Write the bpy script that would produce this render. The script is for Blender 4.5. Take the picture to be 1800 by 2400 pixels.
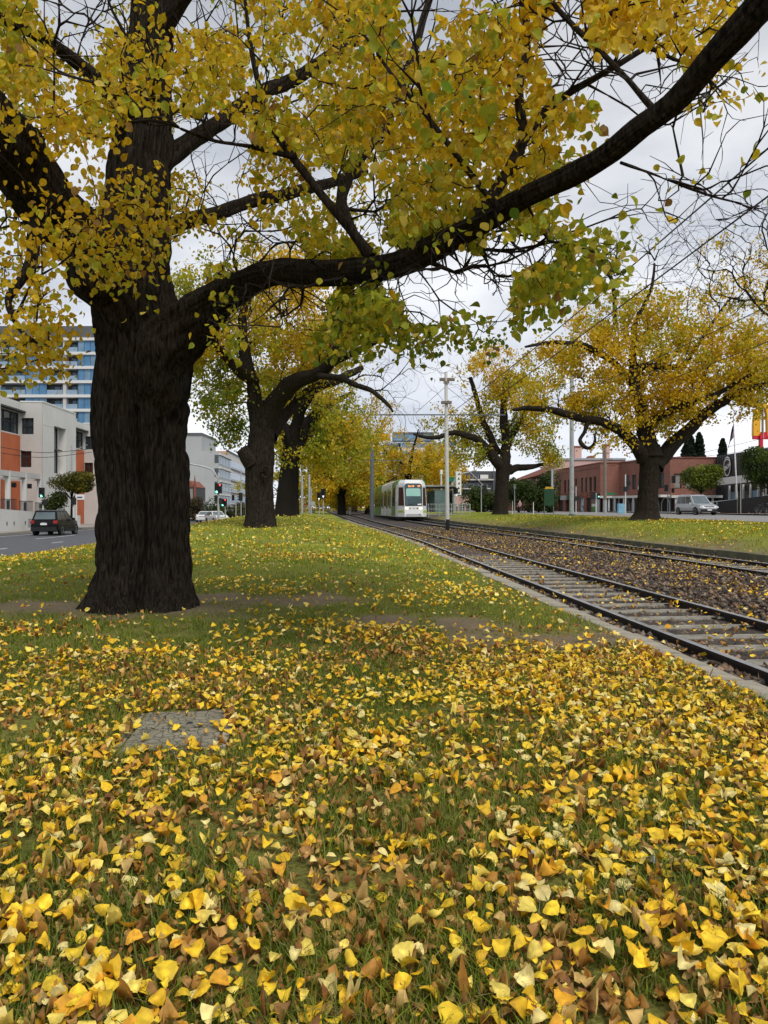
import bpy, math, random
import numpy as np
from mathutils import Vector, Matrix

for o in list(bpy.data.objects):
    bpy.data.objects.remove(o)
SC = bpy.context.scene
COL = SC.collection
rng = np.random.default_rng(11)
random.seed(5)

# ------------------------------------------------------------------ camera, sky, sun, exposure
F = 1733.3          # focal length in pixels of the 1800 x 2400 photograph
EYE = 1.33          # eye height over the near rails
HOR = 1194.0        # image row of the horizon
cam = bpy.data.cameras.new('camera')
cam.sensor_fit = 'VERTICAL'; cam.sensor_height = 36; cam.sensor_width = 27; cam.lens = 26
cam.shift_y = -6 / 2400
cam.clip_start = 0.05; cam.clip_end = 3000
camo = bpy.data.objects.new('camera', cam); COL.objects.link(camo)
camo.location = (0, 0, EYE); camo.rotation_euler = (math.pi / 2, 0, 0)
SC.camera = camo

SUN_EL, SUN_AZ = math.radians(52), math.radians(150)   # azimuth from +Y, clockwise: behind the camera, to the right
wd = bpy.data.worlds.new('World'); SC.world = wd; wd.use_nodes = True
nt = wd.node_tree; N = nt.nodes; L = nt.links
N.clear()
out = N.new('ShaderNodeOutputWorld')
sky = N.new('ShaderNodeTexSky'); sky.sky_type = 'NISHITA'; sky.sun_disc = False
sky.sun_elevation = SUN_EL; sky.sun_rotation = SUN_AZ
bg = N.new('ShaderNodeBackground'); bg.inputs[1].default_value = 0.13
bgc = N.new('ShaderNodeBackground'); bgc.inputs[1].default_value = 1.0
tc = N.new('ShaderNodeTexCoord')
mp = N.new('ShaderNodeMapping'); mp.inputs['Scale'].default_value = (1, 1, 2.2)
L.new(tc.outputs['Generated'], mp.inputs[0])
n1 = N.new('ShaderNodeTexNoise'); n1.inputs['Scale'].default_value = 2.6; n1.inputs['Detail'].default_value = 7
n1.inputs['Roughness'].default_value = .55
n2 = N.new('ShaderNodeTexNoise'); n2.inputs['Scale'].default_value = 1.7; n2.inputs['Detail'].default_value = 5
L.new(mp.outputs[0], n1.inputs['Vector']); L.new(mp.outputs[0], n2.inputs['Vector'])
r1 = N.new('ShaderNodeValToRGB')
r1.color_ramp.elements[0].position = .36; r1.color_ramp.elements[0].color = (.41, .445, .515, 1)
r1.color_ramp.elements[1].position = .72; r1.color_ramp.elements[1].color = (.81, .82, .84, 1)
L.new(n1.outputs['Fac'], r1.inputs[0])
# cloud deck: paler towards the horizon, heavier grey higher up, the same all round
sz_ = N.new('ShaderNodeSeparateXYZ'); L.new(tc.outputs['Generated'], sz_.inputs[0])
mz = N.new('ShaderNodeMapRange'); mz.inputs[1].default_value = .02; mz.inputs[2].default_value = .55; mz.inputs[3].default_value = 1.05; mz.inputs[4].default_value = .62
L.new(sz_.outputs[2], mz.inputs[0])
vm = N.new('ShaderNodeVectorMath'); vm.operation = 'SCALE'; L.new(r1.outputs[0], vm.inputs[0]); L.new(mz.outputs[0], vm.inputs['Scale']); L.new(vm.outputs[0], bgc.inputs[0])
r2 = N.new('ShaderNodeValToRGB')
r2.color_ramp.elements[0].position = .28; r2.color_ramp.elements[0].color = (.55, .55, .55, 1)
r2.color_ramp.elements[1].position = .48; r2.color_ramp.elements[1].color = (1, 1, 1, 1)
L.new(n2.outputs['Fac'], r2.inputs[0])
mx = N.new('ShaderNodeMixShader')
L.new(r2.outputs[0], mx.inputs[0]); L.new(sky.outputs[0], bg.inputs[0])
L.new(bg.outputs[0], mx.inputs[1]); L.new(bgc.outputs[0], mx.inputs[2]); L.new(mx.outputs[0], out.inputs[0])

sl = bpy.data.lights.new('sun', 'SUN'); sl.energy = 1.5; sl.angle = math.radians(25); sl.color = (1, .96, .88)
so = bpy.data.objects.new('sun', sl); COL.objects.link(so)
sd = Vector((math.sin(SUN_AZ) * math.cos(SUN_EL), math.cos(SUN_AZ) * math.cos(SUN_EL), math.sin(SUN_EL)))
so.rotation_euler = sd.to_track_quat('Z', 'Y').to_euler(); so.location = (0, -10, 30)

SC.view_settings.view_transform = 'Standard'; SC.view_settings.look = 'None'
SC.view_settings.exposure = 0.70; SC.view_settings.gamma = 1; SC.view_settings.use_curve_mapping = False
cy = SC.cycles
cy.max_bounces = 6; cy.diffuse_bounces = 3; cy.glossy_bounces = 2; cy.transmission_bounces = 4; cy.transparent_max_bounces = 6
cy.use_denoising = True; cy.caustics_reflective = False; cy.caustics_refractive = False
try:
    cy.denoiser = 'OPENIMAGEDENOISE'; cy.denoising_prefilter = 'ACCURATE'
except Exception:
    pass

# ------------------------------------------------------------------ helpers
SL = .0617                                   # the road runs a little to the left of the view axis
def P(px, py, D):
    """a point seen at pixel (px, py) of the photograph, D metres into the scene"""
    return np.array(((px - 900) / F * D, D, EYE + (HOR - py) / F * D))
def W(xp, d, z=0.):
    """road frame: xp metres right of the camera's road-parallel line, d metres ahead"""
    return np.array((xp - SL * d, d, z))
def interp(d, xs, ys): return np.interp(d, xs, ys)
def smooth(t):
    t = np.clip(t, 0, 1); return t * t * (3 - 2 * t)

def _hash(ix, iy, iz, seed):
    h = (ix.astype(np.int64) * 374761393 + iy.astype(np.int64) * 668265263 + iz.astype(np.int64) * 2147483647 + seed * 974634777) & 0xffffffff
    h = ((h ^ (h >> 13)) * 1274126177) & 0xffffffff
    return ((h ^ (h >> 16)) & 0xffff) / 65535.
def vnoise(x, y, z=None, seed=0):
    x = np.asarray(x, float); y = np.asarray(y, float)
    z = np.zeros_like(x) if z is None else np.asarray(z, float)
    xi, yi, zi = np.floor(x), np.floor(y), np.floor(z)
    fx, fy, fz = x - xi, y - yi, z - zi
    fx, fy, fz = (f * f * (3 - 2 * f) for f in (fx, fy, fz))
    r = 0
    for a in (0, 1):
        for b in (0, 1):
            for c in (0, 1):
                w = (fx if a else 1 - fx) * (fy if b else 1 - fy) * (fz if c else 1 - fz)
                r = r + w * _hash(xi + a, yi + b, zi + c, seed)
    return r
def fbm(x, y, z=None, seed=0, o=4):
    s, a, t = 0, 1., 0
    for k in range(o):
        s = s + a * vnoise(x * 2 ** k, y * 2 ** k, None if z is None else z * 2 ** k, seed + k); t += a; a *= .5
    return s / t

def tag(o, label=None, cat=None, group=None, kind=None):
    if label: o['label'] = label
    if cat: o['category'] = cat
    if group: o['group'] = group
    if kind: o['kind'] = kind
    return o
def thing(name, label, cat, loc=(0, 0, 0), rz=0., group=None):
    o = bpy.data.objects.new(name, None); COL.objects.link(o); o.empty_display_size = .2
    o.location = tuple(loc); o.rotation_euler = (0, 0, rz)
    return tag(o, label, cat, group)
def link(name, me, parent=None, loc=None, rz=None):
    o = bpy.data.objects.new(name, me); COL.objects.link(o)
    if parent is not None: o.parent = parent
    if loc is not None: o.location = tuple(loc)
    if rz is not None: o.rotation_euler = (0, 0, rz)
    return o
def copy_tree(o, parent=None):
    c = o.copy(); COL.objects.link(c)
    if parent is not None: c.parent = parent
    for ch in [x for x in bpy.data.objects if x.parent == o and x != c]:
        copy_tree(ch, c)
    return c

def np_mesh(name, V, FA, mats, smooth_=False, col=None, fm=None):
    """mesh from arrays: V (n,3); FA list of (m,k) index arrays"""
    me = bpy.data.meshes.new(name)
    V = np.ascontiguousarray(V, np.float32)
    me.vertices.add(len(V)); me.vertices.foreach_set('co', V.ravel())
    idx = np.concatenate([f.ravel() for f in FA]).astype(np.int32)
    tot = np.concatenate([np.full(len(f), f.shape[1], np.int32) for f in FA])
    st = np.concatenate([[0], np.cumsum(tot)[:-1]]).astype(np.int32)
    me.loops.add(len(idx)); me.loops.foreach_set('vertex_index', idx)
    me.polygons.add(len(tot)); me.polygons.foreach_set('loop_start', st)
    try: me.polygons.foreach_set('loop_total', tot)
    except Exception: pass
    if smooth_: me.polygons.foreach_set('use_smooth', np.ones(len(tot), bool))
    for m in (mats if isinstance(mats, (list, tuple)) else [mats]): me.materials.append(m)
    if fm is not None: me.polygons.foreach_set('material_index', np.asarray(fm, np.int32))
    if col is not None:
        c = np.ones((len(V), 4), np.float32); c[:, :3] = col
        a = me.color_attributes.new('Col', 'FLOAT_COLOR', 'POINT'); a.data.foreach_set('color', c.ravel())
    me.update(calc_edges=True); me.validate()
    return me

class MB:
    """collects simple shapes, builds them as ONE mesh object"""
    def __init__(s): s.v = []; s.f = []; s.m = []; s.mi = 0
    def add(s, vs, fs):
        b = len(s.v); s.v += [tuple(map(float, v)) for v in vs]
        for f in fs: s.f.append(tuple(b + i for i in f)); s.m.append(s.mi)
        return s
    def box(s, c, d, rz=0., tx=0., ty=0.):
        """c centre of the base, d (x,y,z); tx,ty shrink at the top"""
        x, y, z = d[0] / 2, d[1] / 2, d[2]; ca, sa = math.cos(rz), math.sin(rz)
        vs = []
        for k, (a, b) in enumerate(((x, y), (x - tx, y - ty))):
            for sx, sy in ((-1, -1), (1, -1), (1, 1), (-1, 1)):
                X, Y = sx * a, sy * b
                vs.append((c[0] + X * ca - Y * sa, c[1] + X * sa + Y * ca, c[2] + (z if k else 0)))
        return s.add(vs, [(3, 2, 1, 0), (4, 5, 6, 7), (0, 1, 5, 4), (1, 2, 6, 5), (2, 3, 7, 6), (3, 0, 4, 7)])
    def bar(s, p, q, w, h):
        """rectangular bar from p to q"""
        p, q = np.array(p, float), np.array(q, float); t = q - p; t /= np.linalg.norm(t)
        r = np.array((0, 0, 1.)) if abs(t[2]) < .95 else np.array((1., 0, 0))
        a = np.cross(t, r); a /= np.linalg.norm(a); b = np.cross(a, t)
        vs = [e + sx * a * w / 2 + sy * b * h / 2 for e in (p, q) for sx, sy in ((-1, -1), (1, -1), (1, 1), (-1, 1))]
        return s.add(vs, [(3, 2, 1, 0), (4, 5, 6, 7), (0, 1, 5, 4), (1, 2, 6, 5), (2, 3, 7, 6), (3, 0, 4, 7)])
    def quad(s, a, b, c, d): return s.add([a, b, c, d], [(0, 1, 2, 3)])
    def tube(s, pts, rad, n=8, cap=True):
        pts = np.array(pts, float); k = len(pts)
        rad = np.full(k, rad) if np.isscalar(rad) else np.array(rad, float)
        t = np.gradient(pts, axis=0); t /= np.linalg.norm(t, axis=1)[:, None] + 1e-9
        ref = np.array((0, 0, 1.)) if abs(t[:, 2]).mean() < .8 else np.array((0, 1., 0))
        a = np.cross(t, ref); a /= np.linalg.norm(a, axis=1)[:, None] + 1e-9; b = np.cross(a, t)
        th = np.arange(n) / n * 2 * math.pi
        vs = pts[:, None] + rad[:, None, None] * (np.cos(th)[None, :, None] * a[:, None] + np.sin(th)[None, :, None] * b[:, None])
        fs = [(i * n + j, i * n + (j + 1) % n, (i + 1) * n + (j + 1) % n, (i + 1) * n + j) for i in range(k - 1) for j in range(n)]
        if cap: fs += [tuple(range(n))[::-1], tuple((k - 1) * n + j for j in range(n))]
        return s.add(vs.reshape(-1, 3), fs)
    def prism(s, poly, axis, a, b):
        """polygon (list of 2D) extruded along axis 0/1/2 from a to b"""
        n = len(poly); vs = []
        for e in (a, b):
            for (u, w) in poly: vs.append([(e, u, w), (u, e, w), (u, w, e)][axis])
        return s.add(vs, [tuple(range(n)), tuple(range(2 * n - 1, n - 1, -1))] + [(i, i + n, (i + 1) % n + n, (i + 1) % n) for i in range(n)])
    def ring(s, c, r0, r1, n=24, axis=1, th=.02):
        vs = []; fs = []
        for k in range(n):
            a = 2 * math.pi * k / n
            for r in (r0, r1):
                for e in (-th / 2, th / 2):
                    u, w = r * math.cos(a), r * math.sin(a)
                    v = [(e, u, w), (u, e, w), (u, w, e)][axis]; vs.append((c[0] + v[0], c[1] + v[1], c[2] + v[2]))
        for k in range(n):
            i, j = 4 * k, 4 * ((k + 1) % n)
            fs += [(i, j, j + 1, i + 1), (i + 2, i + 3, j + 3, j + 2), (i, i + 2, j + 2, j), (i + 1, j + 1, j + 3, i + 3)]
        return s.add(vs, fs)
    def mesh(s, name, mat, smooth_=False):
        me = bpy.data.meshes.new(name); me.from_pydata(s.v, [], s.f)
        for m in (mat if isinstance(mat, (list, tuple)) else [mat]): me.materials.append(m)
        if isinstance(mat, (list, tuple)): me.polygons.foreach_set('material_index', s.m)
        if smooth_: me.polygons.foreach_set('use_smooth', [True] * len(me.polygons))
        me.update()
        import bmesh
        bm = bmesh.new(); bm.from_mesh(me); bmesh.ops.recalc_face_normals(bm, faces=bm.faces); bm.to_mesh(me); bm.free()
        return me
    def build(s, name, mat, parent=None, world=False, loc=None, rz=None, smooth_=False):
        if world and parent is not None:
            m = (Matrix.Translation(parent.location) @ parent.rotation_euler.to_matrix().to_4x4()).inverted()
            s.v = [tuple(m @ Vector(v)) for v in s.v]
        return link(name, s.mesh(name, mat, smooth_), parent, loc, rz)

# ------------------------------------------------------------------ materials
def mat(name, col, rough=.7, metal=0., var=.15, scale=6., bump=0., bscale=30., spec=.4, col2=None, stretch=(1, 1, 1)):
    m = bpy.data.materials.new(name); m.use_nodes = True
    t = m.node_tree; b = t.nodes['Principled BSDF']
    b.inputs['Roughness'].default_value = rough; b.inputs['Metallic'].default_value = metal
    b.inputs['Specular IOR Level'].default_value = spec
    c = np.array(col)
    lo, hi = (c * (1 - var), c * (1 + var)) if col2 is None else (c, np.array(col2))
    co = t.nodes.new('ShaderNodeTexCoord'); mpg = t.nodes.new('ShaderNodeMapping'); mpg.inputs['Scale'].default_value = stretch
    t.links.new(co.outputs['Object'], mpg.inputs[0])
    n = t.nodes.new('ShaderNodeTexNoise'); n.inputs['Scale'].default_value = scale; n.inputs['Detail'].default_value = 6
    t.links.new(mpg.outputs[0], n.inputs['Vector'])
    r = t.nodes.new('ShaderNodeValToRGB'); r.color_ramp.elements[0].position = .3; r.color_ramp.elements[1].position = .7
    r.color_ramp.elements[0].color = (*np.clip(lo, 0, 1), 1); r.color_ramp.elements[1].color = (*np.clip(hi, 0, 1), 1)
    t.links.new(n.outputs['Fac'], r.inputs[0]); t.links.new(r.outputs[0], b.inputs['Base Color'])
    if bump:
        n2 = t.nodes.new('ShaderNodeTexNoise'); n2.inputs['Scale'].default_value = bscale; n2.inputs['Detail'].default_value = 8
        t.links.new(mpg.outputs[0], n2.inputs['Vector'])
        bp = t.nodes.new('ShaderNodeBump'); bp.inputs['Strength'].default_value = bump; bp.inputs['Distance'].default_value = .02
        t.links.new(n2.outputs['Fac'], bp.inputs['Height']); t.links.new(bp.outputs[0], b.inputs['Normal'])
    return m
def leaf_mat(name, trans=.45, rough=.55, spec=.25):
    """colour of each leaf from its own colour attribute, light shines through it"""
    m = bpy.data.materials.new(name); m.use_nodes = True; t = m.node_tree
    b = t.nodes['Principled BSDF']; b.inputs['Roughness'].default_value = rough; b.inputs['Specular IOR Level'].default_value = spec
    a = t.nodes.new('ShaderNodeAttribute'); a.attribute_name = 'Col'
    co = t.nodes.new('ShaderNodeTexCoord'); n = t.nodes.new('ShaderNodeTexNoise'); n.inputs['Scale'].default_value = 45; n.inputs['Detail'].default_value = 3
    t.links.new(co.outputs['Object'], n.inputs['Vector'])
    mr = t.nodes.new('ShaderNodeMapRange'); mr.inputs[1].default_value = .3; mr.inputs[2].default_value = .7
    mr.inputs[3].default_value = .72; mr.inputs[4].default_value = 1.2
    t.links.new(n.outputs['Fac'], mr.inputs[0])
    mu = t.nodes.new('ShaderNodeVectorMath'); mu.operation = 'SCALE'
    t.links.new(a.outputs['Color'], mu.inputs[0]); t.links.new(mr.outputs[0], mu.inputs['Scale'])
    t.links.new(mu.outputs[0], b.inputs['Base Color'])
    if trans:
        tr = t.nodes.new('ShaderNodeBsdfTranslucent'); t.links.new(mu.outputs[0], tr.inputs[0])
        mxs = t.nodes.new('ShaderNodeMixShader'); mxs.inputs[0].default_value = trans
        t.links.new(b.outputs[0], mxs.inputs[1]); t.links.new(tr.outputs[0], mxs.inputs[2])
        t.links.new(mxs.outputs[0], t.nodes['Material Output'].inputs[0])
    return m
def glow(name, col, st):
    m = bpy.data.materials.new(name); m.use_nodes = True; b = m.node_tree.nodes['Principled BSDF']
    b.inputs['Base Color'].default_value = (*col, 1); b.inputs['Emission Color'].default_value = (*col, 1); b.inputs['Emission Strength'].default_value = st
    return m
def brick_mat(name, c1, c2, mortar, scale=1.):
    m = mat(name, c1, .85, var=.1); t = m.node_tree; b = t.nodes['Principled BSDF']
    co = t.nodes.new('ShaderNodeTexCoord'); sx = t.nodes.new('ShaderNodeSeparateXYZ'); t.links.new(co.outputs['Object'], sx.inputs[0])
    ad = t.nodes.new('ShaderNodeMath'); ad.operation = 'ADD'; t.links.new(sx.outputs[0], ad.inputs[0]); t.links.new(sx.outputs[1], ad.inputs[1])
    cx = t.nodes.new('ShaderNodeCombineXYZ'); t.links.new(ad.outputs[0], cx.inputs[0]); t.links.new(sx.outputs[2], cx.inputs[1])
    br = t.nodes.new('ShaderNodeTexBrick'); br.inputs['Scale'].default_value = 1.
    br.inputs['Brick Width'].default_value = .24 * scale; br.inputs['Row Height'].default_value = .086 * scale; br.inputs['Mortar Size'].default_value = .008
    br.inputs['Color1'].default_value = (*c1, 1); br.inputs['Color2'].default_value = (*c2, 1); br.inputs['Mortar'].default_value = (*mortar, 1)
    t.links.new(cx.outputs[0], br.inputs['Vector'])
    n = t.nodes.new('ShaderNodeTexNoise'); n.inputs['Scale'].default_value = .5; n.inputs['Detail'].default_value = 5
    t.links.new(co.outputs['Object'], n.inputs['Vector'])
    mr = t.nodes.new('ShaderNodeMapRange'); mr.inputs[3].default_value = .7; mr.inputs[4].default_value = 1.25; t.links.new(n.outputs['Fac'], mr.inputs[0])
    mu = t.nodes.new('ShaderNodeVectorMath'); mu.operation = 'SCALE'
    t.links.new(br.outputs['Color'], mu.inputs[0]); t.links.new(mr.outputs[0], mu.inputs['Scale']); t.links.new(mu.outputs[0], b.inputs['Base Color'])
    return m
M = {}
M['leaf'] = leaf_mat('elm leaf', .5)
M['litter'] = leaf_mat('fallen leaf', .12, .6, .3)
M['blade'] = leaf_mat('grass blade', .3, .55, .3)
M['shrub'] = leaf_mat('shrub leaf', .3, .5, .3)
M['bark'] = mat('elm bark', (.0035, .0028, .0022), .92, col2=(.048, .038, .028), scale=13, bump=1., bscale=30, spec=.10, stretch=(3, 3, .45))
M['twig'] = mat('twig bark', (.022, .017, .014), .85, var=.3, spec=.2)
M['bark2'] = mat('far elm bark', (.012, .0095, .0075), .9, var=.35, scale=6, bump=.6, bscale=14, stretch=(2, 2, .5), spec=.2)
M['soil'] = mat('soil', (.06, .045, .03), .95, var=.35, scale=9, bump=.5, bscale=40)
M['asphalt'] = mat('asphalt', (.085, .088, .098), .8, var=.16, scale=3, bump=.15, bscale=80)
M['asphalt2'] = mat('pale asphalt', (.24, .235, .225), .85, var=.08, scale=2, bump=.1, bscale=80)
M['concrete'] = mat('kerb concrete', (.33, .30, .24), .9, var=.28, scale=5, bump=.4, bscale=45)
M['bluestone'] = mat('mossy edging', (.085, .08, .06), .9, col2=(.14, .14, .07), scale=3, bump=.5, bscale=30)
M['sleeper'] = mat('concrete sleeper', (.24, .225, .19), .9, var=.4, scale=6, bump=.3, bscale=40)
M['rail'] = mat('rusty rail', (.022, .015, .012), .7, metal=.2, var=.4, scale=12, bump=.2)
M['railtop'] = mat('worn rail head', (.52, .52, .53), .34, metal=.85, var=.2, scale=5)
M['ballast'] = mat('ballast bed', (.055, .043, .036), .95, var=.45, scale=22, bump=.9, bscale=32)
M['paint'] = mat('road paint', (.72, .72, .70), .7, var=.12, scale=6)
M['path'] = mat('footpath', (.30, .27, .25), .9, var=.15, scale=2, bump=.1)
M['galv'] = mat('galvanised steel', (.42, .44, .45), .5, metal=.3, var=.12, scale=4)
M['palepole'] = mat('pale painted pole', (.62, .62, .61), .55, var=.08, scale=3)
M['black'] = mat('black paint', (.012, .012, .013), .5, var=.2)
M['darkpole'] = mat('dark grey pole', (.13, .15, .16), .5, metal=.2, var=.15)
M['wood'] = mat('weathered timber', (.20, .17, .14), .9, var=.3, scale=4, stretch=(4, 4, .5))
M['white'] = mat('white paint', (.78, .78, .77), .5, var=.05)
M['glass'] = mat('dark glass', (.03, .038, .045), .08, var=.3, scale=.6, spec=.8)
M['bglass'] = mat('blue glass', (.085, .21, .37), .3, var=.22, scale=.35, spec=.35)
M['bglass2'] = mat('pale blue glass', (.15, .26, .37), .3, var=.25, scale=.4, spec=.35)
M['frame'] = mat('dark window frame', (.03, .032, .035), .5)
M['rubber'] = mat('tyre rubber', (.014, .014, .015), .85)
M['alloy'] = mat('alloy rim', (.5, .5, .5), .35, metal=.7, var=.08)
# ------------------------------------------------------------------ terrain
def herm(d, d0, d1, y0, y1, m1):
    t = np.clip((d - d0) / (d1 - d0), 0, 1); h = d1 - d0
    y = y0 * (2 * t ** 3 - 3 * t ** 2 + 1) + y1 * (-2 * t ** 3 + 3 * t ** 2) + m1 * h * (t ** 3 - t ** 2)
    return y + np.maximum(d - d1, 0) * m1
def tl(d): return herm(d, 26, 64, 4.30, 1.85, -.045)      # left track centre line
def tr(d): return herm(d, 26, 64, 9.85, 6.25, -.045)      # right track centre line
def zt(d): return interp(d, [-10, 26, 36, 50, 62, 80, 110, 200], [0, 0, .07, .26, .44, .62, .9, 1.3])
def kl(d): return tl(d) - 1.33                            # kerb line left of the tracks (right edge of lawn)
def kr(d): return tr(d) + 1.72                            # edging right of the tracks
def zroadl(d): return interp(d, [-10, 60, 120, 200], [-.36, -.40, -.40, .2])
def zroadr(d): return interp(d, [-10, 30, 70, 120, 200], [.55, .66, .82, 1.0, 1.3])
XL, XR = -11.3, 18.9
def ridge(d): return interp(d, [-10, 4, 10, 18, 28, 40, 60, 90, 200], [.0, .03, .05, .33, .68, .93, .88, .85, 1.1])
def lawn_z(xp, d):
    zl = zroadl(d) + .10; zr = zt(d) - .005; r = ridge(d)
    a = smooth((xp - XL) / 6.5); b = smooth((kl(d) - xp) / 4.2)
    z = np.where(xp < -3, zl + (r - zl) * a, zr + (r - zr) * b)
    return z + .05 * (vnoise(xp * .6, d * .6, seed=3) - .5) * smooth((d - 1) / 6) + .025 * (vnoise(xp * 2.1, d * 2.1, seed=4) - .5)
def verge_z(xp, d):
    z0 = zt(d) + .07; z1 = zroadr(d) + .08
    t = (xp - kr(d)) / 3.6
    return z0 + (z1 - z0) * smooth(t * .92 + .08 * np.clip(t, 0, 1)) + .06 * (vnoise(xp * .7, d * .7, seed=8) - .5) * np.clip(t, 0, 1)
def bed_z(xp, d): return zt(d) - .115
def px_ground(px, py, h=1.28):
    D = F * h / (py - HOR); return (px - 900) / F * D, D
DIRT = [(*px_ground(330, 1425), 2.0, 1.0), (*px_ground(600, 1408), 1.9, .75), (*px_ground(980, 1450), 1.35, .62), (*px_ground(1290, 1490), 1.2, .45), (*px_ground(170, 1425), 1.0, .6)]
def dirt(X, d):
    m = np.zeros_like(X)
    for (x, y, rx, ry) in DIRT:
        m = np.maximum(m, np.clip(1.5 - np.sqrt(((X - x) / rx) ** 2 + ((d - y) / ry) ** 2) * 1.1, 0, 1))
    m = np.clip(m * 1.25 + (fbm(X * 2.2, d * 1.6, seed=21) - .62) * 2.2 * (m > 0), 0, 1)
    return smooth(m)

def grid(name, fx0, fx1, d, nx, zf, mat_, colf=None, label=None, extra=0.):
    d = np.asarray(d, float); t = np.linspace(0, 1, nx)
    x0 = fx0(d) if callable(fx0) else np.full_like(d, fx0); x1 = fx1(d) if callable(fx1) else np.full_like(d, fx1)
    xp = x0[:, None] + (x1 - x0)[:, None] * t[None]; dd = np.repeat(d[:, None], nx, 1)
    z = zf(xp, dd) + extra
    V = np.stack((xp - SL * dd, dd, z), -1).reshape(-1, 3)
    i = (np.arange(len(d) - 1)[:, None] * nx + np.arange(nx - 1)[None]).ravel()
    FA = np.stack((i, i + 1, i + nx + 1, i + nx), -1)
    c = colf(V[:, 0], dd.ravel(), xp.ravel()) if colf else None
    o = link(name, np_mesh(name, V, [FA], mat_, True, c))
    return tag(o, label, None, None, 'structure')

GREEN = np.array((.150, .190, .014)); GREEN2 = np.array((.27, .275, .036)); STRAW = np.array((.22, .19, .075)); EARTH = np.array((.20, .155, .095))
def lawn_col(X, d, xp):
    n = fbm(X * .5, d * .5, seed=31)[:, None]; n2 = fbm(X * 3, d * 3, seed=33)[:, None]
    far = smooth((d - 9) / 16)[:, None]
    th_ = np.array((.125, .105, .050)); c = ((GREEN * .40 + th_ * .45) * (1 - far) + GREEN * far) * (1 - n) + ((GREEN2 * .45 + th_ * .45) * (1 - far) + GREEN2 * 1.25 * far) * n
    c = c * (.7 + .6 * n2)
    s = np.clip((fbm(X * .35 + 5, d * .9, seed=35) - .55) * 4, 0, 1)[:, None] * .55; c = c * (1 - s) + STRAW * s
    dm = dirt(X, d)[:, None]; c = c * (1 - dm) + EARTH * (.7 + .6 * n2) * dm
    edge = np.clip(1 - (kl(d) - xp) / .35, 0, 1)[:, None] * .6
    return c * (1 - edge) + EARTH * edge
def verge_col(X, d, xp):
    t = np.clip((xp - kr(d)) / 2.2 + (fbm(X * .9, d * .9, seed=41) - .5) * .9, 0, 1)[:, None]
    n = fbm(X * 1.5, d * 1.5, seed=43)[:, None]
    c = GREEN * (1 - n) + GREEN2 * 1.2 * n
    return EARTH * (.6 + .7 * n) * (1 - t) + c * t
def attr_mat(name, rough=.95, bump=.6, bscale=60):
    m = bpy.data.materials.new(name); m.use_nodes = True; t = m.node_tree; b = t.nodes['Principled BSDF']
    b.inputs['Roughness'].default_value = rough; b.inputs['Specular IOR Level'].default_value = .15
    a = t.nodes.new('ShaderNodeAttribute'); a.attribute_name = 'Col'
    co = t.nodes.new('ShaderNodeTexCoord'); n = t.nodes.new('ShaderNodeTexNoise'); n.inputs['Scale'].default_value = bscale; n.inputs['Detail'].default_value = 6
    t.links.new(co.outputs['Object'], n.inputs['Vector'])
    mr = t.nodes.new('ShaderNodeMapRange'); mr.inputs[1].default_value = .3; mr.inputs[2].default_value = .7; mr.inputs[3].default_value = .55; mr.inputs[4].default_value = 1.4
    t.links.new(n.outputs['Fac'], mr.inputs[0])
    mu = t.nodes.new('ShaderNodeVectorMath'); mu.operation = 'SCALE'; t.links.new(a.outputs['Color'], mu.inputs[0]); t.links.new(mr.outputs[0], mu.inputs['Scale'])
    t.links.new(mu.outputs[0], b.inputs['Base Color'])
    bp = t.nodes.new('ShaderNodeBump'); bp.inputs['Strength'].default_value = bump; bp.inputs['Distance'].default_value = .03
    t.links.new(n.outputs['Fac'], bp.inputs['Height']); t.links.new(bp.outputs[0], b.inputs['Normal'])
    return m
M['lawn'] = attr_mat('lawn'); M['stone'] = attr_mat('crushed stone', .9, .3, 40)
dn = np.concatenate((np.arange(-4, 14, .16), np.arange(14, 45, .4), np.arange(45, 201, 2.)))
dm_ = np.concatenate((np.arange(-4, 60, .8), np.arange(60, 201, 4.)))
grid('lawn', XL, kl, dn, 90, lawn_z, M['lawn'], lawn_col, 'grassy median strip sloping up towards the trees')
grid('verge', kr, XR, dm_, 26, verge_z, M['lawn'], verge_col, 'grass bank with fallen leaves beyond the right-hand track')
grid('track_bed', lambda d: kl(d) - .05, lambda d: kr(d) + .05, dm_, 12, bed_z, M['ballast'], None, 'dark ballast bed under the tram tracks')
grid('road', -22.6, XL - .12, dm_, 6, lambda x, d: zroadl(d) + 0 * x, M['asphalt'], None, 'grey asphalt carriageway left of the median')
grid('side_road', XR + .12, 37., dm_, 6, lambda x, d: zroadr(d) + 0 * x, M['asphalt2'], None, 'pale carriageway beyond the right grass bank')
grid('footpath', -60., -22.75, dm_, 6, lambda x, d: zroadl(d) + .13 + 0 * x, M['path'], None, 'footpath in front of the concrete offices')
grid('pavement', 37.15, 75., dm_, 6, lambda x, d: zroadr(d) + .12 + 0 * x, M['path'], None, 'pavement in front of the brick building')
g = MB().quad((-1500, -200, -1.1), (1500, -200, -1.1), (1500, 2500, -1.1), (-1500, 2500, -1.1)).build('ground', M['soil']); tag(g, 'flat earth out to the horizon', None, None, 'structure')
# far cross street and rising park beyond the stop
gp = np.array([[-120, 200, .15], [120, 200, 1.1], [160, 900, 4], [-200, 900, 2]])
o = MB().quad(*gp).build('park_ground', M['soil']); tag(o, 'ground under the far trees', None, None, 'structure')

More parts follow.
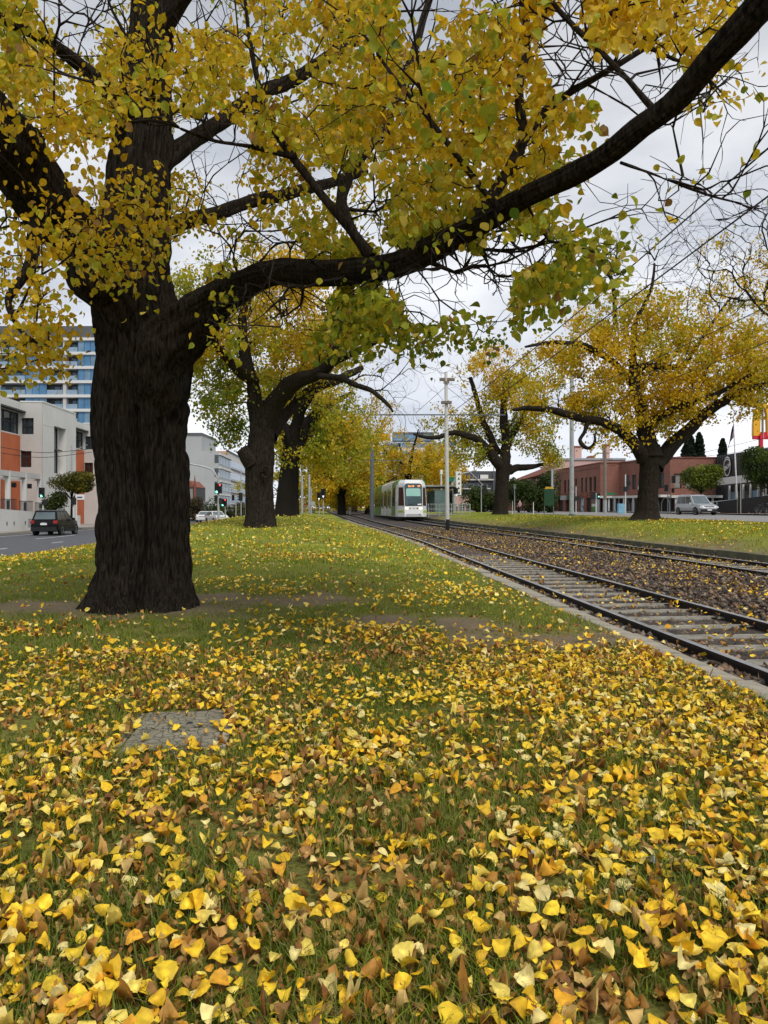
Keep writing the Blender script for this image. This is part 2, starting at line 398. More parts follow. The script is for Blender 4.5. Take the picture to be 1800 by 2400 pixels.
# kerb stones beside the left track, edging blocks beyond the right one, road kerbs
def stones(name, piece, fx, zf, d0, d1, ln, w, h, m, label):
    root = tag(thing(name, label, None), kind='structure'); cache = []
    for k in range(5):
        b = MB(); b.box((0, 0, -h), (w * (.94 + .1 * random.random()), ln - .025, h), tx=.012, ty=.01); me = b.mesh(piece, m); cache.append(me)
    d = d0; k = 0
    while d < d1:
        x = float(fx(d)); x2 = float(fx(d + ln)); p = W(x, d, 0); q = W(x2, d + ln, 0); c = (p + q) / 2
        o = link(piece, cache[k % 5], root, (c[0] + random.uniform(-.024, .024), c[1], zf(d + ln / 2) + random.uniform(-.02, .014)), math.atan2(-(q - p)[0], (q - p)[1]) + random.uniform(-.016, .016))
        d += ln; k += 1
    return root
stones('kerb', 'kerb_stone', lambda d: kl(d) + .12, lambda d: float(zt(d)) - .008, 3.6, 62, 1.1, .27, .35, M['concrete'], 'pale concrete kerb between the lawn and the left track')
stones('edging', 'edging_block', lambda d: kr(d) - .06, lambda d: float(zt(d)) + .11, 8, 66, 1.8, .2, .5, M['bluestone'], 'mossy concrete edging beyond the right track')
stones('road_kerb', 'kerb_stone', lambda d: XL - .05, lambda d: float(zroadl(d)) + .12, 18, 110, 2.5, .2, .3, M['bluestone'], 'dark kerb between the road and the lawn')
stones('far_kerb', 'kerb_stone', lambda d: -22.68, lambda d: float(zroadl(d)) + .14, 35, 110, 2.5, .2, .3, M['concrete'], 'kerb of the footpath by the concrete offices')
stones('verge_kerb', 'kerb_stone', lambda d: XR + .03, lambda d: float(zroadr(d)) + .11, 20, 110, 2.5, .2, .3, M['concrete'], 'kerb between the grass bank and the pale carriageway')
# lane markings: every dash a sheet just above the asphalt
lm = tag(thing('lane_markings', 'white lane dashes painted on the left road', None), kind='structure')
def dash(x, d, ln, w=.13):
    p, q = W(x, d), W(x, d + ln); z0, z1 = zroadl(d) + .006, zroadl(d + ln) + .006
    MB().quad((p[0] - w / 2, p[1], z0), (p[0] + w / 2, p[1], z0), (q[0] + w / 2, q[1], z1), (q[0] - w / 2, q[1], z1)).build('dash', M['paint'], lm)
for d in np.arange(24.5, 110, 6.6): dash(-14.6, d, 1.5)
for d in np.arange(31, 110, 12.): dash(-17.6, d, 6.5, .12)
dash(-21.1, 30, 90, .12)

# ------------------------------------------------------------------ tram tracks
RAILP = [(-.07, -.16), (.07, -.16), (.07, -.135), (.012, -.115), (.012, -.045), (.036, -.035), (.036, -.004), (.03, 0), (-.03, 0), (-.036, -.004), (-.036, -.035), (-.012, -.045), (-.012, -.115), (-.07, -.135)]
def rail(fx, off, root, label=None):
    d = np.concatenate((np.arange(2, 30, 2.), np.arange(30, 131, 3.))); b = MB(); n = len(RAILP)
    vs = []
    for e in d:
        p = W(float(fx(e)) + off, e, float(zt(e)))
        for (u, w) in RAILP: vs.append((p[0] + u, p[1], p[2] + w))
    b.v = vs
    for i in range(len(d) - 1):
        for j in range(n):
            b.f.append((i * n + j, i * n + (j + 1) % n, (i + 1) * n + (j + 1) % n, (i + 1) * n + j)); b.m.append(1 if 6 <= j <= 8 else 0)
    return b.build('rail', [M['rail'], M['railtop']], root)
slp = MB(); slp.box((0, 0, -.19), (2.0, .17, .055), tx=0, ty=.0); slp.box((0, 0, -.135), (2.0, .17, .02), tx=.03, ty=.02); slm = slp.mesh('sleeper', M['sleeper'])
clp = MB(); th = np.linspace(0, 4.2, 9)
clp.tube([(.05 + .05 * math.cos(a) + .01, .05 * math.sin(a), .012 + .004 * k) for k, a in enumerate(th)], .011, 5); clp.box((0, 0, -.02), (.12, .1, .03)); clm = clp.mesh('rail_clip', M['rail'])
def track(fx, label, d1, clips):
    root = thing('tram_track', label, 'tram track', group='tram tracks side by side')
    for s in (-1, 1): rail(fx, s * .7535, root)
    d = 4.2; k = 0
    while d < d1:
        z = float(zt(d)); p = W(float(fx(d)), d, z + .032 - .045 * float(smooth((d - 15) / 14)) + random.uniform(-.004, .006)); q = W(float(fx(d + .5)), d + .5)
        link('sleeper', slm, root, (p[0] + random.uniform(-.02, .02), p[1], p[2]), math.atan2(p[0] - q[0], q[1] - p[1]) + random.uniform(-.015, .015))
        if d < clips:
            for s in (-1, 1):
                for t in (-1, 1):
                    c = link('rail_clip', clm, root, W(float(fx(d)) + s * .7535 + t * .085, d, z - .105), 0 if t > 0 else math.pi)
        d += .685
    return root
track(tl, 'left-hand tram track with bare sleepers beside the lawn', 48, 17)
track(tr, 'right-hand tram track running to the tram, by the mossy edging', 48, 14)

# ballast stones, real stones between and around the sleepers
def scatter_stones(n, d0, d1, size, name):
    d = d0 + (d1 - d0) * rng.random(n) ** 1.5
    x = kl(d) + .3 + (kr(d) - kl(d) - .5) * rng.random(n)
    onrail = np.minimum.reduce([abs(x - (f(d) + s * .7535)) for f in (tl, tr) for s in (-1, 1)]) < .07
    d, x = d[~onrail], x[~onrail]; n = len(d)
    T = np.array([(1, 0, 0), (-1, 0, 0), (0, 1, 0), (0, -1, 0), (0, 0, 1), (0, 0, -1)], float)
    s = size * (.55 + .9 * rng.random(n)); V = T[None] * (s[:, None, None] * (.6 + .8 * rng.random((n, 6, 1))))
    V += rng.normal(0, .22, (n, 6, 3)) * s[:, None, None]
    V[..., 2] *= .75
    a = rng.random(n) * 6.28; ca, sa = np.cos(a)[:, None], np.sin(a)[:, None]
    V = np.stack((V[..., 0] * ca - V[..., 1] * sa, V[..., 0] * sa + V[..., 1] * ca, V[..., 2]), -1)
    between = np.minimum(abs(x - tl(d)), abs(x - tr(d))) < .72
    z = zt(d) - .115 + np.where(between, -.012, .015 + .03 * rng.random(n))
    V += np.stack((x - SL * d, d, z), -1)[:, None]
    Fc = np.array([(0, 2, 4), (2, 1, 4), (1, 3, 4), (3, 0, 4), (2, 0, 5), (1, 2, 5), (3, 1, 5), (0, 3, 5)])
    FA = (np.arange(n)[:, None, None] * 6 + Fc[None]).reshape(-1, 3)
    g = rng.random((n, 1)); base = np.array((.16, .128, .102)) * (.3 + 1.4 * g ** 1.4); br = rng.random((n, 1)) < .45
    c = np.where(br, base * np.array((1.25, 1.0, .85)), base)
    o = link(name, np_mesh(name, V.reshape(-1, 3), [FA], M['stone'], False, np.repeat(c, 6, 0)))
    tag(o, 'dark crushed stones filling the tram track bed', 'ballast', None, 'stuff')
scatter_stones(24000, 6, 44, .038, 'ballast')

# ------------------------------------------------------------------ concrete pit cover in the lawn
pit = thing('pit_cover', 'cracked grey concrete pit cover of two slabs sunk in the leafy lawn', 'pit cover', (*px_ground(418, 1700, 1.27), 0), .12)
M['pit'] = mat('cracked pit concrete', (.23, .21, .155), .95, var=.25, scale=5, bump=.4, bscale=50)
t = M['pit'].node_tree; b_ = t.nodes['Principled BSDF']
co = t.nodes.new('ShaderNodeTexCoord'); vo = t.nodes.new('ShaderNodeTexVoronoi'); vo.feature = 'DISTANCE_TO_EDGE'; vo.inputs['Scale'].default_value = 19
nz = t.nodes.new('ShaderNodeTexNoise'); nz.inputs['Scale'].default_value = 9
mxv = t.nodes.new('ShaderNodeMix'); mxv.data_type = 'VECTOR'; mxv.inputs[0].default_value = .1
t.links.new(co.outputs['Object'], mxv.inputs[4]); t.links.new(nz.outputs['Color'], mxv.inputs[5]); t.links.new(co.outputs['Object'], nz.inputs['Vector']); t.links.new(mxv.outputs[1], vo.inputs['Vector'])
rp = t.nodes.new('ShaderNodeValToRGB'); rp.color_ramp.elements[0].position = .012; rp.color_ramp.elements[0].color = (.62, .62, .58, 1); rp.color_ramp.elements[1].position = .06; rp.color_ramp.elements[1].color = (1, 1, 1, 1)
t.links.new(vo.outputs['Distance'], rp.inputs[0])
old = b_.inputs['Base Color'].links[0].from_socket
ml = t.nodes.new('ShaderNodeMix'); ml.data_type = 'RGBA'; ml.blend_type = 'MULTIPLY'; ml.inputs[0].default_value = 1
t.links.new(old, ml.inputs[6]); t.links.new(rp.outputs[0], ml.inputs[7]); t.links.new(ml.outputs[2], b_.inputs['Base Color'])
bp_ = t.nodes.new('ShaderNodeBump'); bp_.inputs['Distance'].default_value = .02; t.links.new(rp.outputs[0], bp_.inputs['Height']); t.links.new(bp_.outputs[0], b_.inputs['Normal'])
PX, PY = pit.location[0], pit.location[1]; pz = float(lawn_z(np.array(PX + SL * PY), np.array(PY))) + .012; pit.location[2] = pz
for s, y in ((0, -.20), (1, .20)):
    b = MB(); b.box((0, y, -.06), (.52, .385, .06), tx=.012, ty=.012)
    b.box((0, y + (.165 if not s else -.165), 0), (.48, .035, .008), tx=.004, ty=.004)
    b.box((-.225, y, 0), (.03, .33, .007), tx=.004, ty=.004)
    o = b.build('slab', M['pit'], pit)
    h = MB(); h.box((.05, y + (.09 if not s else -.09), .001), (.035, .03, .006), tx=.004, ty=.004); h.build('lifting_hole', M['black'], o)
b = MB()
for s in (-1, 1): b.box((s * .285, 0, -.07), (.04, .86, .065)); b.box((0, s * .425, -.07), (.53, .04, .065))
b.build('surround', M['concrete'], pit)
# ------------------------------------------------------------------ trees
def spline(pts, n):
    """Catmull-Rom through the rows of pts (any width), n samples per span"""
    p = np.array(pts, float); p = np.vstack((2 * p[0] - p[1], p, 2 * p[-1] - p[-2])); o = []
    for i in range(1, len(p) - 2):
        for t in np.linspace(0, 1, n, endpoint=False):
            o.append(.5 * (2 * p[i] + (p[i + 1] - p[i - 1]) * t + (2 * p[i - 1] - 5 * p[i] + 4 * p[i + 1] - p[i + 2]) * t * t + (3 * p[i] - p[i - 1] - 3 * p[i + 1] + p[i + 2]) * t ** 3))
    o.append(p[-2]); return np.array(o)
def limb_px(rows, n=5):
    """rows (px, py, D, width in px of the photograph) -> points and radii in metres"""
    a = np.array([(*P(r[0], r[1], r[2]), r[3] / 2 * r[2] / F) for r in rows]); s = spline(a, n)
    return s[:, :3], np.maximum(s[:, 3], .01)
def bark_tube(pts, rad, nth, nz, amp, fv=1.5, fa=6., seed=0, flare=0., name='trunk', lobes=0., groove=None, crook=0.):
    """tube with furrowed bark: ridges run along it, deep fissures between"""
    pts = np.array(pts, float); rad = np.array(rad, float)
    s = np.concatenate(([0], np.cumsum(np.linalg.norm(np.diff(pts, axis=0), axis=1)))); L_ = s[-1]
    u = np.linspace(0, L_, nz); C = np.stack([np.interp(u, s, pts[:, k]) for k in range(3)], -1); R = np.interp(u, s, rad)
    if nz > 12:
        k = np.ones(5) / 5
        for j in range(3): C[:, j] = np.convolve(np.pad(C[:, j], 2, 'edge'), k, 'valid')
    t = np.gradient(C, axis=0); t /= np.linalg.norm(t, axis=1)[:, None]
    a = np.zeros_like(C); a[0] = np.cross(t[0], (0, 1, .02)); a[0] /= np.linalg.norm(a[0])
    for i in range(1, nz):
        v = a[i - 1] - t[i] * a[i - 1].dot(t[i]); a[i] = v / np.linalg.norm(v)
    b = np.cross(t, a)
    th = np.arange(nth) / nth * 2 * np.pi
    cx, sx = np.cos(th)[None], np.sin(th)[None]; uu = u[:, None]
    rm = max(R.max() * .7, .05); K = fa
    X = cx * K * rm * 1.15 + 0 * uu; Y = sx * K * rm * 1.15 + 0 * uu; Z = uu * fv + 0 * cx
    wx = (vnoise(X * .45, Y * .45, Z * 1.3, seed + 5) - .5) * 1.5
    n1 = vnoise(X + wx, Y + wx, Z * .5, seed); n2 = vnoise(X * 2.0 + wx, Y * 2.0, Z * 1.5, seed + 1); n3 = vnoise(X * 4.5, Y * 4.5, Z * 3.2, seed + 2)
    ridge_ = np.abs(2 * n1 - 1) ** .6 * .55 + np.abs(2 * n2 - 1) ** .6 * .5
    disp = (ridge_ - ridge_.mean()) * amp * 2.5 + (n3 - .5) * amp * .8
    disp = disp * np.clip(R[:, None] / .42, .12, 1)
    kn = np.stack([vnoise(u * 1.1 + 9 * j, u * 0, seed=seed + 40 + j) + .5 * vnoise(u * 2.7 + 9 * j, u * 0, seed=seed + 44 + j) - .75 for j in range(3)], -1)
    C = C + kn * (R[:, None] * crook) * np.clip(u[:, None] * 1.5, 0, 1)
    big = (vnoise(cx * 1.3 + 0 * uu, sx * 1.3 + 0 * uu, uu * .55, seed + 9) - .5) * 2 * lobes
    rr = np.maximum(R - .95 * amp * np.clip(R / .42, .12, 1), R * .6)[:, None] * (1 + big) + disp
    if groove:
        for (g0, gd, gw, u0, u1) in groove:
            c_ = g0 + .10 * np.sin(uu * 2.1) + .25 * (vnoise(uu * 1.2, uu * 0 + 3., seed=seed + 30) - .5)
            rr = rr - gd * np.exp(-(((th[None] - c_ + np.pi) % (2 * np.pi) - np.pi) / gw) ** 2) * np.clip((uu - u0) * 3, 0, 1) * np.clip((u1 - uu) * 1.2, 0, 1)
    if flare:
        rootw = .55 + .9 * vnoise(cx * 2.2 + 7, sx * 2.2, 0 * cx, seed + 12)
        rr = rr + flare * rootw * np.exp(-uu / .28)
    V = C[:, None] + rr[..., None] * (cx[..., None] * a[:, None] + sx[..., None] * b[:, None])
    i = np.arange(nz - 1)[:, None] * nth; j = np.arange(nth)[None]; j2 = (j + 1) % nth
    FA = [np.stack(((i + j), (i + j2), (i + nth + j2), (i + nth + j)), -1).reshape(-1, 4)]
    V = V.reshape(-1, 3); V = np.vstack((V, C[-1] + t[-1] * .02)); top = len(V) - 1
    base = (nz - 1) * nth
    FA.append(np.stack((base + np.arange(nth), base + (np.arange(nth) + 1) % nth, np.full(nth, top)), -1))
    return V, FA

class Skel:
    """branch skeleton: main limbs given, every spray of leaves joins the nearest branch"""
    def __init__(s, limbs, root):
        P_, D_, R_, PL = [], [], [], []
        for pts, rad in limbs:
            t = np.gradient(pts, axis=0); t /= np.linalg.norm(t, axis=1)[:, None]
            P_.append(pts); D_.append(t); R_.append(rad); PL.append(np.linalg.norm(pts - root, axis=1))
        s.p = np.vstack(P_); s.d = np.vstack(D_); s.r0 = np.concatenate(R_); s.pl = np.concatenate(PL); s.n0 = len(s.p)
    def grow(s, att, bf=.22, step=.45, jit=.1, rt=.0045, ex=.44, up=.06):
        n0 = s.n0; cap = n0 + len(att) * 30
        p = np.zeros((cap, 3)); d = np.zeros((cap, 3)); pl = np.zeros(cap); par = np.full(cap, -1)
        p[:n0] = s.p; d[:n0] = s.d; pl[:n0] = s.pl; n = n0
        order = np.argsort([np.min(np.linalg.norm(s.p - a, axis=1)) + .4 * random.random() for a in att])
        paths = []; tips = []
        for k in order:
            a = att[k]; dv = a - p[:n]; dist = np.linalg.norm(dv, axis=1)
            al = (dv * d[:n]).sum(1) / (dist + 1e-6)
            i = int(np.argmin(dist * (1.25 - .3 * al) + bf * pl[:n])); Ld = dist[i]
            m = max(2, int(Ld / step) + 1)
            if n + m >= cap: break
            c = p[i] + d[i] * Ld * .38 + np.array((0, 0, up * Ld)) + rng.normal(0, jit * .5, 3) * Ld
            t = np.linspace(0, 1, m + 1)[1:, None]
            q = (1 - t) ** 2 * p[i] + 2 * t * (1 - t) * c + t * t * a
            q[:-1] += rng.normal(0, jit * .3, (m - 1, 3)) * min(Ld, 1.2)
            ids = np.arange(n, n + m); p[ids] = q
            pv = np.vstack((p[i], q)); tt = np.diff(pv, axis=0); tt /= np.linalg.norm(tt, axis=1)[:, None] + 1e-9
            d[ids] = tt; pl[ids] = pl[i] + np.cumsum(np.linalg.norm(np.diff(pv, axis=0), axis=1))
            par[ids] = np.concatenate(([i], ids[:-1])); paths.append((i, ids)); tips.append((a, tt[-1])); n += m
        cnt = np.zeros(n); 
        for _, ids in paths: cnt[ids[-1]] += 1
        for j in range(n - 1, n0 - 1, -1): cnt[par[j]] += cnt[j]
        s.r = np.concatenate((s.r0, rt * np.maximum(cnt[n0:n], 1) ** ex)); s.P = p[:n]; s.paths = paths
        s.tips = (np.array([t[0] for t in tips]), np.array([t[1] for t in tips]))
        return s
    def tubes(s, minr=0., thin=3):
        V = []; FA = []; b = 0
        for i, ids in s.paths:
            pts = np.vstack((s.P[i], s.P[ids])); r = np.concatenate(([min(s.r[i] * .9, s.r[ids[0]] * 1.25)], s.r[ids]))
            if r.max() < minr: continue
            r[-1] *= .6
            n = 8 if r[0] > .06 else (5 if r[0] > .02 else thin)
            t = np.gradient(pts, axis=0); t /= np.linalg.norm(t, axis=1)[:, None] + 1e-9
            ref = np.array((.13, .31, .94)); a = np.cross(t, ref); a /= np.linalg.norm(a, axis=1)[:, None] + 1e-6; bb = np.cross(a, t)
            th = np.arange(n) / n * 6.2832
            v = pts[:, None] + r[:, None, None] * (np.cos(th)[None, :, None] * a[:, None] + np.sin(th)[None, :, None] * bb[:, None])
            V.append(v.reshape(-1, 3)); k = len(pts)
            ii = b + np.arange(k - 1)[:, None] * n; j = np.arange(n)[None]; j2 = (j + 1) % n
            FA.append(np.stack((ii + j, ii + j2, ii + n + j2, ii + n + j), -1).reshape(-1, 4)); b += k * n
        return np.vstack(V), [np.vstack(FA)]

T9 = np.array([(0, 0, 0), (.30, .20, .06), (.43, .45, .10), (.30, .78, .07), (0, 1.06, -.04), (-.30, .78, .07), (-.43, .45, .10), (-.30, .20, .06), (0, .5, 0)])
F9 = np.array([(0, 1, 2, 8), (8, 2, 3, 4), (8, 4, 5, 6), (0, 8, 6, 7)])
_h = [(.17, .06), (.34, .19), (.43, .37), (.42, .55), (.31, .75), (.15, .92), (.05, 1.02)]
T18 = np.array([(0, 0, 0), *[(x, y, .10 * (x / .43)) for x, y in _h], (0, 1.14, -.05), *[(-x, y, .10 * (x / .43)) for x, y in _h[::-1]], (0, .35, -.01), (0, .72, -.01)])
F18 = np.array([(0, 1, 2, 3, 4, 17 - 0, 16, 0)[:7], (17, 4, 5, 6, 7, 8, 17)[:6] + (17,)])[:0] if False else None
FR = [np.array([(0, 1, 2, 3, 16)]), np.array([(16, 3, 4, 5, 17)]), np.array([(17, 5, 6, 7, 8)]), np.array([(0, 16, 13, 14, 15)]), np.array([(16, 17, 11, 12, 13)]), np.array([(17, 8, 9, 10, 11)])]
F18 = np.vstack(FR)
T4 = np.array([(0, 0, 0), (.42, .48, .12), (0, 1., 0), (-.42, .48, .12)]); F4 = np.array([(0, 1, 2), (0, 2, 3)])
def unit(v): return v / (np.linalg.norm(v, axis=-1, keepdims=True) + 1e-9)
def leaf_frames(n, droop=.9, spread=.75):
    A = unit(rng.normal(0, spread, (n, 3)) + np.array((0, 0, -droop))); Nn = rng.normal(0, 1, (n, 3)) + np.array((0, 0, .5))
    X = unit(np.cross(A, Nn)); Z = np.cross(X, A); return X, A, Z
def leaf_mesh(name, pos, size, cols, T, Fc, m, fr=None, curl=.25):
    n = len(pos); X, A, Z = fr if fr is not None else leaf_frames(n)
    Tn = np.repeat(T[None], n, 0).copy()
    cu = rng.normal(0, curl, (n, 1)); Tn[..., 2] += cu * (Tn[..., 1] - .2) ** 2 + rng.normal(.1, .25, (n, 1)) * Tn[..., 0] ** 2 * 2
    Tn[..., 0] *= (.85 + .3 * rng.random((n, 1)))
    V = pos[:, None] + size[:, None, None] * (Tn[..., :1] * X[:, None] + Tn[..., 1:2] * A[:, None] + Tn[..., 2:] * Z[:, None])
    FA = (np.arange(n)[:, None, None] * len(T) + Fc[None]).reshape(-1, Fc.shape[1])
    return np_mesh(name, V.reshape(-1, 3), [FA], m, False, np.repeat(cols, len(T), 0))
YEL = np.array((.82, .56, .020)); GOLD = np.array((.76, .455, .016)); LIME = np.array((.42, .44, .03)); GRN = np.array((.13, .22, .02)); PALE = np.array((.80, .62, .12)); BRN = np.array((.36, .20, .05))
def tree_cols(pos, green, seed, jit=1.):
    """green: 0..1 per leaf; patches of golden, yellow, lime and green leaves"""
    n = len(pos); g = fbm(pos[:, 0] * .55 * jit, pos[:, 1] * .55 * jit, pos[:, 2] * .55 * jit, seed=seed, o=3)
    v = np.clip(green + (g - .5) * 1.5 + rng.normal(0, .17, n), 0, 1)[:, None]
    w = rng.random((n, 1)); base = YEL * (1 - w) + GOLD * w
    c = np.where(v < .5, base * (1 - v * 2) + LIME * v * 2, LIME * (2 - 2 * v) + GRN * (2 * v - 1))
    pk = rng.random((n, 1)); c = np.where(pk < .07, PALE, c); c = np.where(pk > .982, BRN, c)
    return c * (.75 + .4 * rng.random((n, 1)))
def blob(c, r, n, hollow=.25, flat=0.):
    """n points in an uneven ellipsoid, more of them near its skin"""
    v = unit(rng.normal(0, 1, (n, 3))); q = (hollow + (1 - hollow) * rng.random((n, 1)) ** .5)
    lump = .75 + .5 * fbm(v[:, 0] * 2 + c[0], v[:, 1] * 2, v[:, 2] * 2, seed=17, o=2)[:, None]
    p = v * q * lump * np.array(r); 
    if flat: p[:, 2] = np.maximum(p[:, 2], -flat * r[2])
    return p + np.array(c)

def open_crown(lims, fac, thr, sc, seed):
    def f(p):
        px = 900 + p[:, 0] / p[:, 1] * F; py = HOR - (p[:, 2] - EYE) / p[:, 1] * F; thin = np.zeros(len(p))
        for pts, rad in lims:
            lx = 900 + pts[:, 0] / pts[:, 1] * F; ly = HOR - (pts[:, 2] - EYE) / pts[:, 1] * F; lr = rad / pts[:, 1] * F
            dd = np.hypot(px[:, None] - lx[None], py[:, None] - ly[None]); j = dd.argmin(1)
            thin = np.maximum(thin, ((dd[np.arange(len(p)), j] < lr[j] * 1.2 + 5) & (p[:, 1] < pts[j, 1] + .2)) * fac)
        return (rng.random(len(p)) > thin) & (fbm(p[:, 0] * sc, p[:, 1] * sc, p[:, 2] * sc * 1.25, seed=seed, o=3) > thr)
    return f
def make_tree(label, base, trunk, limbs, att, leaves, lsize, green=.2, seed=1, spray=.4, barkmat='bark2', tmpl=(T4, F4), amp=.02, res=(40, 60), flare=.25,
              bare=None, group=None, leaf_name='foliage', name='elm_tree', rt=.006, step=.6, lobes=.06, bf=.22, keep=None, gfun=None, fa=6., fv=1.5, limbres=(20, 40), jit=.1, groove=None):
    root = thing(name, label, 'tree', base, 0, group); b3 = np.array(base, float)
    V, FA = bark_tube(trunk[0], trunk[1], res[0], res[1], amp, fv, fa, seed, flare, lobes=lobes, groove=groove)
    link('trunk', np_mesh('trunk', V - b3, FA, M[barkmat], True), root)
    for k, (pts, rad) in enumerate(limbs):
        lr_ = (limbres[0], limbres[1]) if rad.max() > .12 else (max(10, limbres[0] // 4), max(14, limbres[1] // 3))
        V, FA = bark_tube(pts, rad, lr_[0], lr_[1], amp * .9, fv, fa, seed + 20 + k, 0, lobes=lobes * 1.8, crook=.55)
        link('limb', np_mesh('limb', V - b3, FA, M[barkmat], True), root)
    seeds = [(p[1:], r[1:]) for p, r in limbs] if limbs else [(trunk[0][-3:], trunk[1][-3:])]
    if limbs: seeds.append((trunk[0][-3:], trunk[1][-3:]))
    allatt = att if bare is None else np.vstack((att, bare))
    sk = Skel(seeds, b3).grow(allatt, bf=bf, rt=rt, step=step, jit=jit)
    V, FA = sk.tubes()
    tag(link('branches', np_mesh('branches', V - b3, FA, M['twig'] if barkmat == 'bark' else M[barkmat], False), root), None, None, None, 'stuff')
    tp, td = sk.tips
    if bare is not None:
        kb = np.array([np.min(np.abs(att - t).sum(1)) < 1e-6 for t in tp]); tp, td = tp[kb], td[kb]
    pos, fr = None, None
    if leaves:
        k = rng.integers(0, len(tp), leaves)
        back = rng.random((leaves, 1)) ** 1.3 * spray * 2.0
        pos = tp[k] - td[k] * back + rng.normal(0, spray * .42, (leaves, 3)) - np.array((0, 0, spray * .2))
        if keep is not None:
            kp = keep(pos); pos = pos[kp]
        n = len(pos); g = np.full(n, green) if gfun is None else gfun(pos)
        cols = tree_cols(pos, g, seed + 3); sz = lsize * (.6 + .7 * rng.random(n)); fr = leaf_frames(n)
        if tmpl is None: return root, (pos, sz, cols, fr), sk
        o = link(leaf_name, leaf_mesh(leaf_name, pos - b3, sz, cols, *tmpl, M['leaf'], fr), root); tag(o, None, None, None, 'stuff')
    return root, pos, sk

def auto_trunk(base, r, h, lean=(0, 0)):
    b = np.array(base, float); z = np.linspace(-.2, h, 8)
    pts = np.stack((b[0] + lean[0] * np.clip(z / h, 0, 1) ** 1.5 + .06 * np.sin(z * 1.3), b[1] + lean[1] * np.clip(z / h, 0, 1) ** 1.5, b[2] + z), -1)
    return pts, r * (1.05 - .22 * z / h)
def auto_limbs(top, r, n, reach, rise, seed):
    rs = np.random.default_rng(seed); out_ = []
    for k in range(n):
        a = 6.283 * (k + .5 * rs.random()) / n; rr = reach * (.7 + .5 * rs.random()); zz = rise * (.5 + .8 * rs.random())
        d = np.array((math.cos(a), math.sin(a), 0))
        q = [np.array(top) - np.array((0, 0, .5)), np.array(top) + d * rr * .22 + np.array((0, 0, zz * .35)), np.array(top) + d * rr * .6 + np.array((0, 0, zz * .7)) + rs.normal(0, .25, 3), np.array(top) + d * rr + np.array((0, 0, zz)) + rs.normal(0, .3, 3)]
        s = spline([(*p, w) for p, w in zip(q, (r * .62, r * .5, r * .32, r * .14))], 5); out_.append((s[:, :3], s[:, 3]))
    return out_
ROWL, ROWR = 'elms along the left side of the median', 'elms on the grass bank right of the tracks'

# --- the nearest elm: huge furrowed trunk, a limb that sweeps over the lawn towards the right
def gz(X, d): return float(lawn_z(np.array(X + SL * d), np.array(d)))
bx, by = px_ground(333, 1412)[0], 9.75
base1 = np.array((bx, by, gz(bx, by)))
tr1 = [(336, 1440, 9.75, 244), (337, 1400, 9.75, 228), (338, 1340, 9.75, 218), (338, 1250, 9.75, 214), (337, 1150, 9.75, 212), (331, 1060, 9.75, 218), (330, 980, 9.75, 226), (334, 900, 9.75, 228), (338, 820, 9.75, 226), (322, 740, 9.75, 212), (310, 660, 9.75, 196), (310, 560, 9.8, 178), (322, 440, 9.85, 158), (334, 320, 9.9, 140), (346, 200, 9.9, 120), (356, 80, 9.9, 108), (362, -60, 9.9, 98), (372, -260, 9.9, 80)]
trunk1 = limb_px(tr1, 4)
limbA = limb_px([(345, 960, 9.6, 130), (395, 870, 9.5, 150), (440, 795, 9.35, 142), (486, 728, 9.1, 104), (560, 664, 8.6, 74), (652, 632, 8.1, 64), (756, 640, 7.6, 66), (832, 633, 7.2, 66), (945, 613, 6.7, 64), (1020, 576, 6.3, 66), (1115, 529, 5.9, 56), (1172, 502, 5.65, 58), (1247, 454, 5.35, 54), (1323, 427, 5.1, 56), (1399, 386, 4.85, 55), (1493, 312, 4.55, 60), (1569, 272, 4.35, 58), (1625, 208, 4.2, 64), (1701, 115, 4.0, 68), (1777, 52, 3.85, 80), (1850, -60, 3.7, 84)], 4)
limbC = limb_px([(320, 760, 9.6, 180), (255, 665, 9.3, 170), (190, 575, 9.0, 150), (110, 470, 8.5, 150), (20, 360, 8.0, 165), (-90, 270, 7.6, 170), (-240, 200, 7.2, 160)], 4)
br = lambda rows: limb_px(rows, 4)
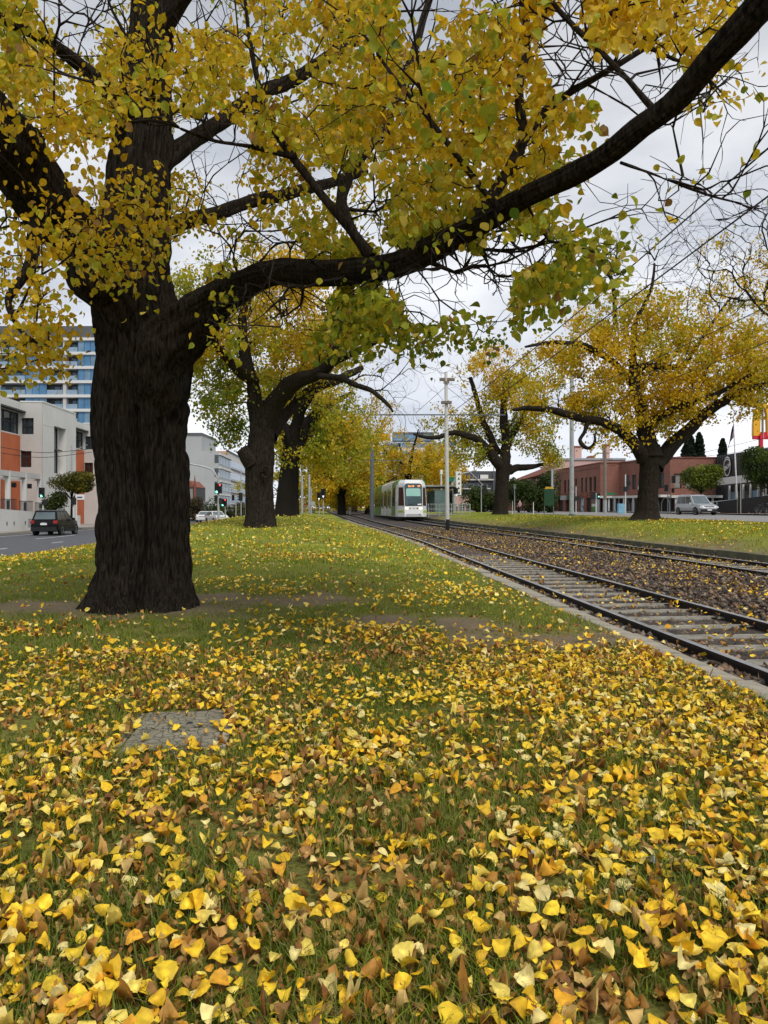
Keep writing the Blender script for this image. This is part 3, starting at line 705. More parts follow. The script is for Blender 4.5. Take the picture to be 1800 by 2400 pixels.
limbs1 = [limbA, limbC,
    br([(880, 610, 6.9, 30), (790, 500, 7.0, 24), (700, 390, 7.1, 22), (630, 290, 7.2, 18), (600, 180, 7.3, 16), (580, 60, 7.4, 13), (570, -60, 7.5, 10)]),
    br([(700, 372, 7.1, 16), (600, 345, 7.0, 13), (500, 330, 6.9, 10), (420, 300, 6.8, 8)]),
    br([(1070, 560, 6.0, 34), (1180, 420, 6.2, 30), (1230, 330, 6.3, 25), (1290, 250, 6.4, 21), (1420, 170, 6.5, 18), (1540, 90, 6.6, 14), (1600, 10, 6.7, 10)]),
    br([(1230, 330, 6.3, 28), (1215, 210, 6.4, 26), (1235, 90, 6.5, 22), (1220, -40, 6.6, 18)]),
    br([(1550, 280, 4.4, 20), (1450, 165, 4.8, 18), (1350, 70, 5.2, 16), (1280, -20, 5.5, 13), (1240, -120, 5.8, 10)]),
    br([(1180, 500, 5.5, 22), (1120, 430, 5.5, 18), (1020, 300, 5.6, 15), (930, 190, 5.7, 12), (880, 120, 5.8, 9)]),
    br([(860, 600, 7.0, 26), (800, 450, 8.2, 26), (900, 300, 9.2, 24), (960, 150, 9.8, 22), (1010, -20, 10.3, 18)]),
    br([(350, 420, 9.9, 50), (450, 330, 10.6, 44), (600, 230, 11.4, 38), (760, 140, 12., 30), (900, 40, 12.5, 22)]),
    br([(330, 560, 9.7, 46), (440, 520, 10.4, 40), (560, 480, 11.2, 34), (700, 450, 12., 28), (860, 400, 12.8, 20)]),
    br([(335, 300, 9.8, 44), (250, 210, 9.2, 40), (150, 120, 8.7, 34), (40, 60, 8.2, 26), (-60, 10, 8., 20)]),
    br([(100, 480, 8.4, 60), (80, 560, 8.2, 34), (60, 640, 8.0, 26), (20, 700, 7.8, 20), (40, 760, 7.7, 14), (75, 800, 7.6, 9)]),
    br([(360, 100, 9.9, 44), (450, -20, 9.6, 40), (560, -160, 9.3, 34)]),
    br([(1450, 380, 4.7, 9), (1540, 412, 5.0, 7), (1640, 450, 5.3, 5), (1740, 480, 5.6, 4)])]
def frustum_pts(n, boxes):
    """sprays of foliage in the space over the lawn: (px0,px1,py0,py1,D0,D1,share)"""
    w = np.array([b[6] for b in boxes], float); k = rng.choice(len(boxes), n, p=w / w.sum()); B = np.array(boxes)[k]
    q = rng.random((n, 3)); px = B[:, 0] + (B[:, 1] - B[:, 0]) * q[:, 0]; py = B[:, 2] + (B[:, 3] - B[:, 2]) * q[:, 1]; D = B[:, 4] + (B[:, 5] - B[:, 4]) * q[:, 2]
    return np.stack(((px - 900) / F * D, D, EYE + (HOR - py) / F * D), -1)
BOX = [(-250, 300, -250, 330, 5.5, 12, 19), (250, 900, -250, 300, 5.5, 13, 24), (300, 850, 250, 560, 7.2, 14, 12), (850, 1400, -250, 250, 4.4, 10, 15), (850, 1300, 240, 540, 5.2, 11, 10), (1300, 1780, -200, 260, 4.6, 9, 13),
       (500, 900, 540, 700, 6.0, 10, 7), (880, 1350, 540, 690, 5.0, 8.5, 9), (480, 640, 680, 770, 6.0, 8.5, 2.2), (620, 960, 690, 790, 6.0, 9, 3.2), (60, 330, 440, 640, 6.4, 8.6, 3.2), (40, 160, 640, 760, 6.2, 8, .9), (1080, 1480, 560, 660, 4.8, 8, 2.4),
       (-120, 150, 760, 900, 7.5, 10, 1.3), (-150, 60, 380, 720, 8, 12, 2.2), (1500, 1820, 380, 500, 4.8, 6.5, .9), (280, 420, 420, 640, 7.2, 9, .8), (960, 1230, 700, 800, 7, 10, 1.5)]
att1 = frustum_pts(3700, BOX)
bare1 = frustum_pts(100, [(1500, 1900, 150, 520, 4.4, 7.5, 3), (1250, 1700, 330, 600, 5.5, 9, 2), (700, 1000, 80, 330, 8, 12, 1)])
def g1(p):
    py = HOR - (p[:, 2] - EYE) / p[:, 1] * F
    low = np.clip((5.2 - p[:, 2]) / 1.8, 0, 1) * np.clip((p[:, 0] + 3.6) / 1.5, 0, 1)
    return .11 + .62 * low + .22 * np.clip((-2.6 - p[:, 0]) / 2, 0, 1) + .12 * np.clip((p[:, 1] - 9.5) / 3, 0, 1)
def keep1(p):
    px = 900 + p[:, 0] / p[:, 1] * F; py = HOR - (p[:, 2] - EYE) / p[:, 1] * F
    # open sky at the upper right, gaps at the left edge and round the lowest sprays
    dn_ = fbm(px * .006, py * .006, p[:, 1] * .12, seed=71, o=3)
    ly_ = np.interp(px, [900, 1115, 1323, 1493, 1625, 1777], [620, 529, 427, 312, 208, 52])
    thin = np.where((px > 1330) & (py > ly_ + 30), np.clip((px - 1330) / 200, 0, .90), 0)
    thin = np.maximum(thin, np.where((px > 1400) & (py <= ly_ + 30), np.clip((px - 1480) / 330, 0, .75), 0))
    thin = np.maximum(thin, np.where((px < 170) & (py > 440) & (py < 760), .4, 0))
    # the heavy limbs carry few leaves on the side towards the viewer
    for pts, rad in (trunk1, *limbs1):
        lx = 900 + pts[:, 0] / pts[:, 1] * F; ly = HOR - (pts[:, 2] - EYE) / pts[:, 1] * F; lr = rad / pts[:, 1] * F
        dd = np.hypot(px[:, None] - lx[None], py[:, None] - ly[None]); j = dd.argmin(1); near = (dd[np.arange(len(p)), j] < lr[j] * 1.15 + (14 if rad.max() > .2 else 8)) & (p[:, 1] < pts[j, 1] + .1)
        thin = np.maximum(thin, near * (.90 if pts is limbA[0] else (.62 if rad.max() > .3 else .6)))
    return (rng.random(len(p)) > thin) & (dn_ > .408) & (p[:, 2] > 2.55)
elm1, (lp, lsz, lcol, lfr), sk1 = make_tree('nearest elm with a huge furrowed black trunk and a limb sweeping over the lawn', base1, trunk1, limbs1, att1, 84000, .067, seed=3, spray=.26,
    barkmat='bark', amp=.060, res=(330, 430), flare=.20, groove=[(1.78, .16, .13, -.5, 4.2), (1.1, .05, .08, .3, 3.), (2.4, .05, .09, .2, 3.4)], bare=bare1, group=ROWL, tmpl=None, rt=.0038, step=.32, lobes=.06, keep=keep1, gfun=g1, fa=10.5, fv=1.7, limbres=(72, 130), jit=.08)
# the 300 leaves that show largest are leaves of their own, the rest one mesh
lpx = 900 + lp[:, 0] / lp[:, 1] * F; lpy = HOR - (lp[:, 2] - EYE) / lp[:, 1] * F
inview = (lpx > 5) & (lpx < 1795) & (lpy > 5) & (lpy < 1195)
rank = np.argsort(-(lsz / lp[:, 1]) * inview); big, rest = rank[:300], rank[300:]
def leaf_arrays(ix, T, Fc):
    me = leaf_mesh('tmp', lp[ix] - base1, lsz[ix], lcol[ix], T, Fc, M['leaf'], tuple(a[ix] for a in lfr)); v = np.zeros(len(me.vertices) * 3, np.float32); me.vertices.foreach_get('co', v); bpy.data.meshes.remove(me)
    return v.reshape(-1, 3), (np.arange(len(ix))[:, None, None] * len(T) + Fc[None]).reshape(-1, Fc.shape[1]), np.repeat(lcol[ix], len(T), 0)
nA, nB = rest[:8500], rest[8500:]; vA, fA, cA = leaf_arrays(nA, T18, F18); vB, fB, cB = leaf_arrays(nB, T9, F9)
fo = link('foliage', np_mesh('foliage', np.vstack((vA, vB)), [fA, fB + len(vA)], M['leaf'], False, np.vstack((cA, cB))), elm1); tag(fo, None, None, None, 'stuff')
var = []
for c in (YEL, GOLD, PALE, LIME, GRN * 1.3):
    for k in range(3):
        var.append((c, leaf_mesh('leaf', np.zeros((1, 3)), np.ones(1), c[None] * .95, T18, F18, M['leaf'], (np.eye(3)[:1], np.eye(3)[1:2], np.eye(3)[2:]))))
for i in big:
    sc_ = [np.abs(v[0] - lcol[i] * 1.1).sum() + .05 * random.random() for v in var]
    o = link('leaf', var[int(np.argmin(sc_))][1], elm1)
    m = Matrix([[lfr[k][i][r] for k in range(3)] for r in range(3)]); o.location = tuple(lp[i] - base1); o.rotation_euler = m.to_euler(); o.scale = (lsz[i],) * 3
# dead shoots at the foot of the trunk
b = MB()
for k in range(9):
    a = random.uniform(-2.6, -.6); p0 = base1 + np.array((.3 + .72 * math.cos(a) * .4, -.72 + .1 * random.random(), .02)); q = p0 + np.array((random.uniform(-.35, .45), random.uniform(-.25, .05), random.uniform(.15, .5)))
    b.tube(spline([p0, (p0 + q) / 2 + rng.normal(0, .06, 3), q, q + rng.normal(0, .12, 3)], 4), .0035, 4)
b.build('shoots', M['bark2'], elm1, world=True)

# --- second elm on the crest of the lawn
D2 = 28.; base2 = P(612, 1238, D2)
trunk2 = limb_px([(610, 1245, D2, 86), (610, 1225, D2, 76), (609, 1180, D2, 68), (608, 1120, D2, 66), (609, 1080, D2, 70), (612, 1040, D2, 64), (615, 1000, D2, 60), (617, 965, D2, 58), (618, 940, D2, 52)], 4)
limbs2 = [limb_px([(606, 990, D2, 42), (592, 940, D2, 36), (588, 894, D2, 30), (576, 850, D2 + .4, 30), (570, 760, D2 + .8, 22), (585, 660, D2 + 1, 14)]),
    limb_px([(626, 995, D2, 52), (650, 945, D2 - .3, 46), (678, 905, D2 - .8, 42), (732, 884, D2 - 1.4, 34), (770, 852, D2 - 2, 29), (788, 800, D2 - 2.4, 26), (800, 764, D2 - 2.6, 19)]),
    limb_px([(770, 856, D2 - 2, 22), (815, 833, D2 - 2.6, 18), (856, 812, D2 - 3.2, 15), (905, 786, D2 - 4, 12), (960, 750, D2 - 4.6, 10)]),
    limb_px([(632, 1025, D2 + .5, 38), (662, 990, D2 + 1.2, 30), (697, 945, D2 + 2, 26), (735, 912, D2 + 3, 22), (790, 890, D2 + 4, 22), (850, 860, D2 + 5, 14)]),
    limb_px([(745, 880, D2 - 1.8, 18), (800, 886, D2 - 2.4, 15), (838, 902, D2 - 3, 13), (872, 916, D2 - 3.4, 11), (905, 945, D2 - 3.8, 9), (922, 968, D2 - 4, 5)]),
    limb_px([(598, 900, D2, 30), (545, 850, D2 - 1, 24), (500, 800, D2 - 1.8, 16), (460, 770, D2 - 2.4, 10)])]
att2 = np.vstack((blob(P(590, 740, D2), (3.4, 3.5, 3.0), 330), blob(P(520, 850, D2), (1.9, 2.4, 2.0), 150), blob(P(690, 720, D2), (3., 3.2, 2.6), 240), blob(P(700, 850, D2 + 2), (2.6, 2.4, 1.4), 150),
    blob(P(520, 950, D2 + 2.5), (1.0, 1.5, 1.1), 36), blob(P(545, 1010, D2 + 3), (.55, 1., .95), 32), blob(P(820, 780, D2 - 2), (1.6, 2, 1.2), 60), blob(P(490, 740, D2 + .5), (1.8, 2.4, 2.2), 110), blob(P(478, 905, D2 + 1), (.9, 1.6, .9), 36)))
bare2 = np.vstack((blob(P(910, 880, D2 - 3), (1.6, 1.6, 1.9), 60), blob(P(960, 820, D2 - 3), (1.8, 1.6, 1.4), 60), blob(P(850, 850, D2), (1.6, 2, 1.2), 30)))
def g2(p): return np.clip(.16 + .3 * np.clip((-4.6 - p[:, 0]) / 2.5, 0, 1) + .3 * np.clip((8. - p[:, 2]) / 3, 0, 1), 0, .8)
make_tree('second elm on the crest of the lawn with a sawn-off limb', base2, trunk2, limbs2, att2, 48000, .115, seed=40, spray=.42, barkmat='bark', amp=.035, res=(120, 160), flare=.12, bare=bare2, group=ROWL, gfun=g2, keep=open_crown([trunk2, *limbs2], .75, .43, .8, 81), fa=9, fv=1.5, limbres=(28, 50), rt=.0055, step=.5)
e2 = [o for o in bpy.data.objects if o.get('label', '').startswith('second elm')][0]
b = MB(); a_, c_ = P(592, 1085, D2 - .25), P(566, 1052, D2 - .45)
b.tube([a_, (a_ + c_) / 2, c_], [.36, .31, .22], 14); b.build('limb_stub', M['bark'], e2, world=True)
b = MB(); th = np.linspace(0, 6.283, 15); c0 = P(623, 1106, D2 - .60); b.tube([c0 + np.array((.15 * math.cos(t), -.02, .22 * math.sin(t))) for t in th], .055, 6, False); b.build('knot', M['bark'], e2, world=True)

# --- further elms of the left row
def std_tree(label, px, D, basepy, r, h, crowns, leaves, ls, green, seed, group=None, nl=5, reach=3.4, rise=3.5, name='elm_tree', bare=None, barem=1., lean=(0, 0), spray=.6, rt=.008):
    base = P(px, basepy, D); trunk = auto_trunk(base, r, h, lean)
    lim = auto_limbs(trunk[0][-1], r * 1.1, nl, reach, rise, seed)
    att = np.vstack([blob(P(c[0], c[1], D + (c[6] if len(c) > 6 else 0)), (c[2], c[3], c[4]), int(c[5]), .3) for c in crowns])
    bb = None if bare is None else np.vstack([blob(P(c[0], c[1], D), (c[2], c[3], c[4]), int(c[5])) for c in bare])
    return make_tree(label, base, trunk, lim, att, leaves, ls, green=green, seed=seed, group=group, spray=spray, amp=.02, res=(28, 24), flare=.15, bare=bb, keep=open_crown([trunk], .5, .43, .45 * 40 / max(D, 40), seed), limbres=(12, 16), rt=rt, step=.7, name=name)
std_tree('third elm close behind the sawn-off elm, leaning right', 668, 42, 1212, .62, 4.2, [(720, 960, 3.4, 3, 2.0, 170), (790, 985, 2.4, 2.6, 1.9, 110), (720, 1040, 2.6, 2.5, 1.5, 110), (780, 1065, 1.7, 2, .9, 50), (650, 900, 2.6, 3, 2, 80)], 17000, .16, .32, 50, ROWL, lean=(.5, 0))
std_tree('fourth elm of the left row with a forked dark trunk', 683, 60, 1212, .60, 3.6, [(740, 1010, 3.8, 4, 3.0, 130), (700, 940, 3.5, 3, 2.6, 80), (800, 1040, 2.6, 3, 1.6, 60)], 10000, .2, .34, 51, ROWL, nl=4)
std_tree('far golden elm behind the traffic lights with slim pole in front', 800, 92, 1214, .55, 3.2, [(800, 1085, 5.0, 5, 4.0, 140), (760, 1140, 3.2, 4, 2.0, 60), (850, 1010, 3.4, 4, 3.2, 60), (860, 1150, 3, 3, 1.8, 60)], 12000, .3, .26, 52, ROWL)
std_tree('low far elm left of the tram with dark trunk', 862, 100, 1216, .5, 2.6, [(835, 1120, 4.2, 4, 4.2, 130), (800, 1165, 2.6, 3, 1.6, 60), (868, 1090, 2.6, 4, 3, 60)], 10500, .32, .22, 53, ROWL)
# --- elms behind the tram
BACK = 'elms far behind the tram'
std_tree('leafless-topped far elm standing over the tram roof', 955, 130, 1212, .6, 7, [(890, 1090, 5.0, 5, 3.6, 110), (985, 1085, 6.5, 6, 4.5, 120), (1030, 1110, 4.0, 5, 4.2, 90), (930, 1150, 6, 5, 3, 80)], 12000, .36, .12, 54, BACK, reach=6, rise=6, bare=[(950, 1010, 7, 5, 5, 60), (880, 960, 6, 5, 4, 30)], spray=.8, rt=.014)
std_tree('golden far elm right of the tram behind the shelter', 1040, 150, 1210, .5, 5, [(1010, 1090, 5.5, 6, 4.6, 120), (1060, 1120, 4, 5, 3.5, 70)], 9000, .4, .10, 55, BACK, reach=5, rise=4, spray=.8, rt=.014)
std_tree('wide low golden elm in the distance behind the lawn crest', 690, 150, 1212, .5, 3, [(660, 1120, 8, 6, 6, 120), (740, 1150, 6, 5, 4, 70), (600, 1150, 5, 5, 4, 50), (700, 1185, 9, 5, 2.6, 60)], 13000, .4, .3, 57, BACK, reach=5, rise=4, spray=.9, rt=.013)
std_tree('broad far elm whose low leaves close the view left of the tram', 810, 170, 1212, .5, 3, [(790, 1140, 8, 6, 6, 120), (860, 1160, 7, 5, 4.5, 80), (750, 1185, 7, 5, 2.6, 60)], 12000, .42, .2, 58, BACK, reach=5, rise=4, spray=.9, rt=.013)
std_tree('distant amber elm directly behind the tram body', 930, 190, 1212, .5, 4, [(900, 1140, 8, 6, 7, 120), (980, 1120, 8, 6, 7, 110), (860, 1185, 8, 5, 2.6, 50)], 11000, .45, .12, 59, BACK, reach=5, rise=5, spray=.9, rt=.014)
std_tree('thin-leaved far elm with bare twigs left of the tall pole', 830, 120, 1212, .5, 6, [(850, 960, 6, 5, 5, 110), (800, 930, 5, 5, 4, 60), (900, 1040, 4, 5, 3.4, 50)], 7000, .3, .14, 56, BACK, reach=5, rise=6, bare=[(905, 900, 6, 5, 6, 70)], spray=.9, rt=.013)
# --- the big spreading elm on the right bank
D5 = 37.; base5 = P(1516, 1222, D5)
trunk5 = limb_px([(1514, 1230, D5, 70), (1516, 1205, D5, 55), (1518, 1160, D5, 48), (1522, 1110, D5, 48), (1526, 1070, D5, 50), (1529, 1040, D5, 36)], 4)
q2 = lambda rows, D=D5: limb_px([(900 + x * .5425, 600 + y * .5425, D + dd, w * .5425) for x, y, w, dd in rows])
limbs5 = [q2([(1150, 880, 110, 0), (1145, 780, 76, 0), (1100, 640, 50, 0), (1085, 520, 42, .3), (1075, 400, 34, .6), (1085, 280, 22, 1), (1150, 160, 16, 1.3), (1170, 20, 9, 1.6)]),
    q2([(1130, 890, 70, 0), (1085, 810, 56, -.3), (1000, 740, 44, -.8), (880, 705, 36, -1.5), (740, 668, 30, -2), (640, 655, 24, -2.4), (545, 668, 14, -2.8)]),
    q2([(890, 712, 26, -1.4), (872, 735, 22, -1.6), (868, 760, 17, -1.8), (846, 785, 17, -1.7), (850, 808, 20, -2), (872, 830, 17, -2.2), (893, 824, 14, -2.), (912, 800, 12, -2.1), (908, 772, 9, -2.4), (925, 755, 5, -2.4)]),
    q2([(1165, 920, 80, 0), (1220, 850, 66, .2), (1300, 770, 56, .4), (1390, 680, 48, .6), (1480, 620, 40, .8), (1560, 580, 30, 1), (1680, 545, 20, 1.2), (1800, 500, 12, 1.4)]),
    q2([(1150, 720, 40, -.4), (1280, 645, 30, -1), (1430, 600, 22, -1.6), (1530, 545, 16, -2), (1610, 500, 9, -2.2)]),
    q2([(1085, 560, 40, .3), (1000, 470, 32, 0), (900, 402, 30, -.6), (820, 375, 24, -1), (700, 378, 18, -1.5), (600, 395, 10, -2)]),
    q2([(1090, 480, 36, .6), (1190, 480, 30, 1.2), (1300, 470, 26, 1.8), (1330, 420, 20, 2.2), (1480, 200, 12, 3)]),
    q2([(1000, 300, 22, 1.4), (990, 120, 18, 1.8), (930, 40, 8, 2.2)])]
bl = lambda x, y, rx, ry, rz, n, dd=0: blob(P(900 + x * .5425, 600 + y * .5425, D5 + dd), (rx, ry, rz), n, .2)
att5 = np.vstack((bl(1080, 420, 4.2, 4, 2.6, 160), bl(1400, 380, 3.2, 4, 2.4, 130, 1), bl(930, 330, 2.4, 3, 1.6, 60, 1), bl(1060, 560, 3.6, 4, 2.6, 260), bl(860, 560, 2.6, 3, 1.5, 120), bl(1060, 300, 2.8, 3, 2.4, 170, 1), bl(1330, 520, 3.4, 3.5, 2.2, 210), bl(1540, 450, 3.0, 3.5, 2.6, 190), bl(1650, 560, 2.2, 3, 1.4, 80, 1), bl(700, 600, 1.9, 2.5, 1.2, 60, -2), bl(800, 400, 2.4, 2.4, .9, 50, -1), bl(1000, 760, 1.8, 2, .9, 40, -1), bl(1230, 650, 2.6, 2.6, .9, 60), bl(1180, 720, 1.4, 1.5, .8, 30), bl(1500, 660, 1.6, 2, .5, 25), bl(1300, 300, 2.4, 2.5, 2., 70, 2)))
bare5 = np.vstack((bl(1150, 30, 3., 2.6, 3., 190, 1.5), bl(1480, 120, 3.4, 3, 3.6, 260, 3), bl(980, 0, 2.2, 2, 2.2, 110, 2), bl(1320, 0, 2.4, 2, 2.6, 110, 2)))
make_tree('big spreading golden elm on the right bank beside the pale road', base5, trunk5, limbs5, att5, 64000, .145, green=.15, seed=60, spray=.42, barkmat='bark', amp=.03, res=(110, 110), flare=.30, bare=bare5, group=ROWR, keep=open_crown([trunk5, *limbs5], .6, .42, .62, 82), fa=9, limbres=(20, 40), rt=.0065, step=.5)
# --- elm right of the tram stop
D6 = 66.; base6 = P(1174, 1206, D6)
trunk6 = limb_px([(1173, 1212, D6, 40), (1174, 1195, D6, 35), (1176, 1150, D6, 32), (1178, 1110, D6, 34), (1180, 1085, D6, 40)], 4)
q6 = lambda rows: limb_px([(x, y, D6 + dd, w) for x, y, w, dd in rows])
limbs6 = [q6([(1178, 1100, 30, 0), (1150, 1060, 24, -.4), (1110, 1025, 18, -1), (1060, 1010, 12, -1.6), (1020, 1030, 11, -2), (990, 1025, 8, -2.2), (962, 1015, 5, -2.4)]),
    q6([(1180, 1095, 32, 0), (1184, 1030, 24, 0), (1180, 960, 18, .4), (1190, 880, 12, .6)]),
    q6([(1182, 1110, 24, 0), (1205, 1098, 18, .4), (1240, 1096, 14, .8), (1275, 1088, 9, 1)]),
    q6([(1186, 1040, 20, .5), (1215, 990, 15, 1), (1260, 930, 10, 1.6)]), q6([(1170, 1070, 20, .5), (1130, 980, 15, 1), (1100, 880, 10, 1.6)])]
b6 = lambda x, y, rx, ry, rz, n, dd=0: blob(P(x, y, D6 + dd), (rx, ry, rz), n, .2)
att6 = np.vstack((b6(1180, 960, 4., 4, 3.2, 200), b6(1110, 1040, 2.6, 3, 2.2, 110), b6(1250, 990, 3., 3.5, 3., 130), b6(1160, 870, 3.4, 3, 2.6, 130), b6(1250, 880, 3., 3, 2.6, 70), b6(1060, 990, 2.2, 2.4, 2., 40), b6(1290, 1060, 1.6, 2, 1.2, 30)))
def g6(p): return np.clip(.42 - .28 * np.clip((p[:, 2] - 9) / 4, 0, 1) + .1 * (p[:, 0] > 10), 0, 1)
make_tree('greenish-gold elm on the grass just right of the tram stop', base6, trunk6, limbs6, att6, 28000, .2, seed=61, spray=.6, barkmat='bark', amp=.03, res=(48, 40), flare=.2, bare=np.vstack((b6(1040, 880, 2.6, 3, 3, 50), b6(985, 980, 1.8, 2, 1.6, 30, -2))), group=ROWR, gfun=g6, keep=open_crown([trunk6, *limbs6], .6, .41, .5, 83), limbres=(12, 24), rt=.009, step=.6)
std_tree('nearly bare tall elm rising at the right edge behind the big golden elm', 1950, 58, 1210, .5, 7, [(1740, 640, 5, 4, 3.4, 90), (1690, 720, 4, 4, 2.6, 60)], 3600, .2, .12, 62, ROWR, nl=6, reach=5, rise=6, bare=[(1750, 540, 6, 5, 6, 300), (1650, 560, 4, 4, 5, 160)], spray=.6, rt=.010)

# ------------------------------------------------------------------ shrubs, street trees, cypresses
def shrub(label, px, py, D, r, n, ls, c1, c2, cat='shrub', name='shrub', stem=None, seed=0, group=None, hang=False):
    c = P(px, py, D); bz = c[2] - r[2] if stem is None else P(px, stem, D)[2]; base = np.array((c[0], c[1], bz))
    root = thing(name, label, cat, base, 0, group)
    pos = np.vstack([blob(c + (rng.random(3) - .5) * np.array(r) * (0, .9)[k > 0], np.array(r) * (.85 if k == 0 else .5), n // 5, .45) for k in range(5)])
    g = fbm(pos[:, 0] * 1.1, pos[:, 1] * 1.1, pos[:, 2] * 1.1, seed=seed, o=3)[:, None]; g = np.clip((g - .3) * 2.2 + rng.normal(0, .12, (len(pos), 1)), 0, 1)
    cols = np.array(c1) * (1 - g) + np.array(c2) * g
    b = MB(); h = c[2] - bz
    b.tube([(0, 0, -.1), (.03, 0, h * .5), (0, 0, max(h, .3))], [.05 + .04 * r[0], .05 + .025 * r[0], .03], 8)
    for k in range(6):
        a = k * 1.05 + seed; b.tube([(0, 0, h * .55), (math.cos(a) * r[0] * .35, math.sin(a) * r[1] * .35, h * .8), (math.cos(a) * r[0] * .7, math.sin(a) * r[1] * .7, h + r[2] * .25)], [.05, .035, .012], 5)
    b.build('stem' if stem is None else 'trunk', M['bark2'], root)
    tag(link('foliage', leaf_mesh('foliage', pos - base, ls * (.6 + .8 * rng.random(len(pos))), cols, T4, F4, M['shrub'], leaf_frames(len(pos), .6, 1.)), root), None, None, None, 'stuff')
    return root
G1, G2, G3 = (.016, .032, .008), (.070, .105, .014), (.16, .17, .02)
STT = 'round street trees by the road'
shrub('small spreading olive-green street tree behind the black car', 168, 1130, 62, (2.35, 1.6, .95), 8200, .14, (.055, .065, .010), (.26, .22, .022), 'tree', 'street_tree', 1222, 1, STT)
shrub('dark dense lower street tree left of the striped sign by the offices', 132, 1176, 60, (1.15, 1.1, .95), 3600, .13, G1, (.06, .08, .012), 'tree', 'street_tree', 1228, 2, STT)
shrub('round lime-green street tree above the silver car', 1643, 1120, 78, (2.55, 2.2, 1.75), 11000, .16, (.040, .070, .010), (.24, .28, .024), 'tree', 'street_tree', 1200, 3, STT)
shrub('large dark-green street tree at the right edge beside the golden arches sign', 1800, 1100, 72, (3.0, 2.6, 2.4), 11000, .17, (.018, .04, .008), (.10, .14, .014), 'tree', 'street_tree', 1204, 4, STT)
SHR = 'shrubs along the side of the stop'
for k, (x, y, D, r, lab) in enumerate([(1118, 1166, 92, (2.6, 2.2, 1.9), 'bright green shrub between the stop and the elm trunk'), (1150, 1180, 96, (2.2, 2, 1.6), 'dark shrub at the left foot of the right-hand elm'), (1215, 1160, 98, (2.4, 2, 2.4), 'tall dark shrub right of the elm trunk by the sign post'),
        (1262, 1170, 96, (2.6, 2, 1.9), 'wide olive shrub behind the person in pink'), (1288, 1140, 100, (1.9, 2, 2.8), 'round dark tree-like shrub in front of the brick building'), (1236, 1145, 104, (2.6, 2, 1.6), 'drooping yellow-green shrub under the red tiled roof')]):
    shrub(lab, x, y, D, r, 4200, .22, G1 if k % 2 else (.03, .05, .01), G3 if k == 5 else G2, seed=10 + k, group=SHR)
HED = 'hedge shrubs beyond the white car'
for k, (x, y, D, r, lab) in enumerate([(452, 1195, 108, (1.9, 1.6, 2.2), 'brown twiggy bush right of the big trunk'), (500, 1195, 112, (2.2, 1.8, 1.9), 'rounded green bush above the white car'), (540, 1205, 116, (2.8, 1.8, 1.7), 'olive bush right of the traffic signals'), (572, 1200, 118, (2.2, 1.8, 2.0), 'yellowish bush left of the sawn-off elm')]):
    shrub(lab, x, y, D, r, 3200, .2, (.05, .04, .02) if k == 0 else G1, (.13, .10, .04) if k == 0 else ((.15, .14, .03) if k > 1 else G2), seed=30 + k, group=HED)
def cypress(label, px, top, bot, D, w):
    t, bt = P(px, top, D), P(px, bot, D); h = t[2] - bt[2]; n = 3600; root = thing('cypress_tree', label, 'tree', bt, 0, 'dark cypresses behind the brick building')
    z = rng.random(n) ** .8; a = rng.random(n) * 6.283; rr = w * (np.sin(np.clip(z * .9 + .12, 0, 1) * math.pi) ** .6) * (.75 + .35 * rng.random(n)) * (1 + .3 * np.sin(a * 3 + z * 9))
    pos = np.stack((rr * np.cos(a), rr * np.sin(a), z * h), -1)
    cols = np.array((.018, .030, .014)) * (.6 + 1.0 * rng.random((n, 1)))
    fr = leaf_frames(n, -1.2, .4)
    MB().tube([(0, 0, -.3), (0, 0, h * .5), (0, 0, h * .92)], [.2, .14, .03], 7).build('trunk', M['bark2'], root)
    tag(link('foliage', leaf_mesh('foliage', pos, .55 * (.6 + .6 * rng.random(n)), cols, T4, F4, M['shrub'], fr), root), None, None, None, 'stuff')
cypress('broad dark cypress left of its twin above the brick roof', 1616, 1022, 1150, 120, .95); cypress('slimmer dark cypress right of its twin above the brick roof', 1639, 1020, 1150, 120, .75); cypress('lone split-topped cypress behind the black corrugated wall', 1694, 1034, 1150, 120, .55)
# ------------------------------------------------------------------ grass and fallen leaves
def in_pit(X, d, g=0.):
    a = .12; u = (X - PX) * math.cos(a) + (d - PY) * math.sin(a); v = -(X - PX) * math.sin(a) + (d - PY) * math.cos(a)
    return (abs(u) < .30 + g) & (abs(v) < .44 + g)
def in_trunk(X, d): return ((X - bx) ** 2 + (d - by) ** 2 < .72 ** 2) | ((X - base2[0]) ** 2 + (d - base2[1]) ** 2 < .6 ** 2)
def ground_samples(n, d0, d1, pw=2., wide=1.08, lo=None, hi=None):
    """random places on the ground in view, denser close to"""
    d = (d0 ** (2 - pw) + (d1 ** (2 - pw) - d0 ** (2 - pw)) * rng.random(n)) ** (1 / (2 - pw)) if pw != 2 else d0 * (d1 / d0) ** rng.random(n)
    X = (rng.random(n) * 2 - 1) * (900 / F * d * wide + .15)
    return X, d
def lawn_ok(X, d): xp = X + SL * d; return (xp > XL + .05) & (xp < kl(d) - .03) & ~in_trunk(X, d)

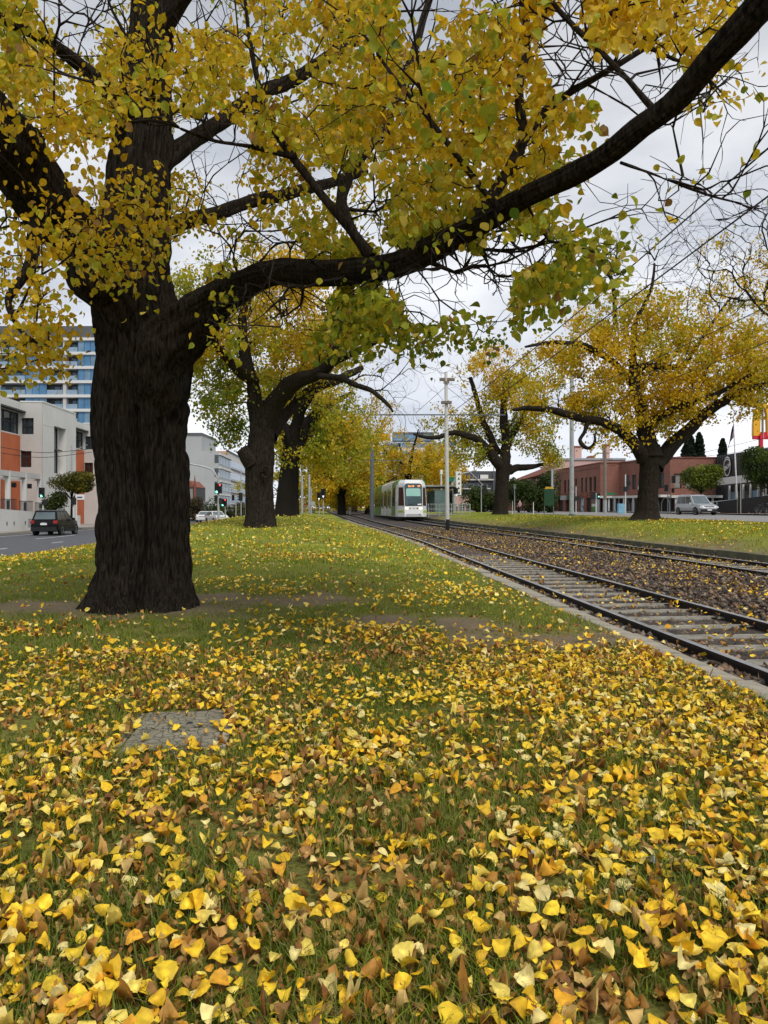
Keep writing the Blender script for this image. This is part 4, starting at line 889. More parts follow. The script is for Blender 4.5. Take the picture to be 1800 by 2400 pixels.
def patches(X, d): return fbm(X * .75, d * .75, seed=51, o=3), fbm(X * .5 + 9, d * .6, seed=53, o=3)
def blades(n, d0, d1, pw, hgt, wid, two):
    X, d = ground_samples(n, d0, d1, pw)
    clump = fbm(X * 4.2, d * 4.2, seed=57, o=3); g1_, g2_ = patches(X, d)
    ok = lawn_ok(X, d) & ~in_pit(X, d, -.02) & (rng.random(n) > dirt(X, d) * 1.05) & (clump + .3 * (g1_ - .5) > .27 + .16 * rng.random(n))
    X, d, clump = X[ok], d[ok], clump[ok]; n = len(X); z = lawn_z(X + SL * d, d) - .004
    a = rng.random(n) * 6.283; ln = hgt * (.45 + .9 * rng.random(n)) * (.6 + clump); lean = ln * (.25 + .95 * rng.random(n)); w = wid * (.6 + .8 * rng.random(n))
    s = np.stack((np.cos(a), np.sin(a), 0 * a), -1); b_ = a + 1.57 + rng.normal(0, .5, n); f = np.stack((np.cos(b_), np.sin(b_), 0 * a), -1)
    p = np.stack((X, d, z), -1); up = np.array((0, 0, 1.))
    v0, v1 = p - s * w[:, None] / 2, p + s * w[:, None] / 2
    m = p + up * (ln * .62)[:, None] + f * (lean * .3)[:, None]; t = p + up * (ln * .92)[:, None] + f * lean[:, None]
    if two:
        V = np.stack((v0, v1, m + s * w[:, None] * .36, m - s * w[:, None] * .36, t), 1); i = np.arange(n)[:, None] * 5
        FA = [i + np.array([[0, 1, 2, 3]]), i + np.array([[3, 2, 4]])]; k = 5
    else:
        V = np.stack((v0, v1, t), 1); FA = [np.arange(n)[:, None] * 3 + np.array([[0, 1, 2]])]; k = 3
    q = rng.random((n, 1)); gg = fbm(X * .8, d * .8, seed=59)[:, None]
    c = np.array((.085, .155, .010)) * (1 - gg) + np.array((.22, .275, .022)) * gg
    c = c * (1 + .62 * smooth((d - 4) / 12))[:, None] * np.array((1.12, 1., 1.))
    c = np.where(q > .90, np.array((.26, .22, .09)), c) * (.65 + .6 * rng.random((n, 1)))
    return V.reshape(-1, 3), FA, np.repeat(c, k, 0)
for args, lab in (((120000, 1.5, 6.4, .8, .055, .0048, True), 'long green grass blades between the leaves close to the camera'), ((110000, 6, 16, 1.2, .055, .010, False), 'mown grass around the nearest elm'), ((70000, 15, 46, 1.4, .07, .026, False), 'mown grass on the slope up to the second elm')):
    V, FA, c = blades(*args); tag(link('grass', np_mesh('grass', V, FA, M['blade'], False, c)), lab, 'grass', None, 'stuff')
# grass on the right bank
n = 26000; d = 16 + 44 * rng.random(n) ** 1.2; xp = kr(d) + .2 + (XR - kr(d) - .3) * rng.random(n); ok = rng.random(n) < np.clip((xp - kr(d)) / 2.4 + (fbm((xp - SL * d) * .9, d * .9, seed=41) - .5) * .9, 0, 1)
d, xp = d[ok], xp[ok]; n = len(d); X = xp - SL * d; z = verge_z(xp, d); a = rng.random(n) * 6.283; w = .03
p = np.stack((X, d, z), -1); s = np.stack((np.cos(a), np.sin(a), 0 * a), -1) * w / 2; tp = p + np.stack((rng.normal(0, .03, n), rng.normal(0, .03, n), .05 + .05 * rng.random(n)), -1)
c = (GREEN * 1.1 + (GREEN2 * 1.2 - GREEN) * rng.random((n, 1))) * (.8 + .4 * rng.random((n, 1)))
tag(link('grass', np_mesh('grass', np.stack((p - s, p + s, tp), 1).reshape(-1, 3), [np.arange(n)[:, None] * 3 + np.array([[0, 1, 2]])], M['blade'], False, np.repeat(c, 3, 0))), 'rough grass on the bank right of the tracks', 'grass', None, 'stuff')

# leaf blade as a curled sheet, 3 x 6 points with a toothed outline
def leaf_template(nr):
    v = np.linspace(0, 1, nr); wd_ = np.sin(np.clip(v, 0, 1) ** .80 * math.pi) ** .62 * .45; wd_[0] = .05; wd_[-1] = .02
    wd_[1:-1] *= 1 + .06 * (-1) ** np.arange(nr - 2)
    nc = 5 if nr > 7 else (4 if nr > 4 else 3); u = np.linspace(-1, 1, nc)
    T = np.zeros((nr, nc, 3)); T[:, :, 0] = wd_[:, None] * u[None]; T[:, :, 1] = v[:, None] - .5 - .05 * u[None] ** 2
    i = np.arange(nr - 1)[:, None] * nc + np.arange(nc - 1)[None]; i = i.ravel()
    return T.reshape(-1, 3), np.stack((i, i + 1, i + 1 + nc, i + nc), -1)
def curl(T, n, k1, k2, k3, asym=.1):
    V = np.repeat(T[None], n, 0); x, y = V[..., 0].copy(), V[..., 1].copy()
    a = (rng.normal(0, 1, (n, 1)) * k1); b_ = (rng.normal(.3, 1, (n, 1)) * k2); c_ = rng.normal(0, 1, (n, 1)) * k3
    # bend along the midrib on an arc, roll the sides up, twist
    th = y * a * 2; r = 1 / (np.abs(a) * 2 + 1e-3) * np.sign(a + 1e-9)
    y2 = np.sin(th) * r; z = r * (1 - np.cos(th))
    z = z + b_ * x * x * 2.4 + c_ * x * y * 2.2 + .05 * np.abs(x) + rng.normal(0, .010, x.shape)
    return np.stack((x * (1 - .25 * np.abs(b_)) * (.9 + .35 * rng.random((n, 1))), y2, z), -1)
def frames_on_ground(n, tilt):
    a = rng.random(n) * 6.283; Nn = unit(np.stack((rng.normal(0, tilt, n), rng.normal(0, tilt, n), np.ones(n)), -1))
    h = np.stack((np.cos(a), np.sin(a), 0 * a), -1); A = unit(h - Nn * (h * Nn).sum(1)[:, None]); X = np.cross(A, Nn); return X, A, Nn
LY = np.array([(.88, .60, .035), (.82, .50, .02), (.88, .68, .13), (.88, .73, .28), (.80, .40, .03)]); LB = np.array([(.44, .205, .035), (.54, .30, .08), (.27, .12, .03), (.62, .41, .13), (.37, .19, .06)])
def litter_cols(n, brown):
    k = rng.integers(0, 5, n); c = np.where(brown[:, None], LB[k], LY[rng.choice(5, n, p=[.34, .26, .2, .12, .08])])
    return c * (.8 + .35 * rng.random((n, 1)))
def litter(X, d, z, brown, size, nr, tilt=.3, lift=.02, name='leaf_litter', label=None, curlk=1.):
    n = len(X); T, Fc = leaf_template(nr); V = curl(T, n, .65 * curlk, .60 * curlk, .32 * curlk)
    V[brown] = curl(T, int(brown.sum()), 1.15 * curlk, 1.1 * curlk, .8 * curlk)
    sz = size * (.5 + .8 * rng.random(n) ** 1.2) * np.where(brown, .85, 1.); fx, fy, fz = frames_on_ground(n, tilt)
    V = V * sz[:, None, None]; V = V[..., :1] * fx[:, None] + V[..., 1:2] * fy[:, None] + V[..., 2:] * fz[:, None]
    V[..., 2] -= V[..., 2].min(1)[:, None]
    V += np.stack((X, d, z + lift * rng.random(n)), -1)[:, None]
    c = litter_cols(n, brown); mid = 1 + .16 * (np.abs(T[:, 0]) < 1e-6) - .10 * np.clip(np.abs(T[:, 0]) / .45, 0, 1)
    cv = np.repeat(c, len(T), 0).reshape(n, len(T), 3) * (1 + rng.normal(0, .09, (n, len(T), 1))) * mid[None, :, None]
    two = (rng.random(n) < .25)[:, None, None] * np.clip(T[None, :, 1:2] + .2, 0, 1) * rng.random((n, 1, 1)); cv = cv * (1 - two) + cv * np.array((.62, .42, .4)) * two
    return V, Fc, cv
def density(X, d):
    g1_, g2_ = patches(X, d)
    right = smooth((X + .3 * d - 1.2) / 2.2) * smooth((9 - d) / 2)
    y = .80 + 2.0 * (g1_ - .48) - .46 * smooth((d - 2.6) / 2.6) * (1 - .75 * right) + .45 * right - .30 * smooth((d - 4.5) / 4) * (1 - right)
    b_ = .60 + 2.4 * (g2_ - .47) - .22 * smooth((d - 2.5) / 3) + .25 * smooth((3.2 - d) / 1.) + .25 * right + .3 * (1 - np.clip(np.hypot(X - PX, (d - PY) * .8) / 1.1, 0, 1)) - .5 * smooth((d - 5) / 4)
    return np.clip(y, .07, 1), np.clip(b_, .015, 1)
def near_leaves(n, d0, d1, pw, pb):
    X, d = ground_samples(n, d0, d1, pw); y, b_ = density(X, d); brown = rng.random(n) < pb
    ok = lawn_ok(X, d) & (rng.random(n) < np.where(brown, b_, y)) & ~(in_pit(X, d, -.05) & (rng.random(n) > .12)) & (rng.random(n) > dirt(X, d) * .75)
    return X[ok], d[ok], brown[ok]
def emit(name, label, X, d, z, brown, size, nr, tilt, lift, ck=1.):
    V, Fc, cv = litter(X, d, z, brown, size, nr, tilt, lift, curlk=ck); k = V.shape[1]
    FA = (np.arange(len(V))[:, None, None] * k + Fc[None]).reshape(-1, 4)
    tag(link(name, np_mesh(name, V.reshape(-1, 3), [FA], M['litter'], nr > 4, cv.reshape(-1, 3))), label, 'leaves', None, 'stuff'); return V
X, d, br_ = near_leaves(31000, 1.5, 6.6, .45, .52)
z = lawn_z(X + SL * d, d) + np.where(br_, .004, .022)
zz = np.where(in_pit(X, d), pz + .004, z)
# the 300 largest yellow leaves lie there as leaves of their own
px_ = 900 + X / d * F; py_ = HOR + (EYE - z) / d * F; vis = (px_ > 20) & (px_ < 1780) & (py_ < 2380) & ~br_
order = np.argsort(-(vis / d)); pick = order[:300]; rest = np.setdiff1d(np.arange(len(X)), pick)
emit('leaf_litter', 'thick mix of yellow and brown elm leaves in the foreground grass', X[rest], d[rest], zz[rest], br_[rest], .051, 5, .30, .016, 1.1)
V, Fc, cv = litter(X[pick], d[pick], zz[pick] + .012, br_[pick], .054, 9, .34, .020, curlk=1.15)
WORDS = [('bright yellow', LY[0]), ('deep golden', LY[1]), ('pale yellow', LY[2]), ('cream-yellow', LY[3]), ('orange-tinted', LY[4])]
COLS = ['at the left edge', 'near the left edge', 'well left', 'left', 'left of centre', 'just left of centre', 'just right of centre', 'right of centre', 'right', 'well right', 'near the right edge', 'at the right edge']
ROWS = ['touching the bottom edge', 'just above the bottom edge', 'low in the foreground', 'a little higher up', 'higher in the foreground', 'highest of the near leaves']
for q in range(len(pick)):
    i = pick[q]; c0 = V[q].mean(0); k = int(np.argmin([np.abs(w[1] - cv[q].mean(0)).sum() for w in WORDS]))
    me = np_mesh('fallen_leaf', V[q] - c0, [Fc], M['litter'], True, cv[q]); sx_ = COLS[min(int(px_[i] / 150), 11)]; sy_ = ROWS[min(int(max(2400 - py_[i], 0) / 75), 5)]; hs = 'small' if np.ptp(V[q], axis=0).max() < .058 else 'large'; cu_ = 'curled' if np.ptp(V[q][:, 2]) > .030 else 'flat'
    o = link('fallen_leaf', me, None, c0); tag(o, f'{hs} {cu_} {WORDS[k][0]} fallen leaf, {sy_}, {sx_}', 'leaf', 'yellow elm leaves lying in the foreground grass')
X, d, br_ = near_leaves(44000, 6.4, 17, 1.15, .45); keep_ = rng.random(len(X)) < .75; X, d, br_ = X[keep_], d[keep_], br_[keep_]
emit('leaf_litter', 'yellow elm leaves scattered round the big trunk', X, d, lawn_z(X + SL * d, d) + .015, br_, .066, 4, .4, .03)
X, d = ground_samples(22000, 16, 50, 1.3); ok = lawn_ok(X, d) & (rng.random(len(X)) < .28 + .8 * np.clip((patches(X, d)[0] - .42) * 3, 0, 1)); X, d = X[ok], d[ok]
emit('leaf_litter', 'yellow leaves thinly strewn over the far lawn', X, d, lawn_z(X + SL * d, d) + .02, rng.random(len(X)) < .2, .08, 3, .4, .04)
# leaves on the track bed, drifted against the rails, and on the right bank
n = 15000; d = 6 + 42 * rng.random(n) ** 1.25; xp = kl(d) + .2 + (kr(d) - kl(d) - .3) * rng.random(n)
dr = np.minimum.reduce([abs(xp - (f(d) + s * .7535 + .14 * k)) for f in (tl, tr) for s in (-1, 1) for k in (-1, 1)])
on = np.minimum.reduce([abs(xp - (f(d) + s * .7535)) for f in (tl, tr) for s in (-1, 1)]) < .05
pn = fbm((xp - SL * d) * .8, d * .8, seed=63, o=3); ok = ~on & (rng.random(n) < np.clip(.2 + 2. * (pn - .46) + .35 * (dr < .12), .05, 1)); d, xp = d[ok], xp[ok]; X = xp - SL * d
emit('leaf_litter', 'yellow and brown leaves caught on the ballast and sleepers', X, d, zt(d) - .085, rng.random(len(X)) < .42, .066, 4, .3, .03)
n = 9000; d = 18 + 34 * rng.random(n) ** 1.1; xp = kr(d) + .15 + (XR - kr(d) - .3) * rng.random(n); X = xp - SL * d
ok = rng.random(n) < np.clip(.25 + 1.8 * (fbm(X * .6, d * .6, seed=65, o=3) - .42), .05, 1); X, d, xp = X[ok], d[ok], xp[ok]
low = (xp - kr(d)) < 2.2
emit('leaf_litter', 'leaves strewn over the bank right of the tracks', X, d, verge_z(xp, d) + .02, (rng.random(len(X)) < np.where(low, .65, .25)), .085, 3, .4, .04)
# scraps of litter in the foreground
for (px, py, lab) in ((1516, 2020, 'crumpled silver foil wrapper among the leaves'), (1256, 2008, 'small white paper scrap beside dark twigs in the leaves')):
    x, y = px_ground(px, py, 1.28); b = MB(); 
    vs = [(x + random.uniform(-.03, .03), y + random.uniform(-.02, .02), float(lawn_z(np.array(x + SL * y), np.array(y))) + .03 + random.uniform(0, .03)) for _ in range(9)]
    b.add(vs, [(0, 1, 2), (1, 2, 3), (2, 3, 4), (3, 4, 5), (4, 5, 6), (5, 6, 7), (6, 7, 8), (0, 4, 8), (1, 5, 7)])
    tag(b.build('litter_scrap', M['railtop'] if 'foil' in lab else M['white']), lab, 'litter')
# ------------------------------------------------------------------ the tram
M['tramwhite'] = mat('tram white', (.74, .75, .76), .3, var=.03, spec=.5)
M['tramcream'] = mat('tram roof cream', (.66, .66, .60), .4, var=.05)
M['tramgreen'] = mat('tram green film', (.10, .23, .045), .3, var=.35, scale=1.2)
M['lime'] = mat('lime film', (.42, .55, .03), .35, var=.12, scale=2)
M['screen'] = mat('tram windscreen', (.035, .075, .085), .12, var=.4, scale=1.1, spec=.7)
M['blind'] = mat('sun blind behind the windscreen', (.30, .56, .50), .6, var=.06)
M['sideglass'] = mat('brown cab side glass', (.045, .020, .016), .2, var=.3, scale=2)
M['under'] = mat('underframe', (.02, .02, .02), .8)
M['amber'] = glow('amber display', (1., .36, .10), 1.1)
M['lamp'] = glow('head lamp', (1., .93, .45), .9)
M['grey'] = mat('mid grey', (.35, .36, .37), .5, var=.05)
def text_mesh(body, size, m, parent, loc, rot, name='lettering', extr=.003, align='CENTER', shear=0., sx=1.):
    cu = bpy.data.curves.new(name, 'FONT'); cu.body = body; cu.size = size; cu.extrude = extr; cu.align_x = align; cu.align_y = 'CENTER'; cu.resolution_u = 3; cu.shear = shear
    ob = bpy.data.objects.new(name, cu); COL.objects.link(ob); dg = bpy.context.evaluated_depsgraph_get()
    me = bpy.data.meshes.new_from_object(ob.evaluated_get(dg)); bpy.data.objects.remove(ob); me.materials.clear(); me.materials.append(m)
    o = link(name, me, parent, loc); o.rotation_euler = rot; o.scale = (sx, 1, 1); return o
TX, TY = P(970, 1200, 62)[0], 62.
tram = thing('tram', 'white and green low-floor tram with a lit orange destination sign', 'tram', (TX, TY, float(zt(TY)) - .01), math.atan(.10))
def outline(z, y0=0., y1=22.7, n=7):
    rake = .16 * (z - .28) ; w = 1.325 - .10 * max(0, (z - 1.4) / 2) ** 2
    f = [(-w, y0 + 1.85 + rake * .4), (-w * .985, y0 + 1.45 + rake * .7), (-w * .92, y0 + .95 + rake * .9), (-w * .58, y0 + rake), (w * .58, y0 + rake), (w * .92, y0 + .95 + rake * .9), (w * .985, y0 + 1.45 + rake * .7), (w, y0 + 1.85 + rake * .4)]
    return f + [(w, y1), (-w, y1)]
zs = [.28, .34, .62, .9, 1.15, 1.5, 2.0, 2.5, 2.9, 3.15, 3.32, 3.42]; b = MB()
rings = []
for i, z in enumerate(zs):
    o_ = np.array(outline(z))
    if z > 3.1: o_ = o_ * np.array((1 - (z - 3.1) * .35, 1)) ; o_[:8, 1] += (z - 3.1) * .9
    rings.append([(x, y, z) for x, y in o_])
b.v = [tuple(map(float, p)) for r in rings for p in r]; k = 10
for i in range(len(zs) - 1):
    for j in range(k): b.f.append((i * k + j, i * k + (j + 1) % k, (i + 1) * k + (j + 1) % k, (i + 1) * k + j)); b.m.append(0)
b.f += [tuple(range(k)), tuple(range((len(zs) - 1) * k, len(zs) * k))]; b.m += [0, 0]
body = b.build('body', M['tramwhite'], tram)
def fr(x, z, off=.012):
    """a point on the raked front of the tram"""
    o_ = outline(z); xs = [p[0] for p in o_[1:7]]; ys = [p[1] for p in o_[1:7]]
    return np.array((x, np.interp(x, xs, ys) - off, z))
def front_patch(name, pts, m, parent, off=.012):
    b = MB(); vs = [fr(x, z, off) for x, z in pts] + [fr(x, z, -.03) for x, z in pts]; n = len(pts)
    b.add(vs, [tuple(range(n))] + [(i, (i + 1) % n, n + (i + 1) % n, n + i) for i in range(n)]); return b.build(name, m, parent)
def rrect(x0, x1, z0, z1, r, r2=None, n=5):
    r2 = r if r2 is None else r2; o_ = []
    for (cx, cz, a0, rr) in ((x1 - r2, z0 + r2, -90, r2), (x1 - r, z1 - r, 0, r), (x0 + r, z1 - r, 90, r), (x0 + r2, z0 + r2, 180, r2)):
        for k in range(n + 1):
            a = math.radians(a0 + 90 * k / n); o_.append((cx + rr * math.cos(a), cz + rr * math.sin(a)))
    return o_
ws = front_patch('windscreen_seal', rrect(-.735, .735, 1.19, 3.10, .22, .06), M['black'], tram, .010)
sc2 = front_patch('windscreen', rrect(-.69, .69, 1.24, 3.05, .2, .05), M['screen'], tram, .022)
front_patch('sun_blind', [(-.62, 2.02), (.60, 2.02), (.60, 2.58), (.50, 2.68), (-.52, 2.68), (-.62, 2.58)], M['blind'], sc2, .034)
front_patch('sticker', [(.34, 1.27), (.66, 1.27), (.66, 1.40), (.34, 1.36)], M['white'], sc2, .034)
b = MB(); b.bar(fr(-.40, 1.30, .045), fr(-.05, 1.36, .045), .03, .02); b.bar(fr(-.40, 1.28, .045), fr(-.40, 1.75, .045), .03, .02); b.build('wiper', M['black'], tram)
for s in (-1, 1): front_patch('cab_side_window', [(s * 1.20, 1.22), (s * .80, 1.22), (s * .84, 2.78), (s * 1.15, 2.78)], M['sideglass'], tram, .04)
text_mesh('Box Hill', .24, M['amber'], tram, fr(-.18, 2.86, .05), (math.radians(81), 0, 0), 'destination_sign', sx=.62); text_mesh('109', .24, M['amber'], tram, fr(.46, 2.86, .05), (math.radians(81), 0, 0), 'route_number', sx=.7)
for x in (-.60, .60): front_patch('headlight', rrect(x - .13, x + .13, .93, 1.06, .06), M['lamp'], tram, .02)
for x in (-.30, .34): front_patch('lens', [(x + .06 * math.cos(a), .99 + .06 * math.sin(a)) for a in np.linspace(0, 5.7, 10)], M['under'], tram, .02)
M['blue'] = mat('logo blue', (.02, .03, .12), .5); M['red'] = mat('logo red', (.5, .03, .06), .5)
text_mesh('PT', .17, M['blue'], tram, fr(.02, .97, .03), (math.radians(90), 0, 0), 'lettering'); front_patch('logo_arrow', [(.18, .96), (.32, 1.03), (.20, 1.06), (.24, 1.01)], M['red'], tram, .022)
for s in (-1, 1): front_patch('lime_stripe', [(s * 1.20, .62), (s * .79, .64), (s * .84, .80), (s * 1.20, .82)], M['lime'], tram, .013)
front_patch('bumper_recess', [(-.74, .30), (.74, .30), (.60, .53), (-.60, .53)], M['grey'], tram, .014); front_patch('coupler_hole', [(.50 + .05 * math.cos(a), .47 + .05 * math.sin(a)) for a in np.linspace(0, 5.7, 10)], M['black'], tram, .02)
# sides: green cab section, white section with lime-framed doors, green tail section
for s in (-1, 1):
    x0 = lambda z: s * (1.325 - .10 * max(0, (z - 1.4) / 2) ** 2 + .012)
    def panel(name, y0, y1, z0, z1, m, off=0., parent=None):
        b = MB(); a_ = x0(z0) + s * off; c_ = x0((z0 + z1) / 2) + s * off; d_ = x0(z1) + s * off; zm = (z0 + z1) / 2; i_ = s * .03
        b.add([(a_, y0, z0), (a_, y1, z0), (c_, y1, zm), (c_, y0, zm), (d_, y1, z1), (d_, y0, z1), (a_ - i_, y0, z0), (a_ - i_, y1, z0), (d_ - i_, y1, z1), (d_ - i_, y0, z1)],
              [(0, 1, 2, 3), (3, 2, 4, 5), (0, 6, 7, 1), (4, 8, 9, 5), (0, 3, 5, 9, 6), (1, 7, 8, 4, 2)])
        return b.build(name, m, parent or tram)
    panel('green_panel', 2.1, 4.6, .34, 3.05, M['tramgreen']); panel('green_panel', 15.3, 22.6, .34, 3.05, M['tramgreen'])
    for y in (2.4, 15.8, 18.2, 20.4): panel('window', y, y + 1.9, 1.2, 2.75, M['glass'], .006)
    for y in (5.4, 8.2, 12.2):
        panel('door_frame', y, y + 1.75, .36, 2.85, M['lime'], .004)
        for k in (0, 1): panel('door_leaf', y + .12 + .78 * k, y + .83 + .78 * k, .42, 2.72, M['tramwhite'], .012); panel('door_window', y + .2 + .78 * k, y + .75 + .78 * k, 1.0, 2.6, M['glass'], .02)
    for y in (7.25, 10.1, 11.1, 14.1): panel('window', y, y + .85, 1.2, 2.75, M['glass'], .006)
    for y in (4.75, 15.0): panel('gangway', y, y + .18, .34, 3.3, M['under'], .005)
    for y0, y1, m in ((1.3, 4.7, 'tramgreen'), (4.95, 15.0, 'tramcream'), (15.2, 22.6, 'tramgreen')):
        b = MB(); b.prism([(s * 1.27, 3.05), (s * 1.20, 3.34), (s * .95, 3.50), (s * .8, 3.50), (s * .8, 3.05)], 1, y0 + .3, y1); 
        b.build('roof_fairing', M[m], tram)
b = MB(); b.box((0, 11.5, .08), (2.3, 21.5, .24)); b.build('underframe', M['under'], tram)
for y in (3.4, 5.2, 11, 18.5, 20.3):
    for s in (-1, 1): b = MB(); b.prism([(y + .3 * math.cos(a), .31 + .3 * math.sin(a)) for a in np.linspace(0, 6.283, 16, False)], 0, s * .70, s * .80); b.build('wheel', M['under'], tram)
b = MB()
b.bar((-.4, 9.4, 3.42), (-.4, 9.0, 4.1), .06, .06); b.bar((.4, 9.4, 3.42), (.4, 9.0, 4.1), .06, .06); b.bar((-.4, 9.0, 4.1), (0, 10.2, 5.3), .05, .05); b.bar((.4, 9.0, 4.1), (0, 10.2, 5.3), .05, .05); b.bar((-.75, 10.2, 5.32), (.75, 10.2, 5.32), .07, .06); b.box((0, 9.4, 3.38), (1.2, .8, .12)); b.build('pantograph', M['black'], tram)
b = MB(); b.box((.95, 1.9, 3.38), (.12, .12, .22)); b.box((.75, 1.9, 3.38), (.14, .2, .1)); b.build('aerial', M['grey'], tram)
for s in (-1, 1): b = MB(); b.bar((s * 1.28, 1.55, 1.45), (s * 1.52, 1.4, 1.5), .03, .03); b.box((s * 1.54, 1.4, 1.22), (.08, .16, .36)); b.build('mirror', M['black'], tram)

# ------------------------------------------------------------------ overhead poles and wires
POLES = 'tram poles down the middle of the track'
def pole(label, px, basepy, D, top, r, m, arms=(), blackbase=0., cap=False, group=POLES, name='tram_pole', lean=0.):
    p = P(px, basepy, D); h = P(px, top, D)[2] - p[2]; root = thing(name, label, 'pole', p, 0, group)
    b = MB(); z = [-.2, h * .5, h]; b.tube([(lean * t / h, 0, t) for t in z], [r * 1.06, r, r * .8], 10); b.build('mast', m, root)
    if blackbase: b = MB(); b.tube([(0, 0, -.2), (0, 0, blackbase)], r * 1.10, 10); b.build('black_base', M['black'], root)
    for (z, x0, x1, w) in arms: b = MB(); b.bar((x0 + lean, 0, z), (x1 + lean, 0, z), w, w); b.build('crossarm', M['darkpole'] if w < .1 else M['wood'], root)
    return root, h
D = 44.; pa, ph = pole('pale overhead pole with a black foot standing between the tracks', 1049, 1244, D, 872, .115, M['palepole'], [(6.9, -4.35, 3.55, .07), (9.0, -.38, .52, .17)], .68, lean=-.10)
b = MB(); b.box((-.08, -.1, 7.55), (.62, .3, .14)); b.box((-.08, -.1, 8.75), (.34, .12, .14)); b.build('insulator', M['wood'], pa)
b = MB(); b.tube([(-.1, 0, 8.6), (-1.9, 0, 7.0)], .012, 4); b.tube([(-.1, 0, 8.6), (1.9, 0, 7.0)], .012, 4); b.build('stay_wire', M['black'], pa)
pole('dark grey overhead pole touching the side of the tram', 872, 1218, 70, 1050, .20, M['darkpole'], [(5.6, -3., 3., .06)])
pole('fourth overhead pole back, left of the dark grey one', 818, 1216, 98, 1062, .17, M['galv'], [(7.0, -2.6, 3., .06)])
pole('slim pale overhead pole far back under golden leaves', 796, 1215, 124, 1128, .14, M['palepole'], [(5.5, -2.6, 2.6, .06)])
pole('thin yellowish pole third from the tram signals', 778, 1214, 150, 1158, .12, M['palepole']); pole('shortest thin pole nearest the tram signals', 765, 1213, 175, 1166, .12, M['palepole'])
pole('tall pale pole beside the pair of tram signals', 757, 1212, 112, 1130, .09, M['galv'])
def wire(label, pts, r=.012):
    b = MB(); b.tube(spline(pts, 6), r, 5); o = b.build('overhead_wire', M['black']); tag(o, label, 'wire', 'wires over the tracks')
def wz(x, z0, sag=.15): return [W(x, 3, z0), W(x, 22, z0 - sag), W(x - .5, 44, z0), W(x - 2.2, 62, z0 - sag + .2), W(x - 3.4, 84, z0 + .3), W(x - 4.4, 110, z0 + .4)]
wire('upper wire over the left track, highest at the right edge', wz(5.0, 5.6)); wire('contact wire over the left track, second from the top', wz(4.3, 4.5, .1), .010)
wire('upper wire over the right track', wz(10.6, 6.5)); wire('contact wire over the right track, lowest of the four', wz(9.9, 5.3, .1), .010)
wire('thin wire crossing from the white pole to the road side', [P(1049, 1000, 44), P(1240, 940, 46), P(1560, 790, 50), P(1900, 640, 54)], .014)
def pwire(label, a, c): b = MB(); m_ = (a + c) / 2 - np.array((0, 0, .5)); b.tube(spline([a, m_, c], 8), .022, 4); tag(b.build('power_line', M['black']), label, 'wire', 'power lines along the far pavement')
pwire('power line sagging in front of the cypresses', P(1425, 1092, 88), P(1860, 1010, 80)); pwire('power line above the black corrugated wall', P(1425, 1080, 88), P(1860, 1040, 80)); pwire('power line before the pink upper storey', P(1190, 1130, 130), P(1425, 1085, 88))
pwire('upper wire across the front of the concrete offices', P(-40, 1040, 58), P(215, 1052, 62)); pwire('lower wire across the front of the concrete offices', P(-40, 1055, 58), P(215, 1060, 62))

# ------------------------------------------------------------------ street furniture
def disc(b, c, r, n=12, axis=1, th=.03):
    pts = [(r * math.cos(a), r * math.sin(a)) for a in np.linspace(0, 6.283, n, False)]; return b.prism([(c[0] + u, c[2] + v) for u, v in pts], 1, c[1] - th, c[1] + th)
M['redlit'] = glow('lit red arrow', (1., .12, .10), 1.2); M['greenlit'] = glow('lit green lamp', (.25, 1., .75), 1.3); M['whitelit'] = glow('lit white T', (1., 1., .98), 1.1)
M['lensoff'] = mat('unlit lens', (.03, .012, .012), .3)
def head(parent, loc, w, h, lit=None, rz=0., lamps=3, cols=1, prnt=None):
    hd = MB().box((0, 0, 0), (w, .05, h)); hd.box((0, .1, .04), (w * .7, .16, h - .08)); o = hd.build('signal_head', M['black'], parent, loc=loc, rz=rz)
    for c in range(cols):
        for k in range(lamps):
            x = (c - (cols - 1) / 2) * w * .45; z = h * (k + .5) / lamps; r = min(.10, h / lamps * .36)
            kind = (lit or {}).get((c, k)); b = MB()
            if kind == 'arrow': b.add([(x - r, -.05, z + r * .6), (x + r, -.05, z + r * .9), (x - r * .1, -.05, z - r), (x - r, -.03, z + r * .6), (x + r, -.03, z + r * .9), (x - r * .1, -.03, z - r)], [(0, 1, 2), (3, 5, 4), (0, 3, 4, 1), (1, 4, 5, 2), (2, 5, 3, 0)]); b.build('lens', M['redlit'], o)
            elif kind == 'T': b.box((x, -.04, z - r), (r * .5, .02, 2 * r)); b.box((x, -.04, z + r * .25), (r * 1.6, .022, r * .7)); b.build('lens', M['whitelit'], o)
            else: disc(b, (x, -.035, z), r, 12, 1, .012); b.build('lens', M['greenlit'] if kind == 'green' else M['lensoff'], o)
            v = MB(); a = np.linspace(0, math.pi, 9); vs = [(x + (r + .015) * math.cos(t), y, z + (r + .015) * math.sin(t)) for y in (-.2, -.02) for t in a]
            v.add(vs, [(i, i + 1, i + 10, i + 9) for i in range(8)]); v.build('visor', M['black'], o)
    return o
SIG = 'traffic signals of the junction'
